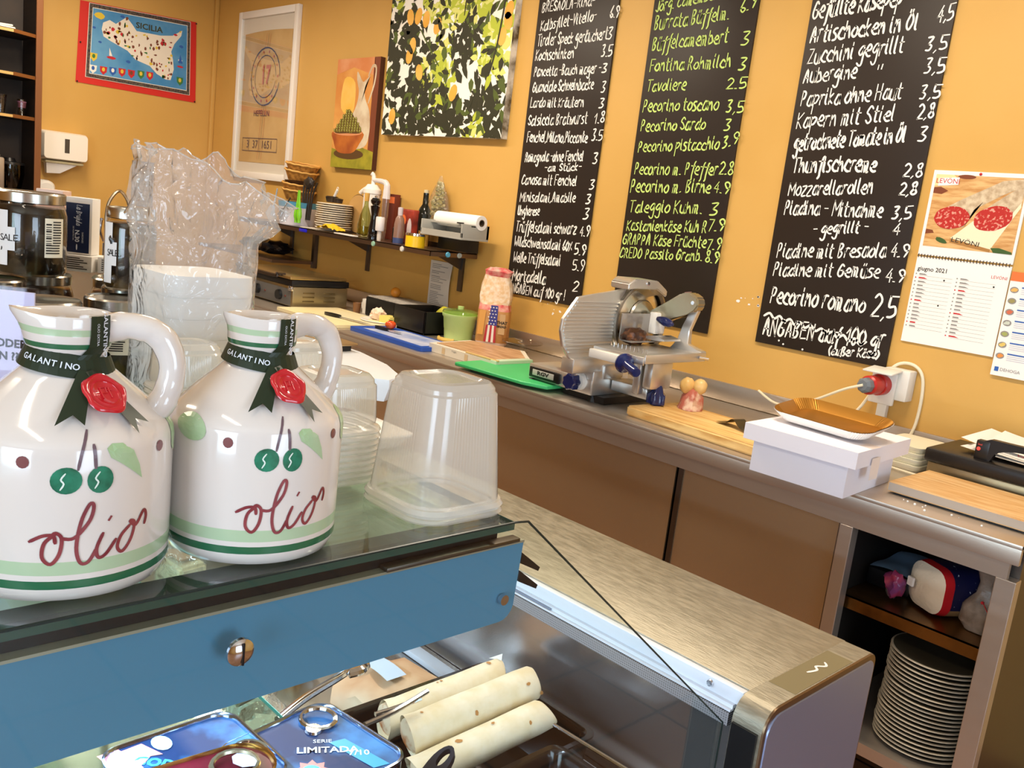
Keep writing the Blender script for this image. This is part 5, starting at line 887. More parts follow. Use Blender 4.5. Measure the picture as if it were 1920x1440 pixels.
o = MB(); o.loft([tr(.001, .002), tr(.80, .002), tr(.84, .004), tr(1.0, .030, 1)], 0, cap0=False, cap1=False); o.build('gold_dish', gold, t); o = MB(); o.loft([tr(.80, 0), tr(.845, .002), tr(1.006, .028, 1)], 0, cap1=False); o.build('white_underside', paper, t)
# ------------------------------------------------------------------ red power plug, socket, cables
t = thing('wall_socket', 'grey white surface socket with open flap and red industrial plug', 'socket'); gw = mat('socket_white', '#e4e0d6', .4)
o = MB(); o.box(-1.27, 3.0, 1.065, -1.18, 3.058, 1.170, 0, .006); o.build('housing', gw, t); o = MB(); o.box(-.05, -.085, 0, .05, .0, .006, 0, .002, M=Matrix.Translation((-1.255, 3.0, 1.163)) @ Matrix.Rotation(.12, 4, 'X')); o.build('flap', gw, t)
o = MB(); o.box(-1.30, 2.985, 1.045, -1.215, 3.0, 1.155, 0, .004); o.build('face_plate', gw, t)
Mp = Matrix.Translation((-1.262, 2.99, 1.110)) @ Matrix.Rotation(radians(-6), 4, 'Z') @ Matrix.Rotation(pi / 2, 4, 'X')
o = MB(); o.lathe([(.001, 0), (.036, 0), (.036, .03), (.032, .032), (.032, .085), (.026, .09), (.001, .09)], n=28, M=Mp); o.build('red_plug', mat('plug_red', '#b5241c', .3), t)
o = MB(); o.lathe([(.012, .088), (.026, .088), (.026, .112), (.018, .122), (.010, .122)], n=8, M=Mp); o.build('plug_gland', mat('gland_grey', '#6f767c', .4), t)
o = MB(); o.box(-1.285, 3.035, .935, -1.252, 3.058, 1.065, 0, .002); o.build('cable_duct', gw, t)
cabm = mat('cable_white', '#e6dcc0', .5)
t = thing('power_cable', 'white cable running from the red plug down behind the white box', 'cable'); o = MB(); o.tube([(-1.272, 2.868, 1.112), (-1.33, 2.86, 1.085), (-1.42, 2.86, 1.03), (-1.52, 2.90, .985), (-1.62, 2.95, .965), (-1.72, 3.0, .985)], .0045, 8, sm=6); o.build('cable_body', cabm, t)
t = thing('power_cable', 'white cable looping over the socket and down its right side', 'cable'); o = MB(); o.tube([(-1.36, 2.99, .96), (-1.33, 3.02, 1.02), (-1.30, 3.04, 1.10), (-1.255, 3.05, 1.175), (-1.205, 3.052, 1.19), (-1.165, 3.052, 1.165), (-1.150, 3.052, 1.10), (-1.150, 3.05, 1.0), (-1.155, 3.02, .935), (-1.145, 2.98, .915), (-1.05, 2.90, .908)], .0055, 8, sm=6); o.build('cable_body', cabm, t)
t = thing('power_cable', 'thin white cable lying on the counter before the vacuum sealer', 'cable'); o = MB(); o.tube([(-1.08, 2.72, .906), (-.98, 2.70, .908), (-.88, 2.69, .908), (-.78, 2.69, .906), (-.70, 2.70, .906)], .0035, 8, sm=6); o.build('cable_body', cabm, t)
# ------------------------------------------------------------------ vacuum sealer with papers
t = thing('vacuum_sealer', 'steel vacuum sealer with black lid and arched handle', 'vacuum sealer')
o = MB(); o.box(-.975, 2.735, T + .004, -.58, 2.98, T + .052, 0, .003); o.build('steel_base', mat('sealer_steel', '#b0a07c', .3, .9), t)
o = MB(); o.box(-.985, 2.72, T + .054, -.575, 2.985, T + .095, 0, .008); o.build('lid', mat('sealer_black', '#1a1614', .35), t)
o = MB()
n_ = 16; ob = [(-.125 + .25 * k / n_, .064 * min(1, sin(pi * k / n_) * 4) ** .5 if 0 < k < n_ else 0) for k in range(n_ + 1)]; ib = [(-.088 + .176 * k / n_, .046 * sin(pi * k / n_) ** .35 if 0 < k < n_ else 0) for k in range(n_ + 1)]
o.loft([[(x, -.012, z), (x2, -.012, z2), (x2, .012, z2), (x, .012, z)] for (x, z), (x2, z2) in zip(ob, ib)], M=Matrix.Translation((-.725, 2.752, T + .094))); o.build('handle', mat('sealer_black'), t)
o = MB(); o.box(-.856, 2.7385, T + .093, -.818, 2.7655, T + .150, 0, .004); o.build('handle_post', mat('sealer_black'), t)
o = MB(); o.lathe([(.001, 0), (.006, 0), (.005, .002), (.001, .002)], n=12, M=Matrix.Translation((-.846, 2.7378, T + .125)) @ Matrix.Rotation(pi / 2, 4, 'X')); o.build('indicator', mat('indicator_red', '#e0564a', .3), t); printed('print_text', 'Seal', .008, mat('indicator_red'), t, Matrix(((1, 0, 0, -.844), (0, 0, -1, 2.7375), (0, 1, 0, T + .138), (0, 0, 0, 1))))
t = thing('paper_stack', 'loose white papers heaped on the vacuum sealer lid', 'paper', (0, 0, 0))
for k, (x, y, a, l) in enumerate(((-.77, 2.87, -.05, 0), (-.75, 2.88, .06, .006), (-.78, 2.90, -.16, .014), (-.72, 2.91, .02, .022))):
    o = MB(); o.grid(lambda u, v: (-.14 + .28 * u, -.085 + .17 * v, .001 + .004 * sin(3 * u + k) + .012 * (1 - u) ** 3 + .02 * v * (k > 1)), 10, 6, M=Matrix.Translation((x, y, T + .097 + l)) @ Matrix.Rotation(a, 4, 'Z')); o.build('sheet', paper, t)
printed('print_text', 'Vaku', .022, mat('indicator_red'), t, Matrix.Translation((-.75, 2.835, T + .115)) @ Matrix.Rotation(.3, 4, 'X'))
t = thing('white_machine', 'cream plastic tray stack behind the white box and sealer', 'trays', (-1.09, 2.80, T)); 
for k in range(4):
    o = MB(); o.loft([[(x, y, z) for x, y in rrect(a, b_, .02)] for z, a, b_ in ((0, .06, .09), (.018, .068, .10), (.020, .068, .10))], M=Matrix.Translation((.02, .05, k * .019))); o.build('tray', mat('tray_cream', '#e3ddc4', .5), t)
t.name = 'tray_stack'
t = thing('wooden_board', 'light wooden board with grey edge at the right end of the counter', 'cutting board'); bq = [(-.957, 2.43), (-.60, 2.43), (-.60, 2.70), (-.955, 2.70)]
o = MB(); o.prism(bq, .028, 0, None, T + .006)
for f_ in o.bm.faces: f_.material_index = 0 if abs(f_.normal.z) > .5 or f_.calc_center_median().z > T + .033 else 1
bmesh.ops.bevel(o.bm, geom=o.bm.edges[:], offset=.003, segments=2, affect='EDGES'); o.build('board_body', [wood_b, mat('board_grey_edge', '#b0a294', .6)], t); o = MB(); o.box(-.94, 2.44, T + .0005, -.61, 2.69, T + .0058); o.build('dark_feet', black, t, sm=False)
o = MB(); q = random.Random(3)
for k in range(9): o.blob((-.90 + q.random() * .25, 2.36 + q.random() * .05, T + .002), q.uniform(.001, .004), sub=1)
tag(o.build('crumbs', paper), 'tiny white crumbs on the counter before the light wooden board', 'crumbs', kind='stuff')
# ------------------------------------------------------------------ glass display case
dg = mat('rail_dark', '#101114', .35); casew = mat('case_white', '#dfe6f0', .4)
DC = thing('display_case', 'refrigerated glass deli display case with steel rear worktop in the foreground', 'display case')
o = MB(); o.box(-3.6, 1.118, .862, -.572, 1.412, .90, 0, .002); o.build('rear_worktop', steelw, DC)
o = MB(); o.box(-3.6, 1.405, 0, -.575, 1.41, .862); o.build('rear_doors', mat('case_rear', '#b8a07c', .4, .4), DC, sm=False); o = MB(); o.box(-3.6, 1.16, 0, -.575, 1.404, .862); o.box(-3.6, .05, 0, -.575, 1.16, .64); o.build('case_body', mat('case_grey', '#6f6a66', .5), DC, sm=False)
# end cap
def cap_ring(x, y0, y1, z1, r, z0=0.0):
    pts = [(x, y0, z0)]
    for a in range(6): t_ = radians(180 - 18 * a); pts.append((x, y0 + r + r * cos(t_), z1 - r + r * sin(t_)))
    for a in range(6): t_ = radians(90 - 18 * a); pts.append((x, y1 - r * .6 + r * .6 * cos(t_), z1 - r * .6 + r * .6 * sin(t_)))
    pts.append((x, y1, z0)); return pts
o = MB(); o.loft([cap_ring(-.571, 1.075, 1.418, .903, .035), cap_ring(-.524, 1.075, 1.418, .903, .035)]); ec = o.build('end_cap', steelw, DC)
o = MB(); o.loft([cap_ring(-.5245, 1.075, 1.418, .903, .035), cap_ring(-.521, 1.076, 1.417, .902, .034)]); o.build('rim_trim', mat('rim_bronze', '#7a6650', .3, .9), ec)
o = MB(); o.loft([cap_ring(-.5215, 1.083, 1.411, .893, .03), cap_ring(-.519, 1.084, 1.410, .892, .03)]); o.build('side_panel', mat('end_panel', '#8f9cc0', .32, .75), ec)
o = MB(); o.box(-.569, 1.16, .9031, -.526, 1.34, .9034); o.build('adhesive_patch', mat('residue', '#7f7454', .6, .3), ec, sm=False); o = MB(); o.stroke([(-.55, 1.24), (-.545, 1.26), (-.552, 1.27), (-.543, 1.285), (-.55, 1.295)], .004, lambda u, v: (u, v, .9037)); o.build('glue_scribble', paper, ec, sm=False, rec=False)
o = MB(); o.box(-.568, 1.070, .0, -.528, 1.0745, .868); o.build('black_post', black, ec, sm=False)
# interior
inst = mat('inner_steel', '#b4b0b0', .2, .85, bump=.03, bscale=30); o = MB(); o.box(-3.6, 1.102, .655, -.585, 1.108, .845); o.build('rear_inner_panel', inst, DC, sm=False)
def perf():
    m = bpy.data.materials.new('perforated'); m.use_nodes = True; nt = m.node_tree; b = nt.nodes['Principled BSDF']; N = nt.nodes.new; L = nt.links.new
    tc = N('ShaderNodeTexCoord'); mp = N('ShaderNodeMapping'); mp.inputs['Scale'].default_value = (260, 260, 260); L(tc.outputs['Object'], mp.inputs[0])
    v = N('ShaderNodeTexVoronoi'); v.inputs['Randomness'].default_value = 0; v.inputs['Scale'].default_value = 1; L(mp.outputs[0], v.inputs['Vector'])
    r = N('ShaderNodeValToRGB'); r.color_ramp.elements[0].position = .42; r.color_ramp.elements[1].position = .46; r.color_ramp.elements[0].color = lin('#1c1c20'); r.color_ramp.elements[1].color = lin('#a8a8ae')
    L(v.outputs['Distance'], r.inputs[0]); L(r.outputs[0], b.inputs['Base Color']); b.inputs['Roughness'].default_value = .4; b.inputs['Metallic'].default_value = .3; return m
o = MB(); o.box(-3.6, 1.090, .846, -.585, 1.102, .866); o.build('perforated_strip', perf(), DC, sm=False)
o = MB(); o.box(-3.6, 1.092, .867, -.585, 1.102, .870); o.box(-3.6, 1.098, .870, -.585, 1.110, .876); o.box(-3.6, 1.104, .876, -.575, 1.117, .898, 0, .001); o.build('white_channel', casew, DC)
o = MB(); o.box(-1.35, 1.094, .871, -.95, 1.0975, .8735); o.build('channel_slot', mat('slot_grey', '#7f8aa0', .4), DC, sm=False)
o = MB(); o.lathe([(.001, 0), (.006, 0), (.005, .003), (.001, .003)], n=12, M=Matrix.Translation((-.63, 1.1035, .888)) @ Matrix.Rotation(pi / 2, 4, 'X')); o.build('screw', chrome, DC)
o = MB(); o.box(-3.6, .05, .64, -.585, 1.10, .655); o.build('deck', mat('deck_steel', '#9a9894', .25, 1.0), DC, sm=False)
o = MB(); o.box(-3.6, 1.045, .656, -.60, 1.075, .668, 0, .002); o.build('deck_rail', casew, DC)
# panes
pane = clear('case_glass', '#edf6f2', .035); edge = mat('glass_edge', '#2f5148', .15, 0, coat=.5)
sg = [(.03, .66), (1.068, .66), (1.068, .862), (.618, 1.234), (.60, 1.236), (.03, 1.236)]
Ms = Matrix(((0, 0, 1, -.583), (1, 0, 0, 0), (0, 1, 0, 0), (0, 0, 0, 1)))
o = MB(); o.flat(sg, 0, Ms, z=.003); s_p = o.build('side_glass', clear('side_pane', '#f2f8f6', .05), DC, sm=False)
o = MB(); o.tube([(-.580, p[0], p[1]) for p in sg[1:]], .0013, 6); o.build('glass_edge', mat('edge_dark', '#1c2a28', .3), s_p)
o = MB(); o.box(-2.2, .03, 1.2275, -.5835, .602, 1.2345); tg = o.build('top_glass', clear('top_pane', '#e8f2ec', .07), DC, sm=False)
o = MB(); o.box(-.5835, .03, 1.2272, -.5825, .602, 1.2348); o.box(-2.2, .602, 1.2272, -.5835, .603, 1.2348); o.build('glass_edge', edge, tg, sm=False)
o = MB(); o.box(-2.2, .028, .66, -.588, .030, 1.2265); o.build('front_glass', pane, DC, sm=False)
o = MB(); o.box(-1.95, .14, .881, -.70, .545, .885); gs = o.build('glass_shelf', clear('shelf_pane', '#e2f2ec', .04), DC, sm=False)
o = MB(); o.box(-1.95, .545, .8805, -.70, .546, .8855); o.box(-.70, .14, .8805, -.699, .546, .8855); o.build('glass_edge', mat('edge_teal', '#2f8078', .2), gs, sm=False)
for x in (-.72, -1.35, -1.93): o = MB(); o.tube([(x, .50, .656), (x, .50, .881)], .006, 10); o.build('shelf_post', chrome, DC)
# rail with blue panel
bl = mat('panel_blue', '#5189aa', .5)
pp = [(.03, 1.119)] + [(.632 - .018 + .018 * cos(radians(a)), 1.137 + .018 * sin(radians(a))) for a in (270, 290, 310, 330, 350, 360)] + [(.636, 1.203), (.03, 1.203)]
o = MB(); o.prism(pp, .004, 0, Matrix(((0, 0, 1, -.604), (1, 0, 0, 0), (0, 1, 0, 0), (0, 0, 0, 1)))); o.build('blue_panel', bl, DC, sm=False)
o = MB(); o.box(-.632, .03, 1.2035, -.597, .634, 1.206); o.box(-.632, .03, 1.17, -.628, .60, 1.2035); o.build('panel_rail', mat('rail_grey', '#b5b4a2', .35, .6), DC)
o = MB(); o.box(-.628, .03, 1.2062, -.607, .604, 1.2270); o.build('dark_gap_strip', dg, DC, sm=False)  # dark strip filling the gap between glass top and panel rail
o = MB(); o.box(-.606, .46, 1.2062, -.594, .625, 1.2105, 0, .001); o.build('edge_clip', dsteel, DC)
for z in (1.178, 1.158):
    o = MB(); o.prism([(0, 0), (.030, -.022), (.028, -.026), (0, -.012)], .014, 0, Matrix(((0, 0, 1, -.615), (1, 0, 0, .637), (0, 1, 0, z + .012), (0, 0, 0, 1)))); o.build('hinge_clip', dg, DC, sm=False)
o = MB(); o.lathe([(.001, -.001), (.0115, -.001), (.011, .0015), (.008, .004), (.001, .0052)], n=28, M=Matrix.Translation((-.5795, .315, 1.177)) @ Matrix.Rotation(pi / 2, 4, 'Y')); sc_ = o.build('glass_screw', chrome, DC)
o = MB(); o.box(-.5752, .3145, 1.168, -.5738, .3160, 1.186, M=None); o.build('screw_slot', black, sc_, sm=False)
o = MB(); o.lathe([(.004, -.004), (.0055, -.002), (.0055, .003), (.0035, .003)], n=18, M=Matrix.Translation((-.596, .612, 1.146)) @ Matrix.Rotation(pi / 2, 4, 'Y')); o.build('lock_ring', chrome, DC)
o = MB(); o.box(-1.98, .400, 1.208, -.632, .602, 1.216, 0, .002); o.build('added_pale_panel', mat('pale_panel', '#d5dccd', .5), DC); o = MB(); o.box(-1.98, .20, 1.150, -.66, .235, 1.170, 0, .004); o.box(-1.98, .05, 1.165, -1.96, .24, 1.19); o.build('lamp_housing', casew, DC)  # pale panel added under the glass top to imitate its bright reflection
# ---- food inside
def tin(label, loc, rz, hx, hy, h, rc, top, rimc, side, extra=None):
    t = thing('fish_tin', label, 'tin', loc, rz)
    ring = lambda k, z: [(x * k, y * k, z) for x, y in rrect(hx, hy, rc, 6)]
    o = MB(); o.loft([ring(.97, 0), ring(.985, .003), ring(.985, h - .006)]); o.build('tin_side', side, t)
    o = MB(); o.loft([ring(.985, h - .004), ring(1.0, h - .002), ring(1.0, h), ring(.97, h + .0008), ring(.955, h - .001), ring(.945, h - .0035)], cap0=False, cap1=False); o.build('rolled_rim', rimc, t)
    o = MB(); o.loft([ring(.95, h - .005), ring(.95, h - .0036)]); o.build('lid', top, t)
    if extra: extra(t, h - .0032)
    return t
silver = mat('tin_silver', '#a9bcdc', .15, 1.0); tb = mat('tin_navy', '#12305c', .42, .1, var='#3d86c8', vscale=14, vlo=.45, vhi=.7); tbl = mat('tin_lightblue', '#3fa4dc', .3); tpink = mat('tin_pink', '#e08a84', .4); tw = mat('tin_white', '#dfe8f4', .35)  # navy lids: lighter blue patches put lamp reflections into the colour
def pull(t, z, x, y, a, m=chrome, r=.020):
    o = MB(); o.tube([(r * cos(k * pi / 8), r * .78 * sin(k * pi / 8), .004 + .003 * sin(k * pi / 8)) for k in range(16)], .0028, 6, closed=True, M=Matrix.Translation((x, y, z)) @ Matrix.Rotation(a, 4, 'Z'))
    o.lathe([(.001, 0), (.010, 0), (.009, .003), (.001, .003)], c=(0, -r * .9, 0), n=16, M=Matrix.Translation((x, y, z)) @ Matrix.Rotation(a, 4, 'Z')); o.build('ring_pull', m, t)
def sun(t, z, cx, cy, r):
    o = MB(); pts = [(cx + (r if k % 2 else r * .7) * cos(k * pi / 9), cy + (r if k % 2 else r * .7) * sin(k * pi / 9)) for k in range(18)]
    o.fan(pts, lambda u, v: (u, v, z + .0002), 0); o.fan(ell(cx, cy, r * .55, r * .5, 18), lambda u, v: (u, v, z + .0004), 1); o.build('sun_print', [tpink, tbl], t, sm=False, rec=False)
def TX(x, y, z, a=0): return Matrix.Translation((x, y, z)) @ Matrix.Rotation(a, 4, 'Z')
def exC(t, z):
    pull(t, z, -.045, .045, .6); sun(t, z, .022, -.018, .020)
    o = MB(); o.flat([(-.006, .028), (.06, .034), (.066, .052), (.0, .046)][::1], 0, None, z + .0002); o.build('blue_banner', tbl, t, sm=False)
    a = pi / 2 + .75
    printed('print_text', 'SERIE', .009, tw, t, TX(-.012, .024, z + .0004, .9)); printed('print_text', 'LIMITADA', .015, tw, t, TX(.004, .018, z + .0004, .9), bold=.0003)
    printed('print_text', '7/10', .013, tw, t, TX(.030, .040, z + .0005, .9), bold=.0002); printed('print_text', 'CODESA', .020, tbl, t, TX(.044, -.010, z + .0004, .9), bold=.0005)
    o = MB(); o.fan(ell(.060, -.045, .016, .012, 10, .4, .2), lambda u, v: (u, v, z + .0002)); o.build('anchovy_print', tpink, t, sm=False, rec=False)
def exA(t, z):
    pull(t, z, .02, .050, .4); sun(t, z, .008, 0, .020); printed('print_text', 'CODESA', .018, tbl, t, TX(-.014, -.022, z + .0004, .75), bold=.0008); printed('print_text', 'ANCHOAS', .010, tbl, t, TX(-.002, -.036, z + .0004, .75), bold=.0005)
    o = MB()
    for cx, cy, a in ((-.048, -.036, .3), (-.030, -.056, 1.2), (-.052, -.06, .2)): o.fan([(cx + x * cos(a) - y * sin(a), cy + x * sin(a) + y * cos(a)) for x, y in ((-.017, -.010), (.018, -.012), (.012, .002), (.019, .012), (-.012, .011))], lambda u, v: (u, v, z + .0003 + .0002 * abs(a)))
    o.build('anchovy_print', tpink, t, sm=False, rec=False); o = MB(); o.fan(ell(-.052, -.012, .014, .010, 14), lambda u, v: (u, v, z + .0006)); o.build('badge_print', mat('badge', '#9fc0e4', .4), t, sm=False, rec=False)
tin('dark blue anchovy tin under the right ring pull tin, lower one of its stack', (-.735, .492, .8855), radians(8), .074, .077, .027, .022, tb, silver, silver); tin('dark blue anchovy tin with 7/10 banner and ring pull, on the right', (-.735, .492, .9135), radians(8), .074, .077, .026, .022, tb, silver, silver, exC)
tin('silver sided anchovy tin at the left, lower one of its stack', (-.782, .383, .8855), radians(2), .070, .074, .027, .022, tb, silver, silver); tin('blue anchovy tin with sun and pink fish print, at the left under the maroon can', (-.782, .383, .9135), radians(2), .070, .074, .030, .022, tb, silver, silver, exA)
def exB(t, z):
    pull(t, z, 0, .045, 1.2, mat('ring_bronze', '#b0a48c', .25, .9), .022)
    o = MB(); o.fan(ell(0, .055, .014, .012, 7, .3, .1), lambda u, v: (u, v, z + .006)); o.build('price_sticker', mat('sticker_lilac', '#b9c0e4', .5), t, sm=False, rec=False)
tin('oblong maroon sardine can with gold rim and lilac sticker on top of the tins', (-.722, .348, .9452), radians(-4), .034, .085, .026, .032, mat('maroon_lid', '#6a1628', .35, .2, var='#3c0c18', vscale=12), mat('gold_rim', '#b58a4a', .2, 1), mat('copper_side', '#8a5a3c', .2, .8), exB)
# trays with wraps
def tray(label, x0, y0, x1, y1, z0, h, m, w_=.012):
    t = thing('food_tray', label, 'tray', ((x0 + x1) / 2, (y0 + y1) / 2, z0)); hx, hy = (x1 - x0) / 2, (y1 - y0) / 2
    R_ = lambda a, z: [(x, y, z) for x, y in rrect(hx - a, hy - a, .02, 5)]
    o = MB(); o.loft([R_(.012, 0), R_(.004, h - .006), R_(0, h - .003), R_(0, h), R_(.008, h), R_(.012, h - .008), R_(.020, .004)]); o.build('tray_body', m, t); return t
trm = mat('tray_black', '#0e0f12', .18, coat=.5)
tray('black tray holding the three tortilla wraps', -1.03, .70, -.765, 1.035, .656, .10, trm); tray('empty black tray with shiny rim in front of the wraps', -.757, .62, -.60, .925, .656, .13, trm)
t = thing('tray_handle_bar', 'thin chrome rim bar of the empty black tray', 'bar'); o = MB(); o.tube([(-.775, .935, .80), (-.60, .945, .80)], .003, 8); o.build('bar', chrome, t)
tort = mat('tortilla', '#eee4cc', .65, var='#e2d2aa', vscale=30, vlo=.4, vhi=.75, bump=.6, bscale=60); spot = mat('tortilla_spot', '#b9854c', .7)
def wrap_roll(label, a, b_, r, seed):
    A, B_ = Vector(a), Vector(b_); L_ = (B_ - A).length; t = thing('tortilla_wrap', label, 'wrap', a); q = random.Random(seed)
    M_ = (B_ - A).to_track_quat('Z', 'Y').to_matrix().to_4x4()
    def ring(z, k, n=32): return [((r * k * (1 + .05 * noise.noise(Vector((cos(2 * pi * j / n) * 2, sin(2 * pi * j / n) * 2, z * 20 + seed)))) + .003 * (j / n)) * cos(2 * pi * j / n), r * k * (.92 + .002 * (j / n)) * sin(2 * pi * j / n), z + .010 * sin(2 * pi * j / n + seed)) for j in range(n)]
    o = MB(); o.loft([ring(0, 1.08), ring(.02, 1.0), ring(L_ * .3, 1.02), ring(L_ * .6, .98), ring(L_ * .85, 1.0), ring(L_ * .97, .96), ring(L_, .8)], M=M_, cap0=False); o.build('tortilla_sheet', tort, t)
    o = MB(); o.loft([ring(.003, .98), ring(.012, .90)], M=M_, cap0=False, cap1=False); o.build('inner_fold', mat('tortilla_inner', '#dcc8a0', .7), t)
    o = MB(); o.lathe([(.001, -.002), (r * .5, 0), (r * .86, .004), (r * .9, .02)], n=20, M=M_, cap1=False); o.build('filling', mat('filling', '#d9c0a0', .5, var='#b5662e', vscale=45, vlo=.5, vhi=.7), t)
    o = MB()
    for k in range(12):
        th = q.uniform(0, 2 * pi); z = q.uniform(.02, L_ * .95); s_ = q.uniform(.002, .0055)
        o.fan(ell(0, 0, s_, s_ * .7, 8, q.uniform(0, 3), .2, k), lambda u, v: ((r * 1.045) * cos(th + u / r), (r * .965) * sin(th + u / r), z + v))
    for v in o.bm.verts: v.co = M_ @ v.co
    tag(o.build('brown_spots', spot, t, sm=False, rec=False), kind='stuff'); return t
wrap_roll('tortilla wrap at the back left of the tray', (-.962, .765, .765), (-.945, .985, .785), .028, 1); wrap_roll('tortilla wrap lying on top in the middle, open end with filling', (-.888, .752, .785), (-.880, 1.0, .800), .0285, 2); wrap_roll('tortilla wrap at the front beside the empty black tray', (-.832, .728, .765), (-.822, .972, .785), .025, 3)
t = thing('paper_napkin', 'small white paper corner sticking up behind the wraps', 'paper', (-.965, .985, .80)); o = MB(); o.fan([(0, 0), (.03, .01), (.030, .022)], lambda u, v: (u - .01, 0, v)); o.build('sheet', paper, t, sm=False)
t = thing('serving_tongs', 'steel serving tongs resting across the trays', 'tongs', (0, 0, 0))
def strip(pts, wv, th): 
    return [[tuple(Vector(p) + Vector(wv) * s1 + Vector((0, 0, th)) * s2) for s1, s2 in ((-1, -1), (1, -1), (1, 1), (-1, 1))] for p in pts]
for k, pts in enumerate(([(-.975, .712, .868), (-.985, .67, .872), (-.985, .60, .868), (-.975, .53, .862)], [(-.962, .695, .868), (-.945, .66, .872), (-.925, .60, .872), (-.905, .55, .868)])):
    o = MB(); P_ = catmull(pts, 5); o.loft(strip(P_, (.004, 0, .007), .001)); o.tube([p + Vector((0, 0, .001)) for p in P_], .0055, 8); o.build('arm', chrome, t)
o = MB(); o.tube([(-.985, .695, .868), (-.978, .716, .870), (-.962, .722, .870), (-.952, .708, .870), (-.956, .69, .868)], .007, 8, sm=4); o.build('spring_bend', chrome, t)
t = thing('serving_fork', 'small steel fork tongs lying on the left end of the wraps', 'tongs', (0, 0, 0)); o = MB(); o.tube([(-.876, .665, .838), (-.885, .72, .835), (-.893, .785, .842)], .004, 8, sm=3); o.tube([(-.90, .70, .83), (-.895, .73, .832), (-.888, .77, .838)], .0035, 8, sm=3); o.build('prongs', chrome, t)
t = thing('spatula', 'black plastic utensil handle with hanging hole, before the wraps', 'utensil', (-.70, .645, .88)); o = MB(); t.rotation_euler = (radians(22), 0, radians(14))
ov = [(.013 * cos(a), .030 * sin(a)) for a in [2 * pi * k / 20 for k in range(20)]]; iv = [(.0055 * cos(a), .012 + .013 * sin(a)) for a in [2 * pi * k / 20 for k in range(20)]]
ov = [(x, y if y > 0 else y * 4.2) for x, y in ov]
o.loft([[(x, y, 0) for x, y in iv], [(x, y, 0) for x, y in ov], [(x, y, .009) for x, y in ov], [(x, y, .009) for x, y in iv], [(x, y, 0) for x, y in iv]], cap0=False, cap1=False); o.build('handle', mat('handle_bluegrey', '#20242e', .35), t)
t = thing('paper_bag', 'brown butcher paper parcel with blue label behind the tongs', 'parcel', (-1.10, .885, .656)); o = MB(); o.blob((0, 0, .045), .095, amp=.25, fr=2, sq=(1, .95, .5)); o.build('parcel_body', mat('butcher_paper', '#b98a62', .6, var='#d8c0a0', vscale=7), t); o = MB(); o.grid(lambda u, v: (-.04 + .07 * u, -.035 + .04 * v, .096 + .003 * sin(u * 3)), 4, 3); o.build('label', mat('label_blue', '#b8d0ea', .5), t)
# wrapped cheeses
film = clear('cheese_film', '#ffffff', .10, body=.15, bodycol='#f4f4f0', rough=.08, bump=1, bscale=40, bdist=.01)
chs = [('#efe2bc', '#e2a84c'), ('#f2ecdc', '#d8d0c0'), ('#e8cfa0', '#c98a4c'), ('#f4f0e6', '#e6e0d0'), ('#ead9b0', '#b88a5c'), ('#dfe8ee', '#b8ccd8')]
spots_ = [(-1.27, .46, .886, 0, 'with orange rind seen between the two jugs'), (-1.37, .37, .886, 1, 'pale, behind the left jug base'), (-1.16, .36, .886, 3, 'white, in front of the orange one'), (-1.49, .47, .886, 2, 'tan, at the back of the glass shelf'), (-1.28, .24, .886, 5, 'bluish, near the front glass'), (-1.62, .34, .886, 4, 'brownish, furthest along the glass shelf'), (-1.08, .47, .886, 4, 'small brownish one near the right jug'), (-1.12, .24, .886, 5, 'bluish and near, on the glass shelf'),
          (-1.22, .68, .656, 1, 'pale, low on the deck beside the paper parcel'), (-1.35, .82, .656, 0, 'orange, low on the deck'), (-1.50, .70, .656, 3, 'white, low on the deck further in'), (-1.55, .92, .656, 2, 'tan, low on the deck by the rear panel'), (-1.08, .64, .656, 1, 'curled pale slices under the tongs'), (-1.75, .80, .656, 4, 'brownish, furthest in on the deck')]
q = random.Random(31)
for i, (x, y, z, c, lab) in enumerate(spots_):
    t = thing('wrapped_cheese', 'film wrapped cheese ' + lab, 'cheese', (x, y, z), q.uniform(-.6, .6)); a, b_ = chs[c]; cm1 = mat('cheese_%d' % c, a, .5, var=b_, vscale=30, vlo=.5, vhi=.7); s_ = q.uniform(.9, 1.1); ht = .05 if z > .8 else .09
    o = MB(); o.prism([(-.052 * s_, -.032), (.052 * s_, -.03), (.048, .034), (-.045 * s_, .03)], ht * .75); bmesh.ops.bevel(o.bm, geom=o.bm.edges[:], offset=.006, segments=2, affect='EDGES'); o.build('cheese', cm1, t)
    o = MB()
    for k in range(3): o.prism([(-.03, -.014), (.03, -.012), (.028, .014), (-.028, .012)], .003, 0, rot(.25 * k - .2, .1, k * .9, (-.012 + .012 * k, 0, ht * .75 + .003 + .004 * k)))
    o.build('top_slices', mat('slice_%d' % c, b_, .5), t)
    o = MB(); o.blob((0, 0, ht * .5), .062, amp=.4, fr=3.5, seed=i, sq=(1.0, .72, .62 * ht / .05)); o.build('film', film, t)
t = thing('price_card', 'cream handwritten price card standing among the wrapped cheeses', 'card', (-1.12, .40, .95), 1.1); o = MB(); o.box(-.04, -.001, 0, .04, .001, .035); o.build('card', mat('card_cream', '#efe3b8', .7), t, sm=False); o = MB(); write(o, 'rothap', -.03, .012, .03, .014, .014, .0012, lambda u, v: (u, -.0012, v)); o.build('handwriting', ink, t, sm=False, rec=False)
t = thing('price_note', 'pale torn note with handwritten digits at the lower left under the tins', 'card', (-.845, .275, .8856), .9); o = MB(); o.fan([(-.03, -.02), (.03, -.025), (.028, .02), (.0, .028), (-.028, .02)], lambda u, v: (u, v, .002)); o.build('note', mat('note_blue', '#c4dcf0', .6), t, sm=False, rec=False); o = MB(); write(o, '4,26', -.018, -.01, .018, -.01, .012, .0012, lambda u, v: (u, v, .003)); o.build('handwriting', ink, t, sm=False, rec=False)
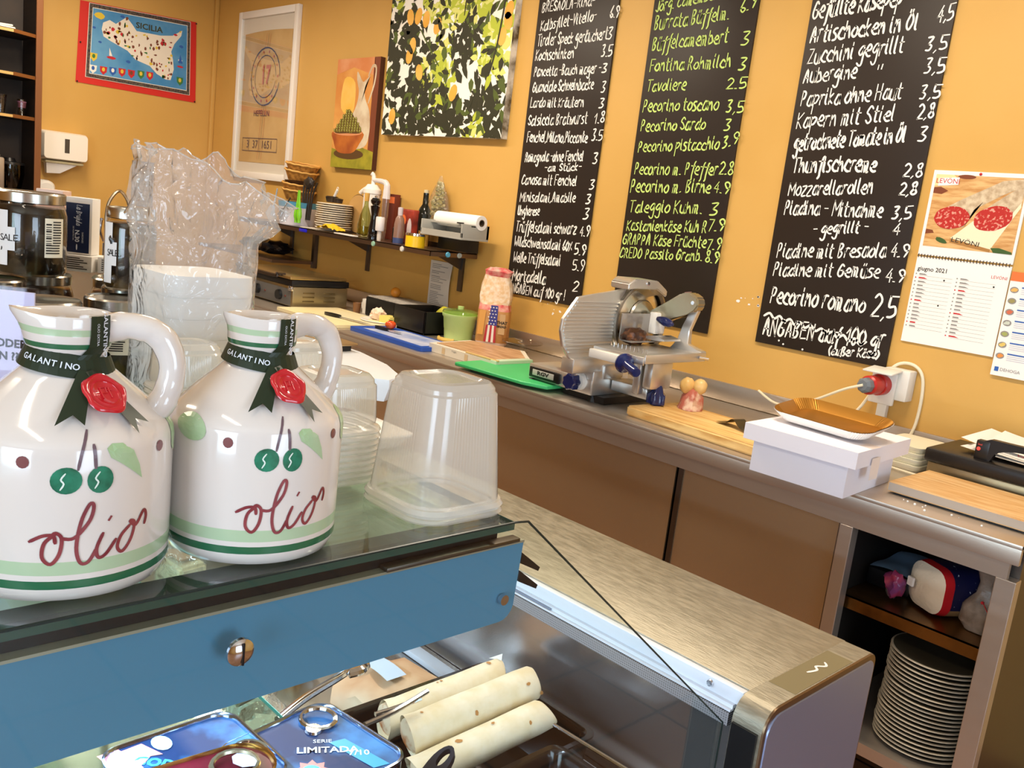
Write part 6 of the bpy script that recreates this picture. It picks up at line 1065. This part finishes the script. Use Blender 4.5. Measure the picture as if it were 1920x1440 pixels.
t = thing('bread_stick_curl', 'pale twisted snack at the lower left edge inside the case', 'snack', (-.90, .225, .8865)); o = MB(); o.tube([(-.03, -.02, .012), (-.01, .0, .02), (.01, -.005, .016), (.03, .01, .012)], .011, 8, sm=4); o.build('snack', mat('snack_m', '#d8b88c', .6), t)
# ------------------------------------------------------------------ on the glass top
G = 1.2352
cer = mat('jug_ceramic', '#e2dbd4', .12, coat=.6); dgr = mat('jug_green', '#2f6b4a', .15, coat=.5); lgr = mat('jug_lightgreen', '#b3cba8', .15, coat=.5); wine_ = mat('jug_wine', '#7a2c34', .3, var='#94464a', vscale=60)
olv = mat('olive_teal', '#2f8a6c', .2, var='#1f5c46', vscale=70, coat=.5); leafm = mat('jug_leaf', '#a9c99a', .2, var='#bcd2b0', vscale=40); stemm = mat('jug_stem', '#6e5860', .3); dotm = mat('jug_dot', '#7c4646', .25, coat=.5)
rib = mat('ribbon_green', '#1e2e1c', .45); seal = mat('wax_red', '#c41c2a', .18, coat=.6)
def JUG(label, x, y, sc_, spout_a, handle_a, ro):
    rz = atan2(-y, -x); t = thing('oil_jug', label, 'jug', (x, y, G), rz); t.scale = (sc_, sc_, 1.0)
    prof = [(.001, 0, 0), (.060, 0, 0), (.0665, .003, 0), (.0695, .010, 0), (.0700, .0125, 1), (.0701, .0185, 0), (.0701, .0225, 2), (.0702, .0320, 0), (.0702, .105, 0), (.0695, .110, 0), (.0670, .1155, 0), (.0600, .123, 0), (.0480, .136, 0), (.0350, .149, 0), (.0285, .156, 0), (.0262, .161, 0), (.0262, .166, 0), (.0285, .1705, 0), (.0305, .174, 1), (.0312, .178, 0), (.0312, .184, 2), (.0313, .189, 0), (.0318, .196, 0), (.0310, .1985, 0), (.0290, .1975, 0), (.0275, .193, 0), (.0265, .186, 0)]
    n = 56; rings = []
    for r, z, c in prof:
        ring = []
        for j in range(n):
            a = 2 * pi * j / n; da = (a - radians(spout_a) + pi) % (2 * pi) - pi; k = max(0, (z - .172) / .026) if z < .1982 else 1
            b_ = math.exp(-(da / .42) ** 2) * (.0105 * k * k if r > .02 and z > .172 else 0); ring.append(((r + b_) * cos(a), (r + b_) * sin(a), z + b_ * .35))
        rings.append(ring)
    o = MB(); o.loft(rings, mf=lambda i, j: prof[i][2], cap1=False); o.build('jug_body', [cer, dgr, lgr], t, ang=60)
    o = MB(); o.lathe([(.001, .190), (.020, .191), (.0272, .1895), (.0272, .187)], n=30, cap1=False); o.build('stopper', mat('stopper', '#cbb89a', .4, var='#e0d4be', vscale=30), t)
    ha = radians(handle_a); hp = [(.027, .187), (.045, .1905), (.060, .183), (.067, .165), (.066, .145), (.060, .127), (.054, .122)]
    o = MB(); o.tube([(r * cos(ha), r * sin(ha), z) for r, z in hp], [.0115, .0105, .0095, .009, .009, .0095, .0105, .011], 14, sm=6); o.build('handle', cer, t)
    def surf(lift):
        def f_(u, v):      # u = arc angle in degrees (right = positive), v = height
            a = radians(u)
            pr_ = [(p[0], p[1]) for p in prof[1:23]]
            r = .07
            for (r0, z0), (r1, z1) in zip(pr_, pr_[1:]):
                if z0 <= v <= z1: r = r0 + (r1 - r0) * ((v - z0) / max(1e-6, z1 - z0)); break
            return ((r + lift) * cos(a), (r + lift) * sin(a), v)
        return f_
    S0 = surf(.0004); D = 1 / 1.222e-3    # metres of arc to degrees = /0.00122
    o = MB(); o.fan([(ro + (-1.5 + 7.6 * cos(a)), .089 + .0092 * sin(a)) for a in [k * pi / 10 for k in range(20)]], S0, 0, 3); o.fan([(ro + (15.0 + 6.6 * cos(a)), .0885 + .0094 * sin(a)) for a in [k * pi / 10 for k in range(20)]], S0, 0, 3); o.build('painted_olives', olv, t, sm=True, rec=False)
    o = MB(); S1 = surf(.0007)
    for c in (-3.2, 13.2): o.stroke([(c + 1.2, .094 * 819), (c - .8, .090 * 819), (c + .6, .087 * 819), (c - 1.0, .083 * 819)], .9, lambda u, v: S1(ro + u, v / 819), 0, 3)
    o.build('olive_gloss', mat('gloss_stroke', '#dff0e6', .3), t, sm=False, rec=False)
    o = MB()
    def st3(pts, w_):   # stroke with metric width on both axes
        P = catmull([(p[0], p[1] * 819, 0) for p in pts], 4); o.stroke([(p.x, p.y) for p in P], w_, lambda u, v: S0(ro + u, v / 819), 0, 0)
    st3([(4, .0965), (6, .110), (9, .122)], 1.6); st3([(12.5, .097), (12, .106), (11.5, .113)], 1.8); o.build('painted_stems', stemm, t, sm=False, rec=False)
    o = MB(); lf = [(18, .110), (21, .113), (27, .1125), (33, .106), (37, .095), (39, .0845), (34, .090), (27, .097), (20, .103)]; o.fan([(ro + a, b_) for a, b_ in lf], S0, 0, 3)
    o.fan([(-47 + ro * .3 + 13 * cos(a), .1085 + .0105 * sin(a) - .002 * cos(a)) for a in [k * pi / 10 for k in range(20)]], S0, 0, 3); o.fan([(82 + 11 * cos(a), .108 + .014 * sin(a) + .004 * cos(a)) for a in [k * pi / 8 for k in range(16)]], S0, 0, 3); o.build('painted_leaves', leafm, t, sm=False, rec=False)
    for a0, z0 in ((-21, .101), (54, .104)): o = MB(); o.fan([(ro * .5 + a0 + 3.2 * cos(a), z0 + .0042 * sin(a)) for a in [k * pi / 6 for k in range(12)]], S0, 0, 2); o.build('painted_berry', dotm, t, sm=False, rec=False)
    # olio, brush lettering
    o = MB()
    for pts in ([(-18, .047), (-12, .051), (-7, .051), (-6, .046)], [(-6, .052), (-11, .046), (-12, .036), (-8, .031), (-4, .038), (-3, .049), (-6, .053), (-8, .050)], [(-3, .049), (3, .049), (10, .060), (12, .070), (10, .072), (6, .060), (4, .042), (6, .031), (10, .031), (14, .040)], [(17, .050), (14, .040), (15, .033), (19, .035), (24, .044)], [(20, .059), (21, .061)], [(32, .052), (27, .046), (25, .038), (28, .034), (33, .042), (35, .053), (32, .055), (36, .051), (41, .060), (43, .056), (42, .050)]):
        P = catmull([(p[0], p[1] * 819, 0) for p in pts], 5); o.stroke([(p.x, p.y) for p in P], 1.9, lambda u, v: surf(.0005)(ro + u, v / 819), 0, 0)
    o.build('painted_lettering', wine_, t, sm=False, rec=False)
    # ribbon round the neck, strip over the collar, tails
    o = MB(); rr_ = []
    for k in range(33):
        a = 2 * pi * k / 32; zc = .1625 - .005 * sin(a); rr_.append([(.0318 * cos(a), .0318 * sin(a), zc - .0085), (.0287 * cos(a), .0287 * sin(a), zc + .0085)])
    for p, q_ in zip(rr_, rr_[1:]): o.bm.faces.new([o.bm.verts.new(c) for c in (p[0], q_[0], q_[1], p[1])])
    def sheet(rows, a0, a1, m_=0):
        for (r0, z0, s0), (r1, z1, s1) in zip(rows, rows[1:]):
            for j in range(4):
                A0 = radians(a0 + s0 + (a1 - a0) * j / 4); A1 = radians(a0 + s0 + (a1 - a0) * (j + 1) / 4); B0 = radians(a0 + s1 + (a1 - a0) * j / 4); B1 = radians(a0 + s1 + (a1 - a0) * (j + 1) / 4)
                o.bm.faces.new([o.bm.verts.new(c) for c in ((r0 * cos(A0), r0 * sin(A0), z0), (r0 * cos(A1), r0 * sin(A1), z0), (r1 * cos(B1), r1 * sin(B1), z1), (r1 * cos(B0), r1 * sin(B0), z1))])
    sheet([(.0270, .1992, 0), (.0325, .1996, 0), (.0326, .186, 0), (.0325, .176, -2), (.0300, .170, -10), (.0285, .164, -22)], 28, 62)
    o.build('ribbon', rib, t, sm=True, rec=False)
    def cone(u, d, lift):   # point on the shoulder cone: u degrees, d metres down the slope from the neck
        r = .0275 + d * .72; z = .1575 - d * .69
        if r > .062: z = .1215 - (r - .062) * 1.2
        return ((r + lift * .7) * cos(radians(u)), (r + lift * .7) * sin(radians(u)), z + lift * .72)
    o = MB()
    def tail(u0, u1, w_, L_):
        P0 = Vector(cone(u0, .002, .004)); P1 = Vector(cone(u1, L_, .003)); dv = (P1 - P0).normalized(); nr = Vector(cone(u1, L_, .01)) - Vector(cone(u1, L_, 0)); sd = dv.cross(nr.normalized()).normalized() * w_
        V = [P0 - sd * .5, P0 + sd * .5, P1 + sd + dv * .004, P1 - dv * .007, P1 - sd + dv * .0]; vv = [o.bm.verts.new(v) for v in V]; o.bm.faces.new((vv[0], vv[1], vv[3])); o.bm.faces.new((vv[1], vv[2], vv[3])); o.bm.faces.new((vv[0], vv[3], vv[4]))
    tail(20, 2, .0085, .046); tail(24, 44, .0075, .050)
    o.build('ribbon_tail', rib, t, sm=False, rec=False)
    c0 = Vector(cone(27, .024, .005)); nrm = (Vector(cone(27, .024, .02)) - Vector(cone(27, .024, 0))).normalized(); Ms_ = Matrix.Translation(c0) @ nrm.to_track_quat('Z', 'Y').to_matrix().to_4x4() @ Matrix.Diagonal((.92, 1.12, 1, 1))
    def wv(r, z, k=1): return [((r + k * .0008 * sin(5 * 2 * pi * j / 40 + 1) + k * .0003 * sin(11 * 2 * pi * j / 40)) * cos(2 * pi * j / 40), (r + k * .0008 * sin(5 * 2 * pi * j / 40 + 1)) * sin(2 * pi * j / 40), z) for j in range(40)]
    o = MB(); o.loft([wv(.0145, 0), wv(.0155, .0012), wv(.0145, .0028), wv(.0125, .0032, .3), wv(.0112, .0018, 0), wv(.0108, .0018, 0), wv(.009, .0030, 0), wv(.0085, .0022, 0), wv(.001, .0022, 0)], M=Ms_); sl = o.build('wax_seal', seal, t, ang=60)
    o = MB()
    for pts in ([(-.003, -.004), (-.003, .004), (.001, .004), (.001, 0), (-.003, 0)], [(.003, -.004), (.003, .004)], [(.0015, .002), (.005, .002)]): o.tube([(x, y, .0024) for x, y in pts], .0006, 5, M=Ms_)
    o.build('seal_relief', seal, sl)
    # ribbon lettering
    Mr = lambda u, z, r, tilt: Matrix.Rotation(radians(u), 4, 'Z') @ Matrix(((0, 0, 1, r), (1, 0, 0, 0), (0, 1, 0, z), (0, 0, 0, 1))) @ Matrix.Rotation(tilt, 4, 'Z')
    for i, ch in enumerate('GALANTINO'): printed('ribbon_letter', ch, .0062, tw, t, Mr(-58 + i * 8.4, .1625 - .005 * sin(radians(-58 + i * 8.4)), .0322, -.14), bold=.0001)
    printed('ribbon_text', 'GALANTINO', .0062, tw, t, Mr(50, .1855, .0331, -pi / 2), bold=.0001); printed('ribbon_text', 'OLIO EXTRA', .003, tw, t, Mr(38, .1855, .0331, -pi / 2))
    for ch in [c for c in t.children] + [g for c in t.children for g in c.children]:
        for v in ch.data.vertices:
            x, y, z = v.co; k = 1 - .12 * min(1, max(0, (z - .158) / .012)) * (1 if hypot(x, y) < .042 else max(0, 1 - (hypot(x, y) - .042) / .02))
            v.co = (x * k, y * k, z if z < .105 else .105 + (z - .105) * .915)
    return t
JUG('left ceramic olive oil jug, nearer and cut by the frame edge, handle to the right', -.668, .214, 1.04, -78, 82, 2)
JUG('right ceramic olive oil jug with red wax seal, further one beside the plastic containers', -.659, .360, 1.0, -52, 118, 9)
# ------------------------------------------------------------------ clear plastic deli containers
def ptub(name, body, col='#f2f2ee'): return clear(name, '#ffffff', .06, body=body, bodycol=col, rough=.14, transl=.4)
pc = ptub('container_plastic', .38); pr_ = ptub('rim_plastic', .6); milk = mat('stack_plastic', '#efefe8', .3, trans=.25, rough=.3) if False else mat('stack_plastic', '#e9ebe8', .25, coat=.3)
def container(label, loc, hw, top, h, rims, rz=0, group=None, m=None, mr=None, ridges=True):
    m = m or pc; mr = mr or pr_; t = thing('deli_container', label, 'container', loc, rz, group); N_ = 15
    def R_(hx, r, z, rd=0): return [(x * (1 + (rd if k % 2 else 0)), y * (1 + (rd if k % 2 else 0)), z) for k, (x, y) in enumerate(dense(hx, r))]
    def dense(hx, r):
        pts = rrect(hx, hx, r, 6); out = []
        for i in range(len(pts)):
            a, b_ = Vector(pts[i]), Vector(pts[(i + 1) % len(pts)]); k = max(1, int((b_ - a).length / .0024)) if ridges else 1
            k = 26 if (ridges and i % 7 == 6) else (2 if ridges else 1)
            for j in range(k): out.append(tuple(a.lerp(b_, j / k)))
        if len(out) % 2: out.append(out[-1])
        return out
    zr = .006 + .0065 * max(0, rims - 1) + .008; o = MB(); f_ = .010 if ridges else 0
    o.loft([R_(hw - .005, .026, zr - .004), R_(hw - .005, .026, zr, f_), R_(top + .003, .022, h - .012, f_), R_(top + .0015, .022, h - .010), R_(top + .001, .022, h - .006), R_(top - .003, .020, h - .001), R_(top - .010, .016, h), R_(top - .013, .014, h - .002), R_(.001, .0005, h - .002)], cap0=False, cap1=False); o.build('container_wall', m, t, ang=25)
    for k in range(rims):
        z = k * .0065; s_ = 1 - .0 * k
        R2 = lambda hx, z_: [(x, y, z_) for x, y in rrect(hx, hx, .032, 7)]
        o = MB(); o.loft([R2(hw, z), R2(hw + .001, z + .002), R2(hw, z + .0045), R2(hw - .005, z + .006), R2(hw - .007, z + .008)], cap0=False, cap1=False); o.build('rim', mr, t)
    if rims == 1:
        o = MB(); R2 = lambda hx, z_: [(x, y, z_) for x, y in rrect(hx, hx, .032, 7)]; o.loft([R2(hw, .006), R2(hw + .001, .009), R2(hw - .001, .013), R2(hw - .007, .0145)], cap0=False, cap1=False); o.build('lid_rim', mr, t)
    return t
container('single upturned ribbed clear deli container at the right end of the glass top', (-.662, .562, G), .058, .0405, .131, 1, m=ptub('single_a', .46), mr=ptub('single_ar', .62))
container('stack of nested upturned clear containers behind the single container', (-.787, .516, G), .046, .035, .113, 9, m=ptub('stack_a', .62), mr=ptub('stack_ar', .75))
container('stack of nested clear containers further back, right of the plastic bag', (-.930, .552, G), .041, .031, .120, 8, m=ptub('stack_a', .62), mr=ptub('stack_ar', .75))
container('low stack of nested clear containers between plastic bag and right jug', (-1.04, .470, G), .044, .033, .098, 7, m=ptub('stack_a', .62), mr=ptub('stack_ar', .75))
# ---- big bag with white tubs
t = thing('container_stack', 'tall stack of white translucent tubs inside the plastic bag', 'containers', (-1.176, .534, G), radians(4))
for k in range(6):
    o = MB(); o.loft([[(x, y, z) for x, y in rrect(.064 * s_, .062 * s_, .024, 6)] for z, s_ in ((k * .028, 1.0), (k * .028 + .003, 1.008), (k * .028 + .006, 1.0), (k * .028 + .0278, .992))]); o.build('tub', mat('tub_white', '#fdfcf8', .5), t)
t = thing('clear_bag', 'tall crumpled clear plastic bag with open top leaning over the tub stack', 'bag', (-1.176, .534, G), 0)
nb = 72; lv = [(.0, 1.0, 0), (.02, 1.05, 0), (.06, 1.03, .001), (.12, 1.06, .002), (.165, 1.08, .003), (.19, 1.04, .004), (.215, 1.05, .004), (.235, 1.10, .003), (.26, 1.06, .004), (.285, 1.00, .010), (.305, .98, .014), (.325, .96, .016)]
def bagp(i, j, lift=0):
    z, k, dr = lv[i]; a = 2 * pi * j / nb; c, s_ = cos(a), sin(a); sq = 1 / (abs(c) ** 3.2 + abs(s_) ** 3.2) ** (1 / 3.2)
    rr_ = .069 * k * sq; am = .002 + (.016 if z > .17 else .002) * min(1, max(0, (z - .15) / .1) + .15)
    rr_ += am * noise.noise(Vector((c * 3.5, s_ * 3.5, z * 22))) + am * .6 * noise.noise(Vector((c * 9, s_ * 9, z * 50)))
    x, y = rr_ * c, rr_ * s_; u = .69 * x + .70 * y           # u along the picture's right
    push = max(0, (z - .22) / .10); fl = max(0, u / .07)
    x += .69 * push * (fl * .045 - .004) ; y += .70 * push * (fl * .045 - .004); zz = z - push * fl * .052 + push * (.010 * noise.noise(Vector((c * 4, s_ * 4, 1))) + .004 * sin(a * 9)) + .003 * noise.noise(Vector((c * 6, s_ * 6, z * 30)))
    return (x, y, max(.0008, zz))
o = MB(); o.loft([[bagp(i, j) for j in range(nb)] for i in range(len(lv))], cap1=False); bmesh.ops.subdivide_edges(o.bm, edges=[e for e in o.bm.edges if e.calc_length() > .015], cuts=1, use_grid_fill=True)
for v in o.bm.verts:
    if v.co.z > .17: v.co += Vector((noise.noise(v.co * 70), noise.noise(v.co * 70 + Vector((7, 0, 0))), noise.noise(v.co * 70 + Vector((0, 7, 0))))) * .0035
o.build('bag_film', clear('bag_film_big', '#fbfcfd', .05, body=.26, bodycol='#e4e6ea', rough=.07, bump=1.0, bscale=24, bdist=.016), t, ang=50)
o = MB(); o.tube([bagp(11, j) for j in range(nb)], .0010, 5, closed=True); o.build('hem', clear('hem_film', '#ffffff', .25, body=.35), t)
# ------------------------------------------------------------------ jars
lidm = mat('jar_lid', '#c4bfb4', .22, 1.0); jglass = clear('jar_glass', '#f0ece4', .06)
def jar(label, loc, r, h, cont, contv, lab=None, text=None, la=0, back=None, group='preserve jars on the display case'):
    rz = atan2(-loc[1], -loc[0]); t = thing('preserve_jar', label, 'jar', loc, rz, group); hb = h - .018
    o = MB(); o.lathe([(.001, .0), (r * .93, 0), (r, .006), (r, hb - .016), (r * .93, hb - .004), (r * .88, hb), (r * .88, hb + .010)], n=36, cap1=False); o.build('glass_body', jglass, t)
    o = MB(); o.lathe([(.001, .003), (r * .90, .003), (r * .965, .009), (r * .965, hb - .018), (r * .89, hb - .006), (.001, hb - .005)], n=32)
    o.build('preserve', mat('preserve_' + cont.strip('#'), cont, .3, var=contv, vscale=38, vlo=.48, vhi=.62, coat=.4), t)
    q = random.Random(len(label) * 7); o = MB()
    for k in range(26):
        a = q.uniform(-1.5, 1.5); z = q.uniform(.015, hb - .025); o.blob((r * .88 * cos(a), r * .88 * sin(a), z), q.uniform(.006, .011), amp=.4, fr=2, seed=k, sub=2, sq=(.35, 1, .8) if abs(a) < .8 else (1, .4, .8), m=k % 2)
    tag(o.build('vegetable_pieces', [mat('veg_a', contv, .35, coat=.3), mat('veg_b', cont, .35, coat=.3)], t), kind='stuff')
    o = MB(); o.lathe([(r * .90, hb), (r * .95, hb + .001), (r * .96, hb + .014), (r * .92, hb + .0165), (r * .86, hb + .0145), (.001, hb + .0145)], n=40, cap0=False); o.build('lid', lidm, t)
    if lab:
        u0, u1, z0, z1 = lab; o = MB(); F = lambda u, v: ((r + .0006) * cos(radians(u)), (r + .0006) * sin(radians(u)), v)
        o.grid(lambda a, b_: F(u0 + (u1 - u0) * a, z0 + (z1 - z0) * b_), 14, 1); lm_ = (u1 + la)
        if text: o.grid(lambda a, b_: F(u1 + 12 * a, (z0 + z1) / 2 - .018 + .034 * b_), 4, 1)
        o.build('label', mat('label_paper', '#e8e6e4', .6), t)
        if text:
            for i, ch in enumerate(text): a_ = radians(u1 - 10 + i * 7.5); printed('label_text', ch, .014, ink, t, Matrix.Rotation(a_, 4, 'Z') @ Matrix(((0, 0, 1, r + .001), (1, 0, 0, 0), (0, 1, 0, (z0 + z1) / 2), (0, 0, 0, 1))))
    if back:
        u0, u1, z0, z1 = back; F = lambda l: (lambda u, v: ((r + l) * cos(radians(u)), (r + l) * sin(radians(u)), v)); o = MB(); o.grid(lambda a, b_: F(.0007)(u0 + (u1 - u0) * a, z0 + (z1 - z0) * b_), 10, 1); lb = o.build('back_label', mat('label_cream', '#efe9d4', .6), t)
        o = MB(); w_ = (u1 - u0); q = random.Random(4)
        for k in range(13):
            zz = z1 - .006 - k * (z1 - z0 - .008) / 13; a0 = u0 + (w_ * .38 if k < 9 else 2); o.grid(lambda a, b_: F(.0011)(a0 + (u1 - 2 - a0) * a * (.8 + .2 * q.random() * 0), zz + .0018 * b_), 6, 1)
        for k in range(12): zz = z1 - .010 - k * .0034; o.grid(lambda a, b_: F(.0011)(u0 + 2 + w_ * .26 * a, zz + (.0011 + .0012 * (k % 3 == 0)) * b_), 3, 1)
        o.build('barcode_print', ink, lb, sm=False, rec=False)
    return t
jar('big open-labelled preserve jar at the left edge, standing on the lower jars', (-1.497, .421, G + .1195), .051, .125, '#150e08', '#3a2c14', lab=(-95, -34, .015, .095), text='SALE', back=(22, 58, .030, .088))
jar('tall preserve jar with white label touching the plastic bag, upper layer', (-1.368, .522, G + .1165), .036, .122, '#1c1008', '#4c3a16', lab=(-70, -42, .010, .098), text='SALE')
jar('lower jar with silver lid behind the left jug neck', (-1.263, .372, G), .049, .116, '#240c0a', '#4a1810'); jar('lower jar with barcode label seen through the left jug handle', (-1.315, .486, G), .046, .113, '#241a08', '#5c4a14', back=(-24, 22, .035, .085)); jar('lower jar half hidden beneath the tall jar', (-1.415, .545, G), .046, .115, '#2a120a', '#6a4414')
jar('lower jar under the big jar, left of centre', (-1.46, .36, G), .048, .118, '#30180e', '#5a3a18'); jar('lower jar under the sardine boxes', (-1.54, .45, G), .047, .118, '#2c160e', '#5a3a18'); jar('lower jar furthest back near the boxes', (-1.52, .565, G), .045, .116, '#2c160e', '#5a3a18'); jar('lower jar at the left frame edge behind the sign', (-1.36, .295, G), .046, .117, '#30180e', '#5a3a18')
# sardine boxes
def cbox(label, loc, rz, sx, sy, sz, m, cat='box'):
    t = thing('sardine_box', label, cat, loc, rz); o = MB(); o.box(-sx / 2, -sy / 2, 0, sx / 2, sy / 2, sz, 0, .001); o.build('carton', m, t); return t
rzb = radians(47); Z1_ = G + .1195
b1 = cbox('white sardine carton with small print lying on the jar lids, left one', (-1.575, .515, Z1_), rzb, .07, .05, .026, paper); b2 = cbox('white sardine carton with small print lying on the jar lids, right one', (-1.535, .578, Z1_), rzb, .07, .05, .026, paper)
for b_ in (b1, b2):
    o = MB()
    for k in range(6): o.box(-.028, -.0256, .004 + k * .0034, .028 - .006 * (k % 3), -.0252, .0055 + k * .0034)
    o.build('small_print', ink, b_, sm=False)
t = cbox('upright dark blue sardine carton with script lettering between the jars', (-1.573, .522, Z1_ + .0265), rzb, .043, .03, .092, paper)
o = MB(); o.box(-.0205, -.0156, .003, .0175, -.0151, .083); o.build('blue_front', mat('carton_navy', '#14264c', .4), t, sm=False)
Mt = lambda x, z, a: Matrix(((1, 0, 0, x), (0, 0, -1, -.0160), (0, 1, 0, z), (0, 0, 0, 1))) @ Matrix.Rotation(a, 4, 'Z')
o = MB(); F = lambda u, v: Mt(0, 0, 0) @ Vector((v - .003, -u, 0)); write(o, 'La Brujula', -.080, .0, -.047, .0, .008, .0009, F, slant=.3); o.build('script_print', tw, t, sm=False, rec=False)
printed('print_text', 'N.30', .010, tw, t, Mt(-.002, .030, -pi / 2), bold=.0002); printed('print_text', 'SARDINES', .004, tw, t, Mt(.007, .028, -pi / 2)); printed('print_text', 'DE NUESTRA RIA', .003, tw, t, Mt(-.008, .034, -pi / 2))
o = MB(); o.fan(ell(-.002, .012, .0012, .005, 10), lambda u, v: (u, -.0161, v)); o.build('fish_print', tw, t, sm=False, rec=False)
t = cbox('pink and white carton standing behind the big jar', (-1.65, .500, Z1_ + .0265), rzb, .045, .03, .098, mat('carton_pink', '#d8a898', .5, var='#e8d4c4', vscale=20))
# sign
t = thing('sign_card', 'white sign card with black question text in a clear stand behind the left jug', 'sign', (-.886, .256, G), radians(49)); o = MB(); o.box(-.16, -.001, .004, -.002, .001, .173); o.build('card', mat('card_lilac', '#e3def0', .5), t, sm=False)
o = MB(); o.box(-.163, -.003, 0, 0, -.0015, .177, 0, .0005); o.box(-.163, .0015, 0, 0, .003, .177, 0, .0005); o.box(-.163, -.02, 0, 0, .02, .002, 0, .0005); o.build('acrylic_stand', clear('acrylic', '#fafafe', .03), t)
for tx, z in (('ODER', .124), ('EN ????', .112), ('EN ?', .075)): printed('sign_text', tx, .0105, ink, t, Matrix(((1, 0, 0, -.008 if tx != 'EN ?' else -.006), (0, 0, -1, -.00125), (0, 1, 0, z), (0, 0, 0, 1))), align='RIGHT', bold=.0004)
# ------------------------------------------------------------------ deli scale behind the containers
t = thing('deli_scale', 'white deli scale with steel weighing plate on the rear worktop behind the containers', 'scale')
o = MB(); o.prism([(-2.75, 1.17), (-2.15, 1.17), (-2.10, 1.25), (-2.12, 1.40), (-2.75, 1.40)], .075, 0, None, .901); o.build('base', mat('scale_black', '#1a1a1e', .5), t, sm=False)
wp = [(-2.95, 1.24), (-2.22, 1.28), (-2.06, 1.34), (-1.955, 1.46), (-1.99, 1.53), (-2.15, 1.60), (-2.35, 1.64), (-2.95, 1.64)]
o = MB(); o.loft([[(x * .98 - .05, 1.42 + (y - 1.42) * .85, .98) for x, y in wp], [(x, y, 1.02) for x, y in wp], [(x, y, 1.035) for x, y in wp], [(x * .995 - .01, 1.42 + (y - 1.42) * .94, 1.043) for x, y in wp]]); o.build('scale_body', mat('scale_white', '#d4dae2', .35), t)
o = MB(); o.box(-2.98, 1.32, 1.044, -2.36, 1.60, 1.062); o.build('plate_support', black, t, sm=False)
o = MB(); o.box(-3.0, 1.30, 1.062, -2.345, 1.615, 1.070, 0, .002); o.build('weighing_plate', mat('scale_plate', '#c0a47a', .3, .9, bump=.1, bscale=60, stretch=(1, 20, 1)), t)
t = thing('white_tray', 'flat white tray on the rear worktop between the container stack and the single container', 'tray', (-1.90, 1.33, .901)); o = MB(); o.loft([[(x, y, z) for x, y in rrect(a, a * .7, .02)] for z, a in ((0, .10), (.035, .13), (.04, .13))]); o.build('tray_body', white, t)
